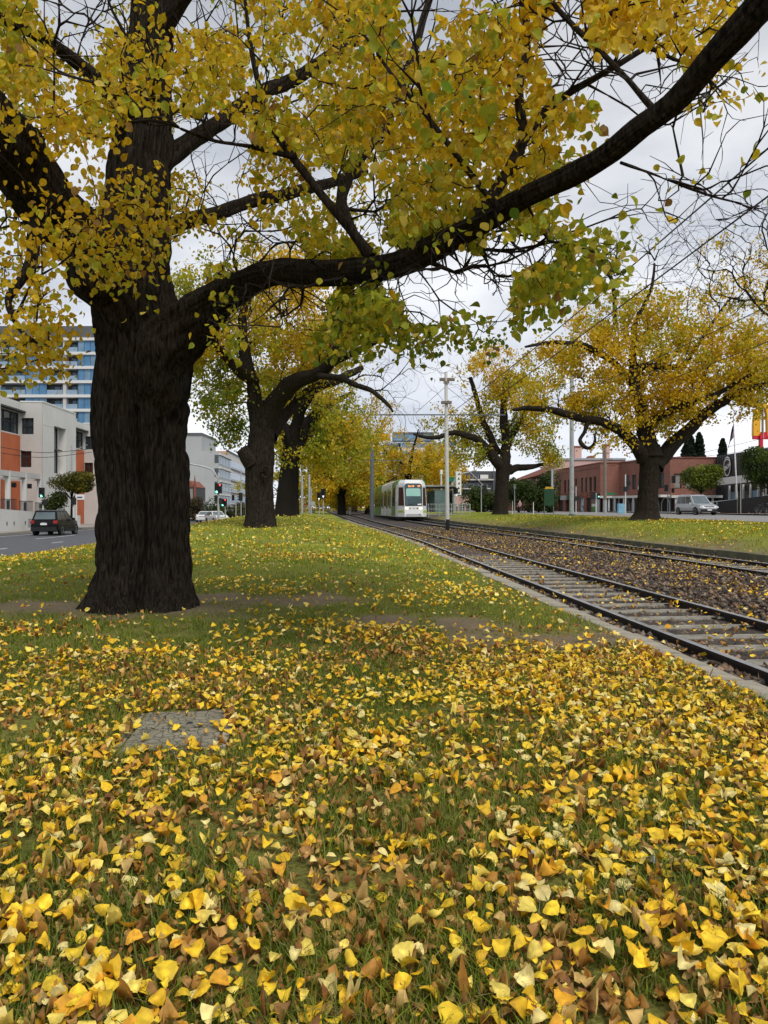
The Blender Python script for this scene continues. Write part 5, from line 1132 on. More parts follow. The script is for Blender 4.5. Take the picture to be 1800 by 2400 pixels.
def signal(label, px, basepy, D, poletop, heads, r=.07, m=None, side=(), arm=None):
    p = P(px, basepy, D); root = thing('traffic_signal', label, 'traffic light', p, 0, SIG); h = P(px, poletop, D)[2] - p[2]
    b = MB(); b.tube([(0, 0, -.1), (0, 0, h * .5), (0, 0, h)], [r * 1.1, r, r * .9], 10)
    if arm is not None:
        q = [P(x, y, D) - p for x, y in arm]; b.tube(spline([(0, 0, h - .4), *q], 6), r * .75, 8)
    b.build('post', m or M['galv'], root)
    for (x, y, w, hh, lit, lamps, cols) in heads: q = P(x, y, D) - p; head(root, (q[0], -.16, q[2]), w, hh, lit, 0, lamps, cols)
    for (x, y, w, hh) in side: q = P(x, y, D) - p; b = MB(); b.box((q[0], 0, q[2]), (w, .26, hh)); [b.box((q[0] + s_ * .0 - w * .65, 0, q[2] + hh * (k + .3) / 3), (w * .5, .2, hh * .12)) for k in range(3) for s_ in (1,)]; b.build('side_head', M['black'], root)
    return root
Ds = 58.
signal('tall grey mast-arm traffic signal right of the big trunk, red arrow and green lit', 512, 1222, Ds, 1108, [(513, 1157, .56, .80, {(1, 2): 'arrow', (0, 0): 'green'}, 3, 2)], .085, side=[(506, 1174, .18, .42), (517, 1182, .12, .5)], arm=[(509, 1118), (498, 1102), (478, 1094), (443, 1087), (425, 1084)])
signal('lower traffic signal with red arrow just right of the mast-arm pole', 528, 1219, 60., 1180, [(526, 1187, .46, .62, {(1, 2): 'arrow', (0, 0): 'green'}, 3, 2)], .045)
signal('thin traffic signal with a narrow black head left of the elm', 553, 1217, 82, 1160, [(547, 1173, .3, .62, None, 3, 1)], .05); 
signal('traffic signal seen side-on on a thin pole left of the elm', 565, 1214, 86, 1100, [], .06, side=[(564, 1174, .42, .95)])
signal('traffic signal half hidden behind the sawn-off elm', 576, 1214, 84, 1130, [], .06, side=[(580, 1178, .3, .6)])
signal('green-lit traffic signal by the offices left of the big trunk', 101, 1225, 54, 1145, [(100, 1166, .42, .72, {(0, 0): 'green'}, 3, 1)], .05, M['palepole'], side=[(105, 1183, .24, .36)])
signal('side-facing traffic signal right of the small street tree', 172, 1225, 57, 1170, [], .05, M['palepole'], side=[(174, 1183, .22, .55)])
p = P(757, 1212, 74); ts = thing('tram_signal', 'pair of black tram signals showing white T lamps', 'tram signal', p, 0, SIG)
q = P(758, 1168, 74) - p; MB().tube([(.04, 0, -.1), (.04, 0, q[2] + .2)], .05, 8).build('post', M['galv'], ts); q2_ = P(748, 1173, 74) - p; MB().tube([(q2_[0], .1, -.1), (q2_[0], .1, q2_[2] + .2)], .045, 8).build('post', M['galv'], ts)
head(ts, (q[0], -.16, q[2]), .50, .96, {(0, 0): 'T'}, 0, 3); head(ts, (q2_[0], -.2, q2_[2]), .40, .78, {(0, 0): 'T'}, 0, 3)
# right side of the junction
signal('twin signal poles with black heads and a yellow-topped sign right of the tram stop', 1128, 1200, 82, 1136, [], .05, side=[(1136, 1158, .32, 1.0)])
signal('signal at the end of the stop with a black head facing the tram', 1064, 1198, 80, 1140, [(1066, 1158, .36, .74, None, 3, 1)], .05, side=[(1071, 1157, .22, .6)])
signal('black signals before the brick corner, green lamp on the right one', 1397, 1203, 86, 1155, [(1402, 1171, .32, .7, {(0, 1): 'green'}, 3, 1)], .06, M['palepole'], side=[(1391, 1170, .46, .82)])
signal('pale-capped signal pole right of the blue cabinet', 1466, 1203, 82, 1112, [], .07, M['palepole'], side=[(1474, 1138, .34, .5), (1466, 1152, .36, .55)])
signal('signal right of the big golden elm trunk in front of the shop', 1565, 1205, 76, 1135, [(1560, 1152, .40, .7, None, 3, 1)], .045, M['darkpole'])
signal('second signal right of the big elm trunk with a tall thin pole', 1571, 1204, 80, 1110, [(1576, 1155, .28, .5, None, 3, 1)], .04, M['darkpole'], side=[(1579, 1132, .30, .78)])
signal('slim signal with a rounded lamp left of the graffiti pole', 1350, 1203, 84, 1140, [], .05, M['palepole'], side=[(1352, 1172, .7, .42)])
# big light pole with graffiti, wooden pole, sign posts
lp_, lh = pole('tall thick steel light pole with graffiti on its lower part', 1340, 1208, 50, 780, .145, M['galv'], (), 0, group=None, name='light_pole')
MB().tube([(0, 0, -.02), (0, 0, .10)], .2, 10).build('foot', M['darkpole'], lp_)
b = MB()
for k in range(16):
    z = .5 + k * .1 + random.uniform(-.02, .02); 
    for s_ in range(2): a = random.uniform(-2.6, -.5); a2 = a + random.uniform(-.7, .7); b.bar((.149 * math.cos(a), .149 * math.sin(a), z), (.149 * math.cos(a2), .149 * math.sin(a2), z + random.uniform(-.09, .13)), .016, .010)
b.build('graffiti', M['blue'], lp_)
wp, wh = pole('weathered timber power pole before the brick building', 1418, 1204, 88, 1045, .2, M['wood'], [(7.2, -.9, .5, .12), (6.5, -.5, .9, .1)], 0, group=None, name='power_pole')
MB().tube([(0, 0, -.1), (0, 0, 1.6)], .235, 10).build('grey_sleeve', M['grey'], wp)
wp2, _ = pole('second timber power pole beside the green sign board', 1294, 1205, 96, 1098, .16, M['galv'], [(5.7, -1., 1.0, .1)], 0, group=None, name='power_pole')
M['signgreen'] = mat('sign green', (.008, .05, .022), .5); M['ochre'] = mat('ochre header', (.55, .33, .02), .5); M['street'] = mat('street sign green', (.01, .16, .07), .5); M['cabblue'] = mat('cabinet blue', (.22, .45, .60), .5)
p = P(1287, 1205, 60); sb = thing('sign_board', 'tall dark green park sign board with an ochre top on two posts', 'sign', p)
w_, h0, h1 = .80, P(0, 1185, 60)[2] - p[2], P(0, 1146, 60)[2] - p[2]
MB().box((0, 0, h0), (w_, .06, h1 - h0)).build('board', M['signgreen'], sb); b = MB(); b.prism([(-.36, h1), (.4, h1 + .02), (.32, h1 + .16), (-.28, h1 + .18)], 1, -.03, .03); b.build('header', M['ochre'], sb)
for s in (-1, 1): MB().box((s * .37, .05, -.2), (.06, .04, h0 + .4)).build('post', M['darkpole'], sb)
p = P(1433, 1203, 84); st = thing('street_sign', 'green street name sign held out beside the timber pole', 'sign', P(1424, 1160, 84)); o = MB().box((.42, -.02, 0), (1.0, .03, .24)).build('plate', M['street'], st); MB().bar((-.25, .02, .12), (.1, .02, .12), .04, .04).build('bracket', M['galv'], st)
cb = thing('utility_cabinet', 'pale blue utility cabinet on the pavement by white posts', 'cabinet', P(1456, 1203, 84)); MB().box((0, 0, 0), (.80, .5, 1.10)).build('case', M['cabblue'], cb); b = MB(); b.box((-.19, -.255, .06), (.36, .012, .96)); b.box((.19, -.255, .06), (.36, .012, .96)); b.build('door', M['cabblue'], cb); MB().box((-.02, -.27, .5), (.03, .02, .14)).build('handle', M['galv'], cb)
def marker(label, px, basepy, D, top, r, m): pole(label, px, basepy, D, top, r, m, (), 0, group='slim posts along the edge of the bank', name='post')
marker('short white-topped post right of the elm trunk', 1201, 1203, 68, 1174, .03, M['white']); marker('taller thin post with a small plate right of the elm trunk', 1206, 1203, 68, 1136, .045, M['galv']); marker('short white post before the dark red planter', 1250, 1203, 66, 1177, .035, M['white'])
p = P(1206, 1145, 68); tag(MB().box((p[0], p[1] - .06, p[2]), (.22, .02, .42)).build('sign_plate', M['grey']), 'narrow grey sign plate on the thin post right of the elm', 'sign')
p = P(178, 1232, 60); bs = thing('bus_stop_sign', 'white rectangular stop sign on a pole by the offices', 'sign', p); b = MB(); b.tube([(.05, 0, -.1), (.05, 0, P(0, 1158, 60)[2] - p[2])], .05, 8); b.build('post', M['palepole'], bs); MB().box((.35, -.05, P(0, 1171, 60)[2] - p[2]), (.72, .05, .42)).build('plate', M['white'], bs); MB().box((.35, -.085, P(0, 1167, 60)[2] - p[2]), (.4, .01, .1)).build('stripe', M['blue'], bs)
ps, _ = pole('slim street light pole with a short arm before the offices', 168, 1226, 66, 1045, .08, M['galv'], (), 0, group=None, name='light_pole'); b = MB(); h = P(0, 1062, 66)[2] - ps.location[2]; b.tube([(0, 0, h), (.8, 0, h + .5), (1.4, 0, h + .75)], .035, 6); b.build('arm', M['galv'], ps)
cbx = thing('meter_box', 'grey metal service box against the low concrete wall', 'cabinet', P(77, 1238, 57)); MB().box((0, 0, 0), (.62, .4, .78)).build('case', M['grey'], cbx); b = MB(); [b.box((0, -.205, .1 + k * .11), (.5, .012, .05)) for k in range(6)]; b.build('louvres', M['darkpole'], cbx)
# service boxes and posts far back on the lawn crest
bx_ = thing('utility_cabinet', 'pale grey cabinet on the crest left of the poles', 'cabinet', P(693, 1208, 88)); MB().box((0, 0, 0), (.55, .4, .85)).build('case', M['galv'], bx_); b = MB(); [b.box((0, -.205, .12 + k * .18), (.46, .012, .08)) for k in range(4)]; b.build('louvres', M['grey'], bx_)
bx_ = thing('utility_cabinet', 'pinkish cabinet right of the stop sign pole on the crest', 'cabinet', P(734, 1210, 94)); MB().box((0, 0, 0), (.45, .4, .8)).build('case', M['path'], bx_); b = MB(); [b.box((0, -.205, .1 + k * .22), (.38, .012, .09)) for k in range(3)]; b.build('louvres', M['grey'], bx_)
for (lab, px, D, top, r) in (('thick pale pole on the lawn crest right of the fourth elm', 708, 76, 1020, .115), ('bluish pole on the lawn crest beside the sign', 725, 80, 1098, .13), ('thin pole just right of the bluish one', 729.5, 78, 1145, .07), ('thin short pole with a red plate on the crest', 716, 96, 1165, .05)):
    pole(lab, px, 1210, D, top, r, M['galv'], (), 0, group='poles on the lawn crest', name='post')
for (lab, px, py, w, h, m) in (('pinkish sign plate on the bluish crest pole', 724, 1192, .40, .34, 'path'), ('small pale sign plate on the thin crest pole', 735, 1184, .36, .40, 'galv'), ('dark red plate on the thin short crest pole', 717, 1184, .5, .14, 'red')):
    p = P(px, py, 79.5 if 'red' not in lab else 95.8); tag(MB().box((p[0], p[1] - .16, p[2]), (w, .03, h)).build('sign_plate', M[m]), lab, 'sign')

# ------------------------------------------------------------------ tram stop
sp = P(1040, 1215, 66); stop = thing('tram_shelter', 'glass tram shelter with a pale flat roof on the platform', 'shelter', P(1030, 1212, 70), .06)
z0 = .32
M['clear'] = mat('shelter glass', (.22, .36, .34), .1, var=.3, scale=1, spec=.7)
b = MB(); b.box((0, 3.2, z0 + 2.55), (3.0, 6.4, .16)); b.build('roof', M['tramcream'], stop); MB().box((0, -.03, z0 + 2.36), (2.9, .08, .2)).build('fascia', M['black'], stop)
for x in (-1.3, 1.3):
    for y in (.1, 3.2, 6.3): MB().box((x, y, z0), (.09, .09, 2.56)).build('post', M['galv'], stop)
for y in (.1, 3.2, 6.3):
    g_ = MB().box((.15, y + .02, z0 + .15), (1.1, .02, 2.1)).build('glass_panel', M['clear'], stop); b = MB(); b.box((-.42, y + .02, z0 + .1), (.05, .05, 2.2)); b.box((.72, y + .02, z0 + .1), (.05, .05, 2.2)); b.box((.15, y + .02, z0 + 2.26), (1.1, .05, .05)); b.build('frame', M['grey'], g_)
MB().box((.95, 3., z0 + .45), (.4, 2.4, .06)).build('bench', M['wood'], stop); MB().box((1.28, 3.2, z0 + .1), (.03, 6., 2.2)).build('back_glass', M['glass'], stop)
pf = MB(); pf.prism([(0, -.2), (3.6, -.2), (3.6, .34), (0, .34)], 1, 0, 34.); plat = pf.build('platform', M['path'], None, loc=tuple(P(1006, 1215, 67)), rz=.08); plat.location[2] = float(zt(67)) - .05; tag(plat, 'raised tram platform beside the right track', None, None, 'structure')
rl = thing('railing', 'grey metal railing at the near end of the tram platform', 'railing', P(1045, 1215, 66.5), .08); rl.location[2] = float(zt(67)) + .28
for x in (-1.6, -.55, .5, 1.5, 2.2): MB().box((x, 0, -.3), (.06, .06, 1.36)).build('post', M['galv'], rl)
for z in (.1, .6, 1.04): MB().bar((-1.6, 0, z), (2.2, 0, z), .05, .05).build('rail', M['galv'], rl)
for x in np.arange(-1.45, 2.2, .15): MB().box((x, 0, .1), (.02, .02, .94)).build('baluster', M['grey'], rl)
r2_ = thing('railing', 'railing running back along the far side of the platform', 'railing', P(1078, 1212, 68), 1.65); r2_.location[2] = float(zt(67)) + .28
for x in (0, 2, 4, 6): MB().box((x, 0, -.3), (.06, .06, 1.36)).build('post', M['galv'], r2_)
for z in (.1, .6, 1.04): MB().bar((0, 0, z), (6, 0, z), .05, .05).build('rail', M['galv'], r2_)
tb = thing('banner', 'tall white vertical banner sign with dark symbols behind the shelter', 'sign', P(1075, 1200, 90)); h0, h1 = P(0, 1160, 90)[2] - tb.location[2], P(0, 1105, 90)[2] - tb.location[2]
MB().box((0, 0, h0), (.62, .12, h1 - h0)).build('panel', M['white'], tb); MB().box((-.4, .1, -.2), (.09, .09, h1 + .2)).build('post', M['galv'], tb)
for k in range(5): b = MB(); z = h0 + (h1 - h0) * (k + .5) / 5; b.prism([(-.14, z - .14), (.14, z - .14), (.0 if k % 2 else .1, z + .16)], 1, -.075, -.06); b.build('symbol', M['black'], tb)
tg = thing('street_sign', 'green direction sign on a pale post behind the shelter', 'sign', P(1058, 1200, 95)); h0, h1 = P(0, 1129, 95)[2] - tg.location[2], P(0, 1118, 95)[2] - tg.location[2]; MB().box((0, 0, h0), (.75, .06, h1 - h0)).build('plate', M['street'], tg); MB().box((.1, .08, -.2), (.1, .1, h1 + .2)).build('post', M['palepole'], tg)
cp = thing('camera_pole', 'pale post with a white cylinder on top behind the tram stop', 'pole', P(1034, 1205, 88)); h = P(0, 1112, 88)[2] - cp.location[2]; MB().tube([(0, 0, -.2), (0, 0, h)], .1, 8).build('mast', M['palepole'], cp); MB().tube([(0, 0, h), (0, 0, h + .55)], .17, 10).build('housing', M['white'], cp)
am = pole('mast-arm light pole curving over the dark grey building', 1062, 1200, 92, 1135, .09, M['galv'], (), 0, group=None, name='light_pole')[0]; b = MB(); q = [P(x, y, 92) - np.array(am.location) for x, y in ((1062, 1140), (1066, 1124), (1078, 1112), (1100, 1106), (1118, 1101))]; b.tube(spline(q, 6), .07, 8); b.build('arm', M['galv'], am)
# ------------------------------------------------------------------ buildings
M['cream'] = mat('cream render', (.62, .61, .585), .85, var=.06, scale=.6); M['creamdim'] = mat('grey-beige and shaded cream render', (.53, .515, .495), .85, var=.06, scale=.6)  # creamdim: grey-beige parts, and cream office walls with shade put into the colour
M['terra'] = mat('terracotta cladding', (.50, .135, .055), .8, var=.10, scale=1); M['darkclad'] = mat('dark roof cladding', (.10, .105, .115), .6, var=.1, scale=.4)
M['slab'] = mat('white slab edge', (.66, .66, .64), .7, var=.04); M['balus'] = mat('balcony glass', (.24, .34, .44), .25, var=.15, scale=.5, spec=.4)
M['greybld'] = mat('pale grey panels', (.40, .42, .42), .85, var=.06, scale=.15); M['peach'] = mat('peach render', (.62, .36, .22), .85, var=.06); M['offwhite'] = mat('off-white render', (.66, .64, .62), .8, var=.05)
M['brick'] = brick_mat('red brick', (.27, .095, .062), (.20, .070, .048), (.26, .17, .14)); M['brick2'] = mat('red tile roof', (.22, .075, .05), .85, var=.2, scale=3, stretch=(1, 1, 1))
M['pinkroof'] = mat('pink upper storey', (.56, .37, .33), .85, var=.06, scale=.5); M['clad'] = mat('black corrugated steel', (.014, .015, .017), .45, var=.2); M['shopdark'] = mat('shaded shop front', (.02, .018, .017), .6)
M['blindw'] = mat('window blinds', (.26, .24, .22), .6, var=.15, scale=1.5); M['darkbld'] = mat('dark grey building', (.075, .08, .09), .7, var=.15, scale=.3)
class Facade:
    """plane: origin o, direction u along it (left to right seen from outside), n outward; local (s, z) places things on it"""
    def __init__(s, root, o, u): s.root = root; s.o = np.array(o, float); s.u = np.array((*u, 0.)) / np.linalg.norm(u); s.n = np.array((s.u[1], -s.u[0], 0))
    def at(s, a, z, off=0.): return s.o + s.u * a + s.n * off + np.array((0, 0, z - s.o[2]))
    def wall(s, W_, z0, z1, m, holes=(), depth=.25, name='wall'):
        xs = sorted({0., W_, *[h[0] for h in holes], *[h[0] + h[2] for h in holes]}); zs = sorted({z0, z1, *[h[1] for h in holes], *[h[1] + h[3] for h in holes]}); b = MB()
        for i in range(len(xs) - 1):
            for j in range(len(zs) - 1):
                cx, cz = (xs[i] + xs[i + 1]) / 2, (zs[j] + zs[j + 1]) / 2
                if any(h[0] < cx < h[0] + h[2] and h[1] < cz < h[1] + h[3] for h in holes): continue
                b.quad(s.at(xs[i], zs[j]), s.at(xs[i + 1], zs[j]), s.at(xs[i + 1], zs[j + 1]), s.at(xs[i], zs[j + 1]))
        for (x, z, w, h) in [h[:4] for h in holes]:
            for (p, q) in (((x, z), (x + w, z)), ((x + w, z), (x + w, z + h)), ((x + w, z + h), (x, z + h)), ((x, z + h), (x, z))):
                b.quad(s.at(*p), s.at(*q), s.at(*q, -depth), s.at(*p, -depth))
        return b.build(name, m, s.root, world=True)
    def window(s, x, z, w, h, nx=1, nz=1, glass='glass', depth=.22, fw=.07, name='window'):
        b = MB(); d = -depth
        for k in range(nx + 1): xx = x + w * k / nx; xx = min(max(xx, x + fw / 2), x + w - fw / 2); b.bar(s.at(xx, z, d + .05), s.at(xx, z + h, d + .05), fw, .08)
        for k in range(nz + 1): zz = z + h * k / nz; zz = min(max(zz, z + fw / 2), z + h - fw / 2); b.bar(s.at(x + fw, zz, d + .05), s.at(x + w - fw, zz, d + .05), .08, fw)
        f = b.build(name, M['frame'], s.root, world=True)
        for i in range(nx):
            for k in range(nz):
                g_ = MB(); x0, x1, z0, z1 = x + w * i / nx, x + w * (i + 1) / nx, z + h * k / nz, z + h * (k + 1) / nz
                g_.quad(s.at(x0, z0, d + .02), s.at(x1, z0, d + .02), s.at(x1, z1, d + .02), s.at(x0, z1, d + .02)); m_ = Matrix.Translation(s.root.location).inverted(); g_.v = [tuple(m_ @ Vector(v)) for v in g_.v]
                g_.build('pane', M[glass], f)
        return f
    def slab(s, name, x, z, w, h, d, m, off=0.):
        b = MB(); p = [s.at(x, z, off), s.at(x + w, z, off), s.at(x + w, z, off + d), s.at(x, z, off + d)]; q = [v + np.array((0, 0, h)) for v in p]
        b.add(p + q, [(0, 1, 2, 3), (7, 6, 5, 4), (0, 4, 5, 1), (1, 5, 6, 2), (2, 6, 7, 3), (3, 7, 4, 0)]); return b.build(name, M[m] if isinstance(m, str) else m, s.root, world=True)
RD = (-SL, 1.)        # along the road, away from the camera
def solid(root, pts, z0, z1, m, name='wall'):
    b = MB(); n = len(pts); b.add([(*p[:2], z0) for p in pts] + [(*p[:2], z1) for p in pts], [tuple(range(n)), tuple(range(n, 2 * n))] + [(i, (i + 1) % n, n + (i + 1) % n, n + i) for i in range(n)]); return b.build(name, m, root, world=True)

# concrete and terracotta offices on the left
of = thing('office_building', 'beige concrete offices with terracotta recesses and dark windows left of the road', 'building', W(-29, 66, -.3))
ZG, ZT = -.35, 10.9
for k, d0 in enumerate((49.4, 66., 82.6)):
    f = Facade(of, W(-26.4, d0, 0), RD); holes = [(2.7, 4.7, 3.0, 4.4)]
    f.wall(8.4, ZG, ZT, M['cream'], holes, .75); f.window(2.7, 7.0, 2.2, 2.1, 2, 1, 'glass', .6, .09); f.window(2.7, 4.7, 2.2, 2.2, 2, 1, 'glass', .6, .09)
    f.slab('reveal', 4.9, 4.7, .8, 4.4, .08, 'creamdim', -.7); f.slab('sill', 2.7, 6.9, 2.3, .1, .5, 'frame', -.6); f.slab('joint', 0, 8.9 if k else 8.9, 2.6, .04, .012, 'creamdim')
    f.slab('coping', -.02, ZT, 8.44, .12, .06, 'slab', -.02)
    e = Facade(of, W(-28.4, d0, 0) + np.array((0, 0, 0)), (1, SL)); e.wall(2.0, ZG, ZT, M['creamdim'], [(.12, 8.05, 1.05, 1.45), (-.0 + .02, 5.1, .95, 1.45)], .2)  # same render as the street face, its shade put into the colour
    e.window(.12, 8.05, 1.05, 1.45, 2, 2); e.window(.02, 5.1, .95, 1.45, 2, 1, 'sideglass'); e.slab('coping', 0, ZT, 2, .12, .06, 'slab', -.02)
    b2_ = Facade(of, W(-26.4, d0 + 8.4, 0), (-1, -SL)); b2_.wall(2.0, ZG, ZT, M['creamdim'])
    a = Facade(of, W(-28.4, d0 + 8.4, 0), RD); a.wall(8.2, ZG, 7.9, M['terra'], [(.1, 3.3, 3.6, 4.6)], .25); a.wall(8.2, 7.9, 10.2, M['cream'], [(.1, 7.9, 3.6, 1.7), (3.9, 8.0, 4.2, 1.9)], .25)
    a.window(.1, 3.3, 3.6, 6.3, 3, 5); a.window(3.9, 8.0, 4.2, 1.9, 3, 2); a.slab('awning', 0, 9.95, 8.2, .14, .5, 'frame'); a.slab('parapet', 0, 10.25, 8.2, .65, .2, 'cream', -.2)
solid(of, [W(-46, 49.5), W(-28.8, 49.5), W(-28.8, 108), W(-46, 108)], ZG, 10.6, M['creamdim'], 'rear_block')
# terrace wall, portals and railings in front
lw = thing('terrace_wall', 'low cream concrete wall with small drain slots before the offices', 'wall', W(-24.4, 60, -.3)); f = Facade(lw, W(-24.4, 46, 0), RD)
b = MB(); q = [f.at(0, -.3, 0), f.at(24, -.3, 0), f.at(24, .75, 0), f.at(0, 1.65, 0)]; q2b = [v - f.n * .25 for v in q]; b.add(q + q2b, [(0, 1, 2, 3), (7, 6, 5, 4), (3, 2, 6, 7), (1, 5, 6, 2), (0, 3, 7, 4)]); b.build('wall', M['cream'], lw, world=True)
for x in (8.4, 9.6, 11.6, 13.): f.slab('drain_slot', x, .15, .09, .28, .03, 'black')
for k, d0 in enumerate((53.6, 56.8, 59.8, 62.8)):
    po = thing('portal_frame', f'white concrete portal frame over the terrace, {["nearest the camera", "second from the camera", "third, beside the terracotta panel", "farthest, by the street tree"][k]}', 'portal', W(-25.3, d0, .2), 0, 'portal frames over the terrace'); f = Facade(po, W(-25.3, d0, 0), RD)
    f.slab('post', 0, .0, .2, 4.15, .35, 'slab', -.3); f.slab('beam', -2.8, 3.9, 2.78, .42, .3, 'creamdim', -.28); e = Facade(po, W(-27.9, d0 + .02, 0), (1, SL)); e.slab('lintel', 0, 3.75, 2.55, .42, .2, 'creamdim'); e.slab('lamp', 1.6, 3.1, .3, .4, .25, 'black', .2)
    rg = thing('railing', f'black metal railing panel on the terrace wall, {["first", "second", "third", "fourth"][k]} from the camera', 'railing', W(-24.7, d0, .9), 0, 'railing panels on the terrace wall'); f = Facade(rg, W(-24.7, d0 - 2.7, 0), RD); zb = 1.35 - .9 / 24 * (d0 - 48.)
    for t in np.arange(.1, 2.7, .22): f.slab('baluster', t, zb - .1, .03, 1.15, .03, 'frame')
    for z in (0, 1.05): f.slab('rail', .05, zb + z, 2.6, .05, .05, 'frame')
    f.slab('panel', .9, zb + .05, .5, .95, .02, 'frame', .01)
# apartment tower behind
ap = thing('apartment_tower', 'tall apartment tower with blue glass and white balcony slabs behind the offices', 'building', P(60, 1190, 161)); DT = 161; m_ = DT / F
f = Facade(ap, np.array(((-160 - 900) * m_, DT, 0)), (1, 0)); X0 = -160
sx_ = lambda px: (px - X0) * m_
Wt = sx_(262)
pat = [(-150, -100, 'g'), (-100, 7, 'b'), (7, 58, 'b'), (58, 109, 'g'), (110, 146, 'b'), (154, 181, 'b'), (182, 226, 'g'), (226, 262, 'b')]
zt0 = 1.33 + (1194 - 797) * m_
for k in range(11):
    zz = zt0 - 3.1 * k
    f.slab('floor_slab', 0, zz - .1, Wt, .62, 2.0, 'slab', -1.8)
    zl = zz - 3.1 + .52
    f.slab('back_wall', 0, zl, Wt, 2.48, .1, 'darkclad', -2.2)
    for (a, c, t) in pat:
        x, w = sx_(a), (c - a) * m_
        if t == 'g':
            n = max(2, int(round(w / 1.55)))
            for i in range(n): f.slab('glass_panel', x + w * i / n + .04, zl + .0, w / n - .08, 2.48, .1, 'bglass' if (k + i) % 3 else 'bglass2', -.25)
            f.slab('mullion', x - .02, zl, .1, 2.48, .2, 'frame', -.3)
        else:
            f.slab('balustrade', x, zl, w, 1.05, .05, 'balus', -.12); f.slab('balcony_door', x + w * .28, zl, w * .68, 2.0, .06, 'bglass2', -1.95); f.slab('door_mullion', x + w * .62, zl, .1, 2.0, .08, 'frame', -1.9)
    f.slab('pillar', sx_(147), zl, .72, 2.48, 1.2, 'creamdim', -1.3)
f.slab('roof_parapet', 0, zt0 + .52, Wt, 2.6, 6, 'darkclad', -6.2)
for k in range(9): f.slab('cladding_joint', Wt * k / 9 + .2, zt0 + .54, .05, 2.55, .02, 'black', -.2)
f.slab('rear', 0, -.5, Wt, zt0 + 1, 12, 'creamdim', -15)
f.slab('podium', sx_(150), -.5, Wt - sx_(150), 6.9, 3, 'creamdim', -1.9)
# pale grey block beyond the trunk
gb = thing('grey_building', 'pale grey windowless slab block with banded windows down its street side', 'building', P(500, 1215, 170)); D_ = 170; m_ = D_ / F
f = Facade(gb, np.array(((405 - 900) * m_, D_, 0)), (1, 0)); wA = (473 - 405) * m_; wB = (512 - 405) * m_; zA, zB = 1.33 + 174 * m_, 1.33 + 136 * m_
f.wall(wB, -1, zB, M['greybld']); f.slab('upper_wall', 0, zB, wA, zA - zB, 14, 'greybld', -14); f.slab('roof_edge', -.1, zA, wA + .2, .55, 14.3, 'darkclad', -14.1)
for x in (3.2, 6.8): f.slab('panel_joint', x, -1, .05, zB + 1, .02, 'creamdim')
for z in (4., 8., 12.): f.slab('panel_joint', 0, z, wB, .05, .02, 'creamdim')
for k in range(4): f.slab('corner_window', wB - .9, 2.7 + 3.1 * k, .9, 1.9, .03, 'glass', .0)
for k in range(3): f.slab('edge_window', 1.6, 5 + 3.1 * k, .8, 1.5, .03, 'glass', .0)
e = Facade(gb, np.array(((512 - 900) * m_, D_, 0)), RD); e.wall(20, -1, zB, M['greybld'])
for k in range(4): e.slab('window_band', .5, 2.6 + 3.1 * k, 19, 1.9, .05, 'balus'); e.slab('ledge', .3, 4.6 + 3.1 * k, 19.4, .35, .5, 'slab'); [e.slab('mullion', 2.4 * i + .6, 2.6 + 3.1 * k, .12, 1.9, .09, 'frame') for i in range(8)]
solid(gb, [W(-45, 171), W(-28.2, 171), W(-28.2, 190), W(-45, 190)], -1, zB - .1, M['greybld'], 'rear_block')
wb = thing('white_building', 'white and peach office block stepping down the street behind the grey one', 'building', P(555, 1215, 200)); D_ = 196; m_ = D_ / F
f = Facade(wb, np.array(((505 - 900) * m_, D_, 0)), (1, 0)); w = (531 - 505) * m_; zC = 1.33 + 137 * m_; f.wall(w, -1, zC, M['peach']); e = Facade(wb, np.array(((531 - 900) * m_, D_, 0)), RD); e.wall(46, -1, zC, M['offwhite']); e.slab('roof_edge', -.2, zC, 46, .4, .3, 'darkclad', -.1)
for k in range(4): e.slab('ledge', 0, 2.5 + 3.3 * k, 46, .3, .2, 'frame'); e.slab('window_band', 4, 3.2 + 3.3 * k, 40, 1.7, .04, 'balus' if k > 1 else 'bglass2')
solid(wb, [np.array(((505 - 900) * m_ + .05, D_ + .2)), np.array(((531 - 900) * m_ - .1, D_ + .2)), W(-29.8, 242), W(-45, 242)], -1, zC - .1, M['offwhite'], 'rear_block')
ob = thing('peach_building', 'narrow peach-fronted block with dark floor lines far down the street', 'building', P(575, 1215, 260)); D_ = 262; m_ = D_ / F
f = Facade(ob, np.array(((548 - 900) * m_, D_, 0)), (1, 0)); w = (600 - 548) * m_; zC = 1.33 + 116 * m_; f.wall(w, -1, zC, M['peach']); [f.slab('floor_line', 0, 3 + 3.2 * k, w, .35, .1, 'frame') for k in range(5)]; [f.slab('window', w * (.1 + .3 * i), 3.8 + 3.2 * k, w * .2, 1.6, .05, 'glass') for k in range(5) for i in range(3)]; f.slab('roof_edge', -.1, zC, w + .2, .4, .3, 'darkclad', -.1)
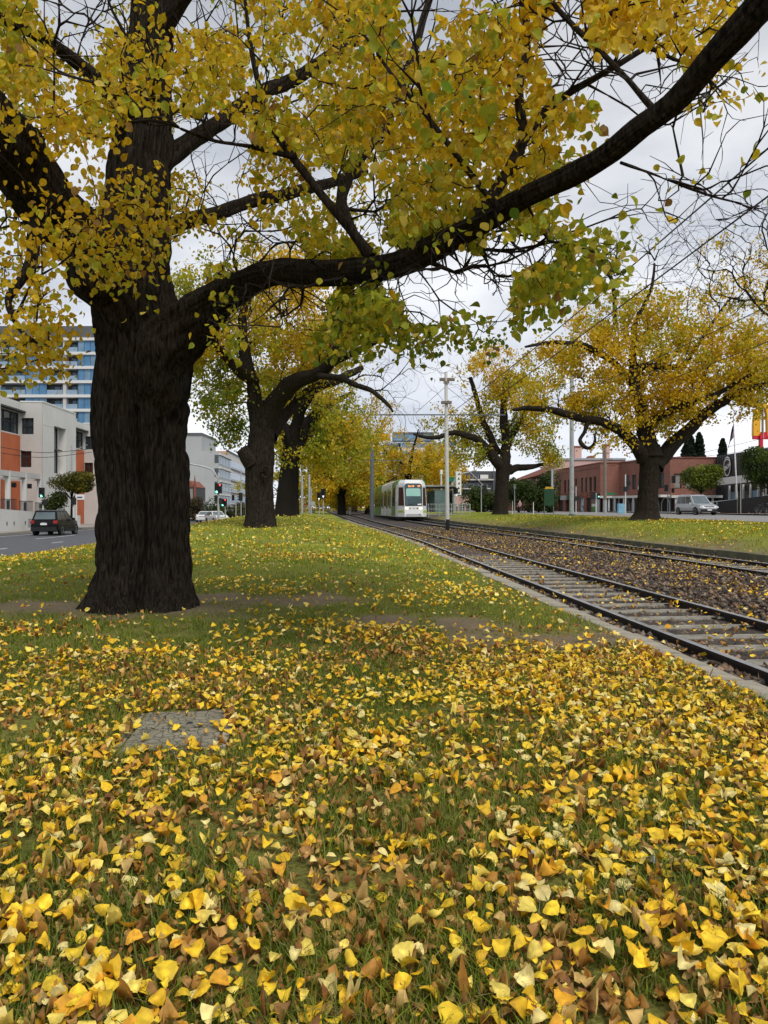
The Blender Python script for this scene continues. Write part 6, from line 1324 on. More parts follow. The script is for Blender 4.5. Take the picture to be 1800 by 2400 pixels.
# little gabled church in front of the grey block
ch = thing('church', 'small dark gabled church with a thin spire before the grey block', 'building', P(458, 1212, 132)); m_ = 132 / F
q = [((x - 458) * m_, (HOR - y) * m_ + 1.33 - ch.location[2]) for x, y in ((438, 1214), (459, 1214), (459, 1142), (438, 1142))]
MB().prism(q, 1, -.2, 7).build('wall', M['darkbld'], ch); MB().prism([((437 - 458) * m_, q[3][1]), ((460 - 458) * m_, q[2][1]), ((444 - 458) * m_, q[2][1] + 1.2)], 1, -.3, 7.2).build('roof', M['brick2'], ch)
b = MB(); b.tube([(.0, -.4, 0), (.0, -.4, q[2][1] + .6), (0, -.4, q[2][1] + 2.2)], [.22, .2, .03], 6); b.build('spire', M['brick2'], ch); MB().box((-.9, -.25, 1.2), (1.0, .06, 3.8)).build('window', M['blindw'], ch)
MB().prism([(.2, 0), (1.4, 0), (.9, 2.2), (.2, 3.2)], 1, .3, 5).build('side_roof', M['darkclad'], ch)
# towers behind the trees
ct = thing('glass_tower', 'distant hospital-like tower of blue glass bands above the tram', 'building', P(980, 1190, 300)); m_ = 300 / F
f = Facade(ct, np.array(((897 - 900) * m_, 300, 0)), (1, 0)); w = (1066 - 897) * m_; zt_ = 1.33 + (1194 - 1036) * m_; f.wall(w, 0, zt_, M['offwhite'])
for k in range(8): f.slab('glass_band', .2, zt_ - 2.2 - 3.6 * k, w - .6, 1.9, .05, 'bglass' if k % 2 else 'bglass2', 0.); [f.slab('mullion', 2.4 * i + .4, zt_ - 2.2 - 3.6 * k, .2, 1.9, .1, 'slab') for i in range(12)]
f.slab('plant_room', 4, zt_, w * .58, 4.2, 10, 'darkclad', -12); f.slab('plant_louvres', 4.2, zt_ + .6, w * .56, 2.6, .05, 'bglass2', -1.9); f.slab('roof_rail', 0, zt_ + .9, w, .12, .1, 'galv'); f.slab('stair_tower', .3, zt_ - 7, 6, 6, .5, 'darkclad', .02); f.slab('stair_window', 1.6, zt_ - 5, 3.4, 2.2, .06, 'slab', .53)
gk = thing('steel_building', 'dark grey building with white terraces and masts behind the stop', 'building', P(1118, 1200, 150)); m_ = 150 / F
f = Facade(gk, np.array(((1072 - 900) * m_, 150, 0)), (1, 0)); w = (1162 - 1072) * m_; zt_ = 1.33 + (1194 - 1104) * m_; f.wall(w, 0, zt_, M['darkbld'])
for k in range(4): f.slab('terrace', -.2, zt_ - 1.9 - 1.8 * k, w * (.95 - .08 * k), .22, .9, 'slab'); [f.slab('baluster', .5 + .9 * i, zt_ - 1.7 - 1.8 * k, .06, .8, .05, 'galv', .8) for i in range(7)]; f.slab('window_band', .4, zt_ - 1.5 - 1.8 * k, w * .8, .9, .04, 'glass')
f.slab('white_sign', w * .58, zt_ - 1.6, 1.6, .8, .1, 'white', .9); b = MB(); b.bar(f.at(w * .3, zt_ - .1, 1.), f.at(w * .99, zt_ - 5.6, 1.), .14, .14); b.build('brace', M['galv'], gk, world=True); f.slab('mast', w * .93, 0, .16, zt_ + .8, .16, 'darkpole', .3)
rs = thing('shop_row', 'low reddish shop fronts behind the platform railing', 'building', P(1080, 1200, 140)); m_ = 140 / F; f = Facade(rs, np.array(((1040 - 900) * m_, 140, 0)), (1, 0)); w = (1140 - 1040) * m_; f.wall(w, -.5, 1.33 + 32 * m_, M['pinkroof'])
for k in range(6): f.slab('shop_window', .3 + k * 1.3, .2, 1.0, 1.6, .05, 'glass'); f.slab('sign_band', .3 + k * 1.3, 2.0, 1.1, .4, .08, ['red', 'slab', 'street', 'slab', 'red', 'ochre'][k])
# red brick corner building on the right
bk = thing('brick_building', 'two-storey red brick corner building with tall paired windows and arched ground floor', 'building', W(37.4, 105, .9)); zb0, zb1 = .75, 7.9
c0 = P(1407, 1200, 105)[:2]; LEN = 34.
far = c0 + np.array((-SL - .02, 1.)) * LEN
f = Facade(bk, (*far, 0), c0 - far); LEN = float(np.linalg.norm(c0 - far))
wins = []; x = LEN - 2.6
for grp in range(4):
    for k in range(4): wins.append((x - 1.75 * k, 4.0, .95, 2.1))
    x -= 8.0
arch = [(LEN - 5.6, zb0, 2.0, 2.3), (LEN - 8.6, zb0, 1.9, 2.3), (LEN - 11.6, zb0, 2., 2.3), (LEN - 15., zb0, 2.2, 2.3), (LEN - 19, zb0, 2.4, 2.3)]
f.wall(LEN, zb0 - .3, zb1, M['brick'], [w for w in wins if w[0] > .3] + arch, .28)
for w in wins:
    if w[0] > .3: f.window(*w, 1, 1, 'blindw' if random.random() < .55 else 'glass', .25, .12); f.slab('sill', w[0] - .08, w[1] - .16, w[2] + .16, .14, .1, 'brick2')
for k, a in enumerate(arch):
    f.slab('door', a[0] + .1, a[1], a[2] - .2, a[3] - .1, .05, ['shopdark', 'slab', 'shopdark', 'shopdark', 'shopdark'][k], -.3)
    b = MB(); cx = a[0] + a[2] / 2; pts = [f.at(cx + a[2] / 2 * 1.06 * math.cos(t), a[1] + a[3] + .55 * math.sin(t), .05) for t in np.linspace(0, math.pi, 9)]; b.tube(pts, .1, 5); b.add([*pts, *[p - f.n * .08 for p in pts]], [tuple(range(9)), tuple(range(17, 8, -1))]); b.build('arch', M['brick2'], bk, world=True)
    if k in (2, 3, 4): f.slab('awning', a[0] - .2, a[1] + a[3] - .2, a[2] + .4, .7, .8, 'signgreen' if k != 3 else 'grey', .06)
f.slab('cornice', 0, zb1, LEN, .16, .12, 'brick2', -.02); f.slab('string_course', 0, zb1 - .65, LEN, .12, .05, 'brick2')
# painted panels (murals reduced to plain colour fields)
mp_ = [(LEN - 2.55, 2.4, .7, 'creamdim'), (LEN - 2.5, 1.35, .55, 'signgreen')]
f.slab('mural_panel', LEN - 3.3, zb0, 1.5, 1.0, .03, mat('mural green', (.10, .26, .07), .7, var=.4, scale=2)); f.slab('mural_panel', LEN - 3.3, zb0 + 1.0, 1.5, .4, .03, 'offwhite'); f.slab('mural_panel', LEN - 3.3, zb0 + 1.4, 1.5, 1.2, .03, mat('mural brown', (.16, .11, .09), .7, var=.5, scale=3))
f.slab('mural_panel', LEN - 1.4, zb0, 1.1, 2.7, .03, mat('mural pink and blue', (.62, .40, .36), .7, col2=(.25, .50, .52), scale=1.4)); f.slab('mural_panel', LEN - 8.5, zb0, 1.6, 2.3, .04, mat('mural blue', (.55, .66, .68), .7, col2=(.05, .11, .22), scale=2.2), -.2)
c1 = P(1454, 1200, 105)[:2]; g2b = Facade(bk, (*c0, 0), c1 - c0); w = float(np.linalg.norm(c1 - c0)); g2b.wall(w, 3.2, zb1 + .02, M['brick']); g2b.slab('cornice', 0, zb1 + .02, w, .16, .12, 'brick2', -.02); g2b.slab('fascia', -.2, 2.95, w + .2, .28, .5, 'cream'); g2b.slab('shop_front', 0, zb0 - .3, w, 2.5, .05, 'shopdark', -1.6); g2b.slab('soffit', 0, 3.1, w, .1, 1.6, 'creamdim', -1.6)
for k in range(4): g2b.slab('column', .35 + k * w / 4, zb0, .2, 2.25, .2, 'slab', .02)
c2 = np.array((36.5, 94.4)); h_ = Facade(bk, (*c1, 0), c2 - c1); w = float(np.linalg.norm(c2 - c1)); wn = [(1.2, 4.1, 1., 2.0), (2.8, 4.1, 1., 2.0), (4.6, 4.1, 1., 2.0), (6.2, 4.1, 1., 2.0), (8.6, 4.1, 1.2, 2.0)]
h_.wall(w, 3.2, zb1 + .03, M['brick'], wn, .28); [h_.window(*q, 1, 1, 'glass', .25, .12) for q in wn]; h_.slab('cornice', 0, zb1 + .03, w, .16, .12, 'brick2', -.02); h_.slab('fascia', 0, 2.9, w, .32, 1.4, 'cream'); h_.slab('shop_front', 0, zb0 - .3, w, 2.5, .05, 'shopdark', -.3)
for q in wn[2:4]: h_.slab('air_conditioner', q[0] + .1, q[1] - .1, .8, .5, .35, 'slab', .02)
for k in range(5): h_.slab('column', .4 + k * w / 5, zb0, .18, 2.2, .18, 'slab', 1.1); b = MB(); cx = 1.4 + k * w / 5; b.tube([h_.at(cx + .85 * math.cos(t), 1.75 + 1.1 * math.sin(t) * (1 if math.sin(t) > 0 else 0) - (0 if 0 < t < 3.14 else .9), .05) for t in np.linspace(-.01, math.pi + .01, 11)], .07, 5); b.build('arch_frame', M['grey'], bk, world=True)
c3 = np.array((P(1684, 1200, 94.4)[0], 94.4)); i_ = Facade(bk, (*c2, 0), c3 - c2); w = float(np.linalg.norm(c3 - c2)); wn = [(.5, 4.0, 1.0, 1.9), (1.9, 4.0, 1.2, 1.9), (3.6, 4., 1.2, 1.9)]
i_.wall(w, 3.1, zb1 - .02, M['brick'], wn, .28); [i_.window(*q, 1, 1, 'blindw', .25, .1) for q in wn]; i_.slab('cornice', 0, zb1 - .02, w, .16, .12, 'brick2', -.02); i_.slab('fascia', -.2, 2.8, w + .2, .32, 1.2, 'cream'); i_.slab('shop_front', 0, zb0 - .3, w, 2.6, .05, 'shopdark', -.3)
for k in range(4): i_.slab('column', .3 + k * w / 4, zb0, .2, 2.1, .2, 'slab', .8); i_.slab('shop_window', .7 + k * w / 4, zb0 + .5, w / 4 - .6, 1.2, .05, 'glass', -.2)
solid(bk, [far + (.8, -.2), c0 + (.4, .3), c1 + (-.1, .4), c2 + (.5, .6), c3 + (0, .6), (60, 110), (60, 150), far + (8, 0)], zb0, zb1 - .15, M['darkbld'], 'flat_roof')
pk = thing('pink_building', 'pale pink upper storey with two chimneys behind the brick parapet', 'building', P(1380, 1150, 125)); m_ = 125 / F; f = Facade(pk, np.array(((1296 - 900) * m_, 125, 0)), (1, 0)); zq = lambda y: 1.33 + (HOR - y) * m_
b = MB(); q = [f.at(0, 2), f.at((1466 - 1296) * m_, 2), f.at((1466 - 1296) * m_, zq(1078)), f.at(12 * m_, zq(1075)), f.at(0, zq(1110))]; b.add(q + [v - f.n * 12 for v in q], [(0, 1, 2, 3, 4), (9, 8, 7, 6, 5)] + [(i, (i + 1) % 5, 5 + (i + 1) % 5, 5 + i) for i in range(5)]); b.build('wall', M['pinkroof'], pk, world=True)
f.slab('roof_edge', 12 * m_, zq(1078), (1466 - 1308) * m_, .3, .3, 'grey', -.1)
for x, w, y in ((1355, 16, 1046), (1424, 14, 1042)): f.slab('chimney', (x - 1296) * m_, zq(1079), w * m_, zq(y) - zq(1079), .9, 'pinkroof', -3); f.slab('chimney_cap', (x - 1298) * m_, zq(y), (w + 4) * m_, .25, 1.1, 'brick2', -3.1)
b = MB(); q = [f.at((x - 1296) * m_, zq(y), -2) for x, y in ((1382, 1078), (1408, 1078), (1399, 1066), (1391, 1066))]; b.add(q + [v - f.n * 2 for v in q], [(0, 1, 2, 3), (7, 6, 5, 4), (0, 4, 5, 1), (1, 5, 6, 2), (2, 6, 7, 3), (3, 7, 4, 0)]); b.build('roof_lantern', M['brick2'], pk, world=True)
tr_ = thing('tiled_house', 'red tile-roofed brick building with deep eaves left of the brick corner', 'building', P(1240, 1190, 130)); m_ = 130 / F; zq = lambda y: 1.33 + (HOR - y) * m_
b = MB(); q = [((1205 - 900) * m_, 150, zq(1132)), ((1265 - 900) * m_, 126, zq(1112)), ((1300 - 900) * m_, 126, zq(1085)), ((1300 - 900) * m_, 150, zq(1110)), ((1230 - 900) * m_, 150, zq(1128))]
b.add(q, [(0, 1, 2), (0, 2, 3, 4)]); b.add([v[:2] + (v[2] - .3,) for v in q], [(0, 1, 2), (0, 2, 3, 4)]); b.build('roof', M['brick2'], tr_, world=True)
solid(tr_, [((1208 - 900) * m_, 150), ((1268 - 900) * m_, 127), ((1300 - 900) * m_, 127), ((1300 - 900) * m_, 150)], .5, zq(1122), M['brick'], 'wall')
f = Facade(tr_, ((1208 - 900) * m_, 150, 0), ((60) * m_, -23)); [f.slab('window', 3 + 4 * k, 3., 2.4, 1.6, .06, 'glass') for k in range(6)]; [f.slab('eave_beam', 2 + 4 * k, zq(1128), .3, .4, 1.0, 'wood') for k in range(6)]
# black corrugated wall with the round sign, shop front under it
bw = thing('restaurant_building', 'restaurant with a black corrugated upper wall carrying a round white-ringed sign', 'building', (42.4, 90, .9)); A0 = np.array((P(1683, 1100, 93.6)[0], 93.6)); A1 = np.array((P(1850, 1100, 72)[0], 72.))
f = Facade(bw, (*A0, 0), A1 - A0); w = float(np.linalg.norm(A1 - A0)); zA = lambda x: 8.1 - .02 * x
b = MB(); n = int(w / .42); prof = []
for k in range(n + 1): x = w * k / n; o_ = .09 if k % 2 else 0; prof += [(x - .12, o_), (x + .12, o_)]
for i in range(len(prof) - 1):
    (x0, o0), (x1, o1) = prof[i], prof[i + 1]; b.quad(f.at(x0, 5.25, o0), f.at(x1, 5.25, o1), f.at(x1, zA(x1), o1), f.at(x0, zA(x0), o0))
b.build('corrugated_wall', M['clad'], bw, world=True); f.slab('fascia', 0, 4.4, w, .85, .9, 'offwhite', -.8); f.slab('shop_front', 0, .4, w, 4.0, .1, 'shopdark', -1.4)
e = Facade(bw, (*(A0 + (0, .1)), 0), (1, 0)); e.slab('end_wall', 0, .3, 10, 7.7, .3, 'clad', -.5)
for k in range(9): f.slab('column', .8 + k * w / 9, .8, .22, 3.5, .22, 'slab', -1.2); f.slab('window', 1.2 + k * w / 9, 1.6, w / 9 - .7, 1.9, .05, 'bglass2' if k % 3 == 0 else 'glass', -1.25)
f.slab('terrace_hedge', 0, .5, w, 1.0, .5, mat('clipped hedge', (.02, .035, .012), .9, var=.5, scale=8), 1.0)
def on_face(fc, x, z, off): p = fc.at(x, z, off); return p
xc = 4.0; zc = 6.55; R_ = 1.16; sg = thing('round_sign', 'round white-ringed sign with white script lettering on the black corrugated wall', 'sign', f.at(xc, zc, .12)); ang = math.atan2(f.u[1], f.u[0]); sg.rotation_euler = (0, 0, ang)
b = MB(); pts = [(R_ * math.cos(a), R_ * math.sin(a)) for a in np.linspace(0, 6.283, 40, False)]; b.prism(pts, 1, -.02, .06); b.build('disc', M['clad'], sg); b = MB(); b.ring((0, -.05, 0), R_ * .93, R_ * 1.02, 44, 1, .06); b.build('ring', M['white'], sg)
text_mesh('McCafé', .66, M['white'], sg, (0, -.05, -.02), (math.radians(90), math.radians(-14), 0), 'lettering', .02, shear=.3)
b = MB(); b.bar((-.75, -.06, -.47), (.55, -.06, -.18), .05, .06); b.build('underline', M['white'], sg)
for k, a in enumerate(np.linspace(128, 52, 9)):
    t = math.radians(a); b = MB(); b.box((.74 * R_ * math.cos(t), -.05, .74 * R_ * math.sin(t) - .06), (.08, .03, .15)); b.build('letter_mark', M['white'], sg)
ga = thing('arches_sign', 'tall pole sign of golden arches with a red band at the right edge', 'sign', P(1786, 1200, 90)); m_ = 90 / F; M['gold'] = mat('golden yellow', (.80, .40, .02), .45, var=.08); M['signred'] = mat('sign red', (.60, .01, .03), .45, var=.05); loc = np.array(ga.location)
lz = lambda y: (HOR - y) * m_ + EYE - loc[2]
for s in (0, 1):
    cx = (1788 - 1786) * m_ + s * 2.5; z0 = lz(1022); H = lz(946) - z0; b = MB(); ts = np.linspace(0, math.pi, 19); y = .28
    o_ = [np.array((cx - 1.25 * math.cos(t), 0, z0 + H * math.sin(t) ** .62)) for t in ts]; n_ = [np.array((cx - .44 * math.cos(t), 0, z0 + H * .88 * math.sin(t) ** .62)) for t in ts]; Y = np.array((0, y, 0))
    for i in range(18): b.add([o_[i] - Y, o_[i + 1] - Y, n_[i + 1] - Y, n_[i] - Y, o_[i] + Y, o_[i + 1] + Y, n_[i + 1] + Y, n_[i] + Y], [(0, 1, 2, 3), (7, 6, 5, 4), (0, 4, 5, 1), (3, 2, 6, 7)])
    b.build('arch', M['gold'], ga)
MB().box((1.2, 0, lz(1029.5)), (4.6, .5, lz(1013) - lz(1029.5))).build('red_band', M['signred'], ga); MB().box((-.30, -.3, -.4), (.34, .5, lz(1018) + .4)).build('mast', M['signred'], ga); MB().box((-.09, -.32, lz(1030)), (.06, .5, 4.)).build('mast_edge', M['galv'], ga)
fp, fh = pole('tall white flagpole in front of the round sign', 1728, 1182, 78, 978, .075, M['white'], (), 0, group=None, name='flagpole', lean=-.42)
q = [P(1721, 995, 78), P(1722, 1016, 78), P(1713, 1036, 78), P(1705, 1052, 78), P(1709, 1028, 78), P(1716, 1004, 78)]; fl = thing('flag', 'dark blue flag hanging limp from the flagpole', 'flag', P(1720, 1010, 78.0)); V = []; nU, nV = 7, 9
for i in range(nV):
    t = i / (nV - 1); l_ = np.array(P(1720.5 + .8 * t, 994 + 24 * t, 78)); r_ = np.array(P(1719 - 14.5 * t ** .8, 996 + 57 * t, 78))
    for j in range(nU): s_ = j / (nU - 1); V.append(l_ * (1 - s_) + r_ * s_ + np.array((0, .14 * math.sin(s_ * 9 + t * 3), 0)))
M['flag'] = mat('flag cloth', (.012, .018, .06), .8, col2=(.04, .05, .12), scale=3); M['flagred'] = mat('flag canton', (.22, .05, .07), .8, col2=(.45, .42, .45), scale=9)
b = MB(); b.add(V, [(i * nU + j, i * nU + j + 1, (i + 1) * nU + j + 1, (i + 1) * nU + j) for i in range(nV - 1) for j in range(nU - 1) if not (j < 3 and 3 < i)]); b.build('cloth', M['flag'], fl, world=True)
b = MB(); b.add(V, [(i * nU + j, i * nU + j + 1, (i + 1) * nU + j + 1, (i + 1) * nU + j) for i in range(4, nV - 1) for j in range(3)]); b.build('canton', M['flagred'], fl, world=True)
# ramp rail, low brick wall, white street posts by the restaurant
rw = thing('ramp_railing', 'long sloping steel handrail with posts beside the silver car', 'railing', P(1700, 1205, 74))
b = MB(); q = [P(1660, 1177, 76), P(1726, 1171, 74), P(1760, 1170, 72), P(1800, 1160, 69), P(1840, 1150, 66)]; b.tube(q, .05, 6); b.build('handrail', M['galv'], rw, world=True)
for k, (x, y, D_) in enumerate(((1680, 1175, 75.3), (1726, 1171, 74), (1755, 1170, 72.2), (1780, 1165, 70.5), (1810, 1158, 68.4))): p = P(x, y, D_); MB().box((p[0], p[1], .75), (.07, .07, p[2] - .75)).build('post', M['galv'], rw, world=True)
b = MB(); b.add([P(1683, 1176, 75.5), P(1840, 1156, 67), P(1840, 1200, 67), P(1683, 1200, 75.5), *[P(*v) + np.array((0, .06, 0)) for v in ((1683, 1176, 75.5), (1840, 1156, 67), (1840, 1200, 67), (1683, 1200, 75.5))]], [(0, 1, 2, 3), (7, 6, 5, 4), (0, 4, 5, 1)]); b.build('shaded_gap_sheet', M['shopdark'], rw, world=True)  # dark sheet added below the handrail, its colour stands for the shaded gap
lwb = thing('brick_wall', 'low red brick garden wall behind the bicycle', 'wall', P(1770, 1205, 73)); b = MB(); p, q = P(1690, 1206, 76), P(1850, 1206, 68); b.bar(p + np.array((0, 0, .3)), q + np.array((0, 0, .3)), .3, .75); b.build('wall', M['brick'], lwb, world=True); b = MB(); b.bar(p + np.array((0, 0, .71)), q + np.array((0, 0, .71)), .36, .08); b.build('coping', M['path'], lwb, world=True)
for k, (x, y) in enumerate(((1700, 1196), (1745, 1192), (1722, 1197), (1762, 1195))): shrub(['low dark clump behind the silver car', 'grassy clump behind the ramp rail posts', 'small dark clump at the flagpole foot', 'leafy clump left of the bicycle'][k], x, y, 76.5, (1.0, .7, .6), 900, .16, G1, (.06, .075, .02), seed=60 + k, group='low planting behind the ramp rail')
po_ = pole('bare wooden stake post left of the ramp rail bend', 1728, 1206, 71, 1166, .03, M['wood'], (), 0, group='short posts by the bicycle', name='post'); pole('slim steel post right of the flagpole', 1736, 1206, 70, 1132, .035, M['galv'], (), 0, group='short posts by the bicycle', name='post'); pole('white square post behind the bicycle', 1789, 1184, 73, 1147, .07, M['white'], (), 0, group='short posts by the bicycle', name='post')

# ------------------------------------------------------------------ cars
def car(name, label, cat, loc, rz, paint, Ln=4.5, Wd=1.82, Ht=1.7, suv=True, bumper='black', rails=True, taillit=True):
    root = thing(name, label, cat, loc, rz); hl, hw = Ln / 2, Wd / 2; belt = .98 if Ht > 1.6 else .88
    # stations front (+y) to back: y, half width, bottom, top
    st = [(hl, .70, .42, .66), (hl - .06, .82, .30, .80), (hl - .25, .92, .26, .90), (hl - .75, .99, .24, .98), (hl - 1.25, 1., .22, belt + .04), (0, 1., .22, belt + .02), (-hl + .55, 1., .24, belt + .04), (-hl + .15, .98, .28, belt + .04), (-hl + .03, .93, .34, belt - .02), (-hl, .86, .42, .78)]
    b = MB(); k = 8
    for (y, w, z0, z1) in st:
        w *= hw; zm = z0 + (z1 - z0) * .55
        b.v += [(-w * .9, y, z0), (-w * .99, y, z0 + .12), (-w, y, zm), (-w * .93, y, z1), (w * .93, y, z1), (w, y, zm), (w * .99, y, z0 + .12), (w * .9, y, z0)]
    for i in range(len(st) - 1):
        for j in range(k): b.f.append((i * k + j, i * k + (j + 1) % k, (i + 1) * k + (j + 1) % k, (i + 1) * k + j)); b.m.append(0)
    b.f += [tuple(range(k)), tuple(range((len(st) - 1) * k, len(st) * k))]; b.m += [0, 0]; body_ = b.build('body', paint, root)
    # cabin
    fy, ry = hl - 1.22, -hl + .12; ty, tb = fy - .85, ry + (.28 if suv else .75); zr = Ht - .06; bw_, tw = hw * .92, hw * .76
    B = [(-bw_, fy, belt), (bw_, fy, belt), (bw_, ry, belt), (-bw_, ry, belt)]; T = [(-tw, ty, zr), (tw, ty, zr), (tw, tb, zr - .02), (-tw, tb, zr - .02)]; R_ = [(-tw * .85, ty - .2, Ht - .01), (tw * .85, ty - .2, Ht - .01), (tw * .85, tb + .25, Ht - .03), (-tw * .85, tb + .25, Ht - .03)]
    b = MB(); b.add(B + T + R_, [(0, 1, 5, 4), (1, 2, 6, 5), (2, 3, 7, 6), (3, 0, 4, 7), (4, 5, 9, 8), (5, 6, 10, 9), (6, 7, 11, 10), (7, 4, 8, 11), (8, 9, 10, 11), (0, 3, 2, 1)]); b.build('cabin', paint, root)
    B, T = np.array(B), np.array(T)
    def pane(name, a, c, d, e, u0, u1, v0, v1, m=M['glass'], off=.012):
        pts = []
        for (u, v) in ((u0, v0), (u1, v0), (u1, v1), (u0, v1)): lo = a * (1 - u) + c * u; hi = e * (1 - u) + d * u; pts.append(lo * (1 - v) + hi * v)
        nn = np.cross(pts[1] - pts[0], pts[3] - pts[0]); nn /= np.linalg.norm(nn); cen = np.mean(pts, 0); ctr = np.array((0, 0, 1.2)); nn = nn if nn.dot(cen - ctr) > 0 else -nn
        q = [p + nn * off for p in pts] + [p - nn * .02 for p in pts]; MB().add(q, [(0, 1, 2, 3), (0, 4, 5, 1), (1, 5, 6, 2), (2, 6, 7, 3), (3, 7, 4, 0)]).build(name, m, root)
    pane('windscreen', B[0], B[1], T[1], T[0], .05, .95, .08, .94, M['screen2']); pane('rear_window', B[2], B[3], T[3], T[2], .08, .92, .14, .86, M['screen2'])
    for (i0, i1) in ((1, 2), (3, 0)):
        a, c, d, e = B[i0], B[i1], T[i1], T[i0]; us = ((.10, .40), (.43, .70), (.73, .95)) if i0 == 1 else ((.05, .27), (.30, .57), (.60, .90))
        for (u0, u1) in us: pane('side_window', a, c, d, e, u0, u1, .10, .88)
    for s in (-1, 1):
        for y in (hl - .86, -hl + .84):
            wr = .35 if suv else .32; w_ = MB(); n = 20
            w_.prism([(y + (wr + .055) * math.cos(a), wr + (wr + .055) * math.sin(a)) for a in np.linspace(0, 6.283, n, False)], 0, s * (hw - .16), s * (hw + .002)); w_.build('wheel_arch', M['black'], root)
            t_ = MB(); t_.ring((s * (hw - .09), y, wr), wr * .66, wr, n, 0, .21); ty_ = t_.build('wheel', M['rubber'], root)
            r_ = MB(); r_.ring((s * (hw - .02), y, wr), wr * .54, wr * .68, n, 0, .05); r_.prism([(y + .06 * math.cos(a), wr + .06 * math.sin(a)) for a in np.linspace(0, 6.283, 8, False)], 0, s * (hw - .06), s * (hw - .0))
            for q in range(5): a = q * 1.2566; r_.bar((s * (hw - .03), y, wr), (s * (hw - .03), y + wr * .6 * math.cos(a), wr + wr * .6 * math.sin(a)), .05, .06)
            r_.build('rim', M['alloy'], ty_); d_ = MB(); d_.prism([(y + wr * .64 * math.cos(a), wr + wr * .64 * math.sin(a)) for a in np.linspace(0, 6.283, n, False)], 0, s * (hw - .12), s * (hw - .07)); d_.build('brake', M['black'], ty_)
        MB().box((s * (hw - .20), hl - .16, .64), (.34, .22, .17), tx=.04, ty=.04).build('headlight', M['lampglass'], root)
        MB().box((s * (hw - .17), -hl + .07, .80), (.24, .16, .20)).build('tail_light', M['tail'], root); MB().box((s * (hw - .2), -hl + .02, .44), (.2, .08, .07)).build('reflector', M['tail'], root)
        mr_ = MB(); mr_.box((s * (hw + .09), fy - .35, belt + .02), (.2, .12, .15), tx=.02, ty=.02); mr_.build('mirror', paint, root)
        MB().bar((s * (hw + .004), hl - 1.35, .33), (s * (hw + .004), -hl + 1.35, .33), .03, .14).build('sill', M[bumper], root)
        for yd in (.25, -.75): MB().box((s * (hw * .985), yd, .72), (.03, .18, .03)).build('door_handle', paint, root)
        if rails: r_ = MB(); r_.tube([(s * tw * .9, ty - .15, Ht), (s * tw * .9, ty - .3, Ht + .05), (s * tw * .9, tb + .4, Ht + .04), (s * tw * .9, tb + .22, Ht - .02)], .022, 6); r_.build('roof_rail', M['alloy'], root)
    MB().box((0, -hl + .04, .30), (Wd * .92, .14, .26), tx=.02).build('rear_bumper', M[bumper], root); MB().box((0, hl - .07, .30), (Wd * .86, .16, .24), tx=.02).build('front_bumper', M[bumper], root)
    g_ = MB(); g_.box((0, hl - .10, .60), (Wd * .50, .14, .20)); gr = g_.build('grille', M['black'], root); [MB().box((0, hl - .02, .63 + .055 * q), (Wd * .46, .02, .018)).build('grille_bar', M['alloy'], gr) for q in range(3)]
    for y, z in ((hl + .02, .40), (-hl - .01, .70)): MB().box((0, y, z), (.42, .02, .12)).build('number_plate', M['white'], root)
    MB().box((0, -hl - .0, .84), (.3, .02, .03)).build('badge', M['alloy'], root)
    return root
M['screen2'] = mat('car glass', (.10, .13, .14), .1, var=.25, scale=1.5, spec=.8); M['lampglass'] = mat('headlight glass', (.55, .57, .58), .15, var=.05); M['tail'] = mat('tail light red', (.35, .02, .015), .25, var=.2)
M['carblack'] = mat('black car paint', (.005, .005, .006), .22, spec=.22); M['carsilver'] = mat('silver car paint', (.46, .47, .50), .28, metal=.45, var=.04); M['carwhite'] = mat('white car paint', (.72, .72, .72), .25, var=.03)
rzr = math.atan(SL)
p = P(131, 1250, 50.5); p[2] = float(zroadl(50.5)) + .005; car('suv', 'black compact SUV driving away on the left road beside the low wall', 'car', p, rzr, M['carblack'], 4.2, 1.80, 1.70)
p = P(1631, 1206, 70); p[2] = float(zroadr(70)) + .005; car('suv', 'silver SUV turning on the pale road right of the big golden elm', 'car', p, math.pi + rzr + .03, M['carsilver'], 4.9, 1.88, 1.88)
p = P(508, 1226, 92); p[2] = float(zroadl(92)) + .04; car('hatchback', 'white car with roof far down the left road beyond the mast-arm signal', 'car', p, math.pi + rzr + .5, M['carwhite'], 4.2, 1.76, 1.5, False, 'carwhite', False)
p = P(480, 1227, 100); p[2] = float(zroadl(100)) + .04; car('hatchback', 'white car tail just left of the mast-arm signal post', 'car', p, math.pi + rzr, M['carwhite'], 4.3, 1.76, 1.46, False, 'carwhite', False)
M['carred'] = mat('dark red paint', (.12, .012, .014), .4, var=.1); p = P(1266, 1203, 98); p[2] = float(zroadr(98)) + .01; car('hatchback', 'dark red parked car half hidden under shrubs at the brick building', 'car', p, rzr + 1.45, M['carred'], 4.3, 1.76, 1.46, False, 'black', False)

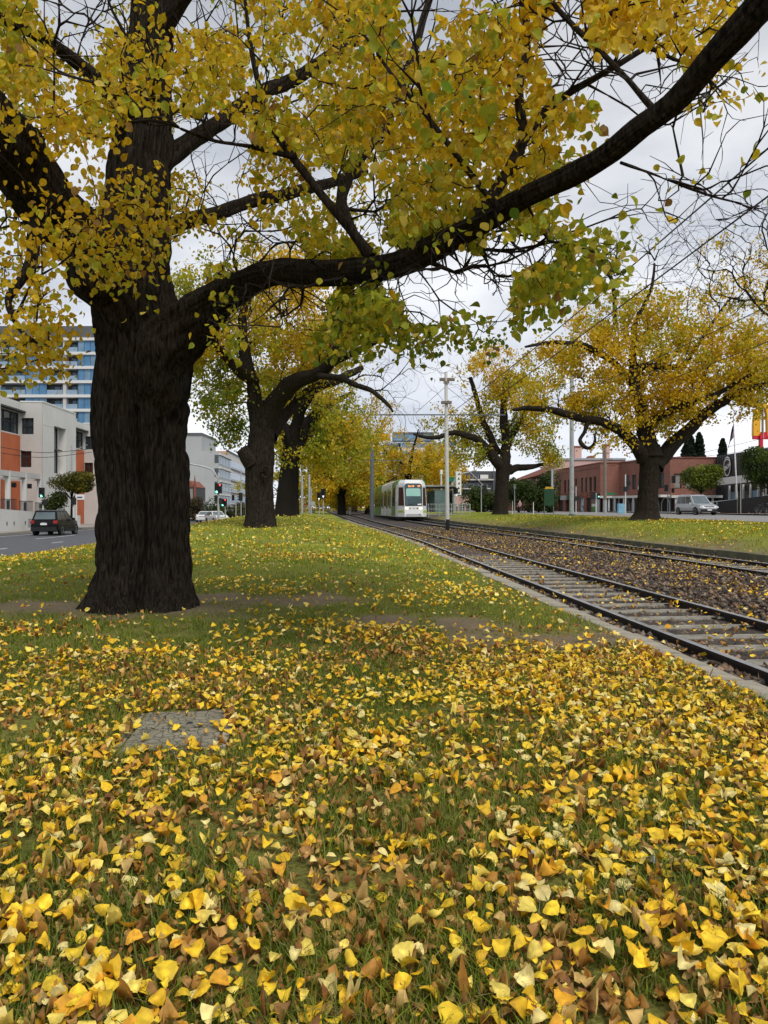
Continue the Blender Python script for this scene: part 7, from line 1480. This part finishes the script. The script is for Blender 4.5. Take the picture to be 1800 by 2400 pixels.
# bicycle leaning by the garden wall
bc = thing('bicycle', 'dark bicycle with a front rack leaning by the low brick wall at the right edge', 'bicycle', P(1785, 1206, 66), .25); 
for x in (-.52, .52):
    b = MB(); b.ring((x, 0, .345), .315, .345, 24, 1, .035); wl = b.build('wheel', M['rubber'], bc); b = MB()
    for k in range(8): a = k * .785; b.bar((x, 0, .345), (x + .31 * math.cos(a), 0, .345 + .31 * math.sin(a)), .006, .006)
    b.build('spokes', M['galv'], wl)
b = MB()
for p, q in (((-.52, 0, .345), (-.08, 0, .30)), ((-.08, 0, .30), (-.22, 0, .82)), ((-.08, 0, .30), (.36, 0, .78)), ((-.20, 0, .76), (.34, 0, .86)), ((-.52, 0, .345), (-.20, 0, .76)), ((.52, 0, .345), (.34, 0, .95))): b.tube([p, q], .02, 6)
b.build('frame', M['black'], bc); b = MB(); b.tube([(.34, -.28, 1.0), (.34, 0, .98), (.34, .28, 1.0)], .015, 6); b.build('handlebar', M['galv'], bc); b = MB(); b.box((-.24, 0, .84), (.26, .15, .06), tx=.03, ty=.04); b.build('saddle', M['black'], bc); b = MB(); b.box((.52, 0, .80), (.36, .3, .22), tx=-.03, ty=-.03); b.build('basket', M['black'], bc); b = MB(); b.tube([(-.08, .05, .30), (-.02, .09, .2)], .014, 5); b.tube([(-.08, -.05, .30), (-.14, -.09, .4)], .014, 5); b.build('pedal', M['galv'], bc)

# person in pink walking on the far pavement
pp = P(1218, 1204, 96); pe = thing('person', 'person in a pink hooded top and dark trousers on the far pavement', 'person', pp, 2.2)
def skin_body(name, verts, edges, m, parent, sub=2):
    me = bpy.data.meshes.new(name); me.from_pydata([v[:3] for v in verts], edges, []); o = link(name, me, parent); md = o.modifiers.new('skin', 'SKIN'); 
    for i, v in enumerate(verts): me.skin_vertices[0].data[i].radius = (v[3], v[4] if len(v) > 4 else v[3]); 
    me.skin_vertices[0].data[0].use_root = True; o.modifiers.new('sub', 'SUBSURF').levels = sub; o.modifiers['sub'].render_levels = sub; me.materials.append(m); return o
M['skin'] = mat('skin', (.42, .25, .18), .6); M['pink'] = mat('pink cloth', (.66, .38, .42), .85, var=.12); M['trousers'] = mat('dark trousers', (.02, .02, .025), .9)
vb = [(0, 0, .92, .13, .10), (0, 0, 1.15, .13, .10), (0, 0, 1.38, .15, .10), (0, 0, 1.48, .06), (0, .02, 1.60, .085, .10), (0, .02, 1.70, .06), (.09, 0, .86, .085), (.10, .06, .48, .06), (.10, -.06, .09, .04), (.10, .07, .04, .035), (-.09, 0, .86, .085), (-.10, .10, .48, .06), (-.10, .16, .09, .04), (-.10, .28, .04, .035), (.20, 0, 1.38, .055), (.25, -.04, 1.12, .045), (.20, .14, .98, .032), (-.20, 0, 1.38, .055), (-.25, -.02, 1.12, .045), (-.20, .16, 1.0, .032)]
for s, b0 in ((1, 16), (-1, 19)): pass
skin_body('body', vb, [(0, 1), (1, 2), (2, 3), (3, 4), (4, 5), (0, 6), (6, 7), (7, 8), (8, 9), (0, 10), (10, 11), (11, 12), (12, 13), (2, 14), (14, 15), (15, 16), (2, 17), (17, 18), (18, 19)], M['skin'], pe)
skin_body('hooded_top', [(0, 0, .84, .19, .15), (0, 0, 1.1, .17, .14), (0, 0, 1.38, .18, .13), (0, -.01, 1.50, .09), (0, -.03, 1.63, .125, .12), (0, -.03, 1.72, .07), (.21, 0, 1.38, .075), (.26, -.04, 1.12, .065), (.21, .12, 1.0, .05), (-.21, 0, 1.38, .075), (-.26, -.02, 1.12, .065), (-.21, .14, 1.02, .05)], [(0, 1), (1, 2), (2, 3), (3, 4), (4, 5), (2, 6), (6, 7), (7, 8), (2, 9), (9, 10), (10, 11)], M['pink'], pe)
skin_body('trousers', [(0, 0, .92, .15, .12), (.09, 0, .84, .10), (.10, .06, .48, .075), (.10, -.05, .10, .06), (-.09, 0, .84, .10), (-.10, .10, .48, .075), (-.10, .16, .10, .06)], [(0, 1), (1, 2), (2, 3), (0, 4), (4, 5), (5, 6)], M['trousers'], pe)
for s, (x, y, z) in ((1, (.20, .18, .94)), (-1, (-.20, .20, .96))):
    b = MB(); b.box((x, y, z - .05), (.03, .08, .09), tx=.004)
    for k in range(4): b.tube([(x, y - .03 + .02 * k, z - .04), (x, y - .02 + .022 * k, z - .08), (x, y + .0 + .022 * k, z - .10 - .01 * (k % 3))], .009, 5)
    b.tube([(x, y + .04, z), (x - s * .03, y + .06, z - .04)], .01, 5); b.build('hand', M['skin'], pe)
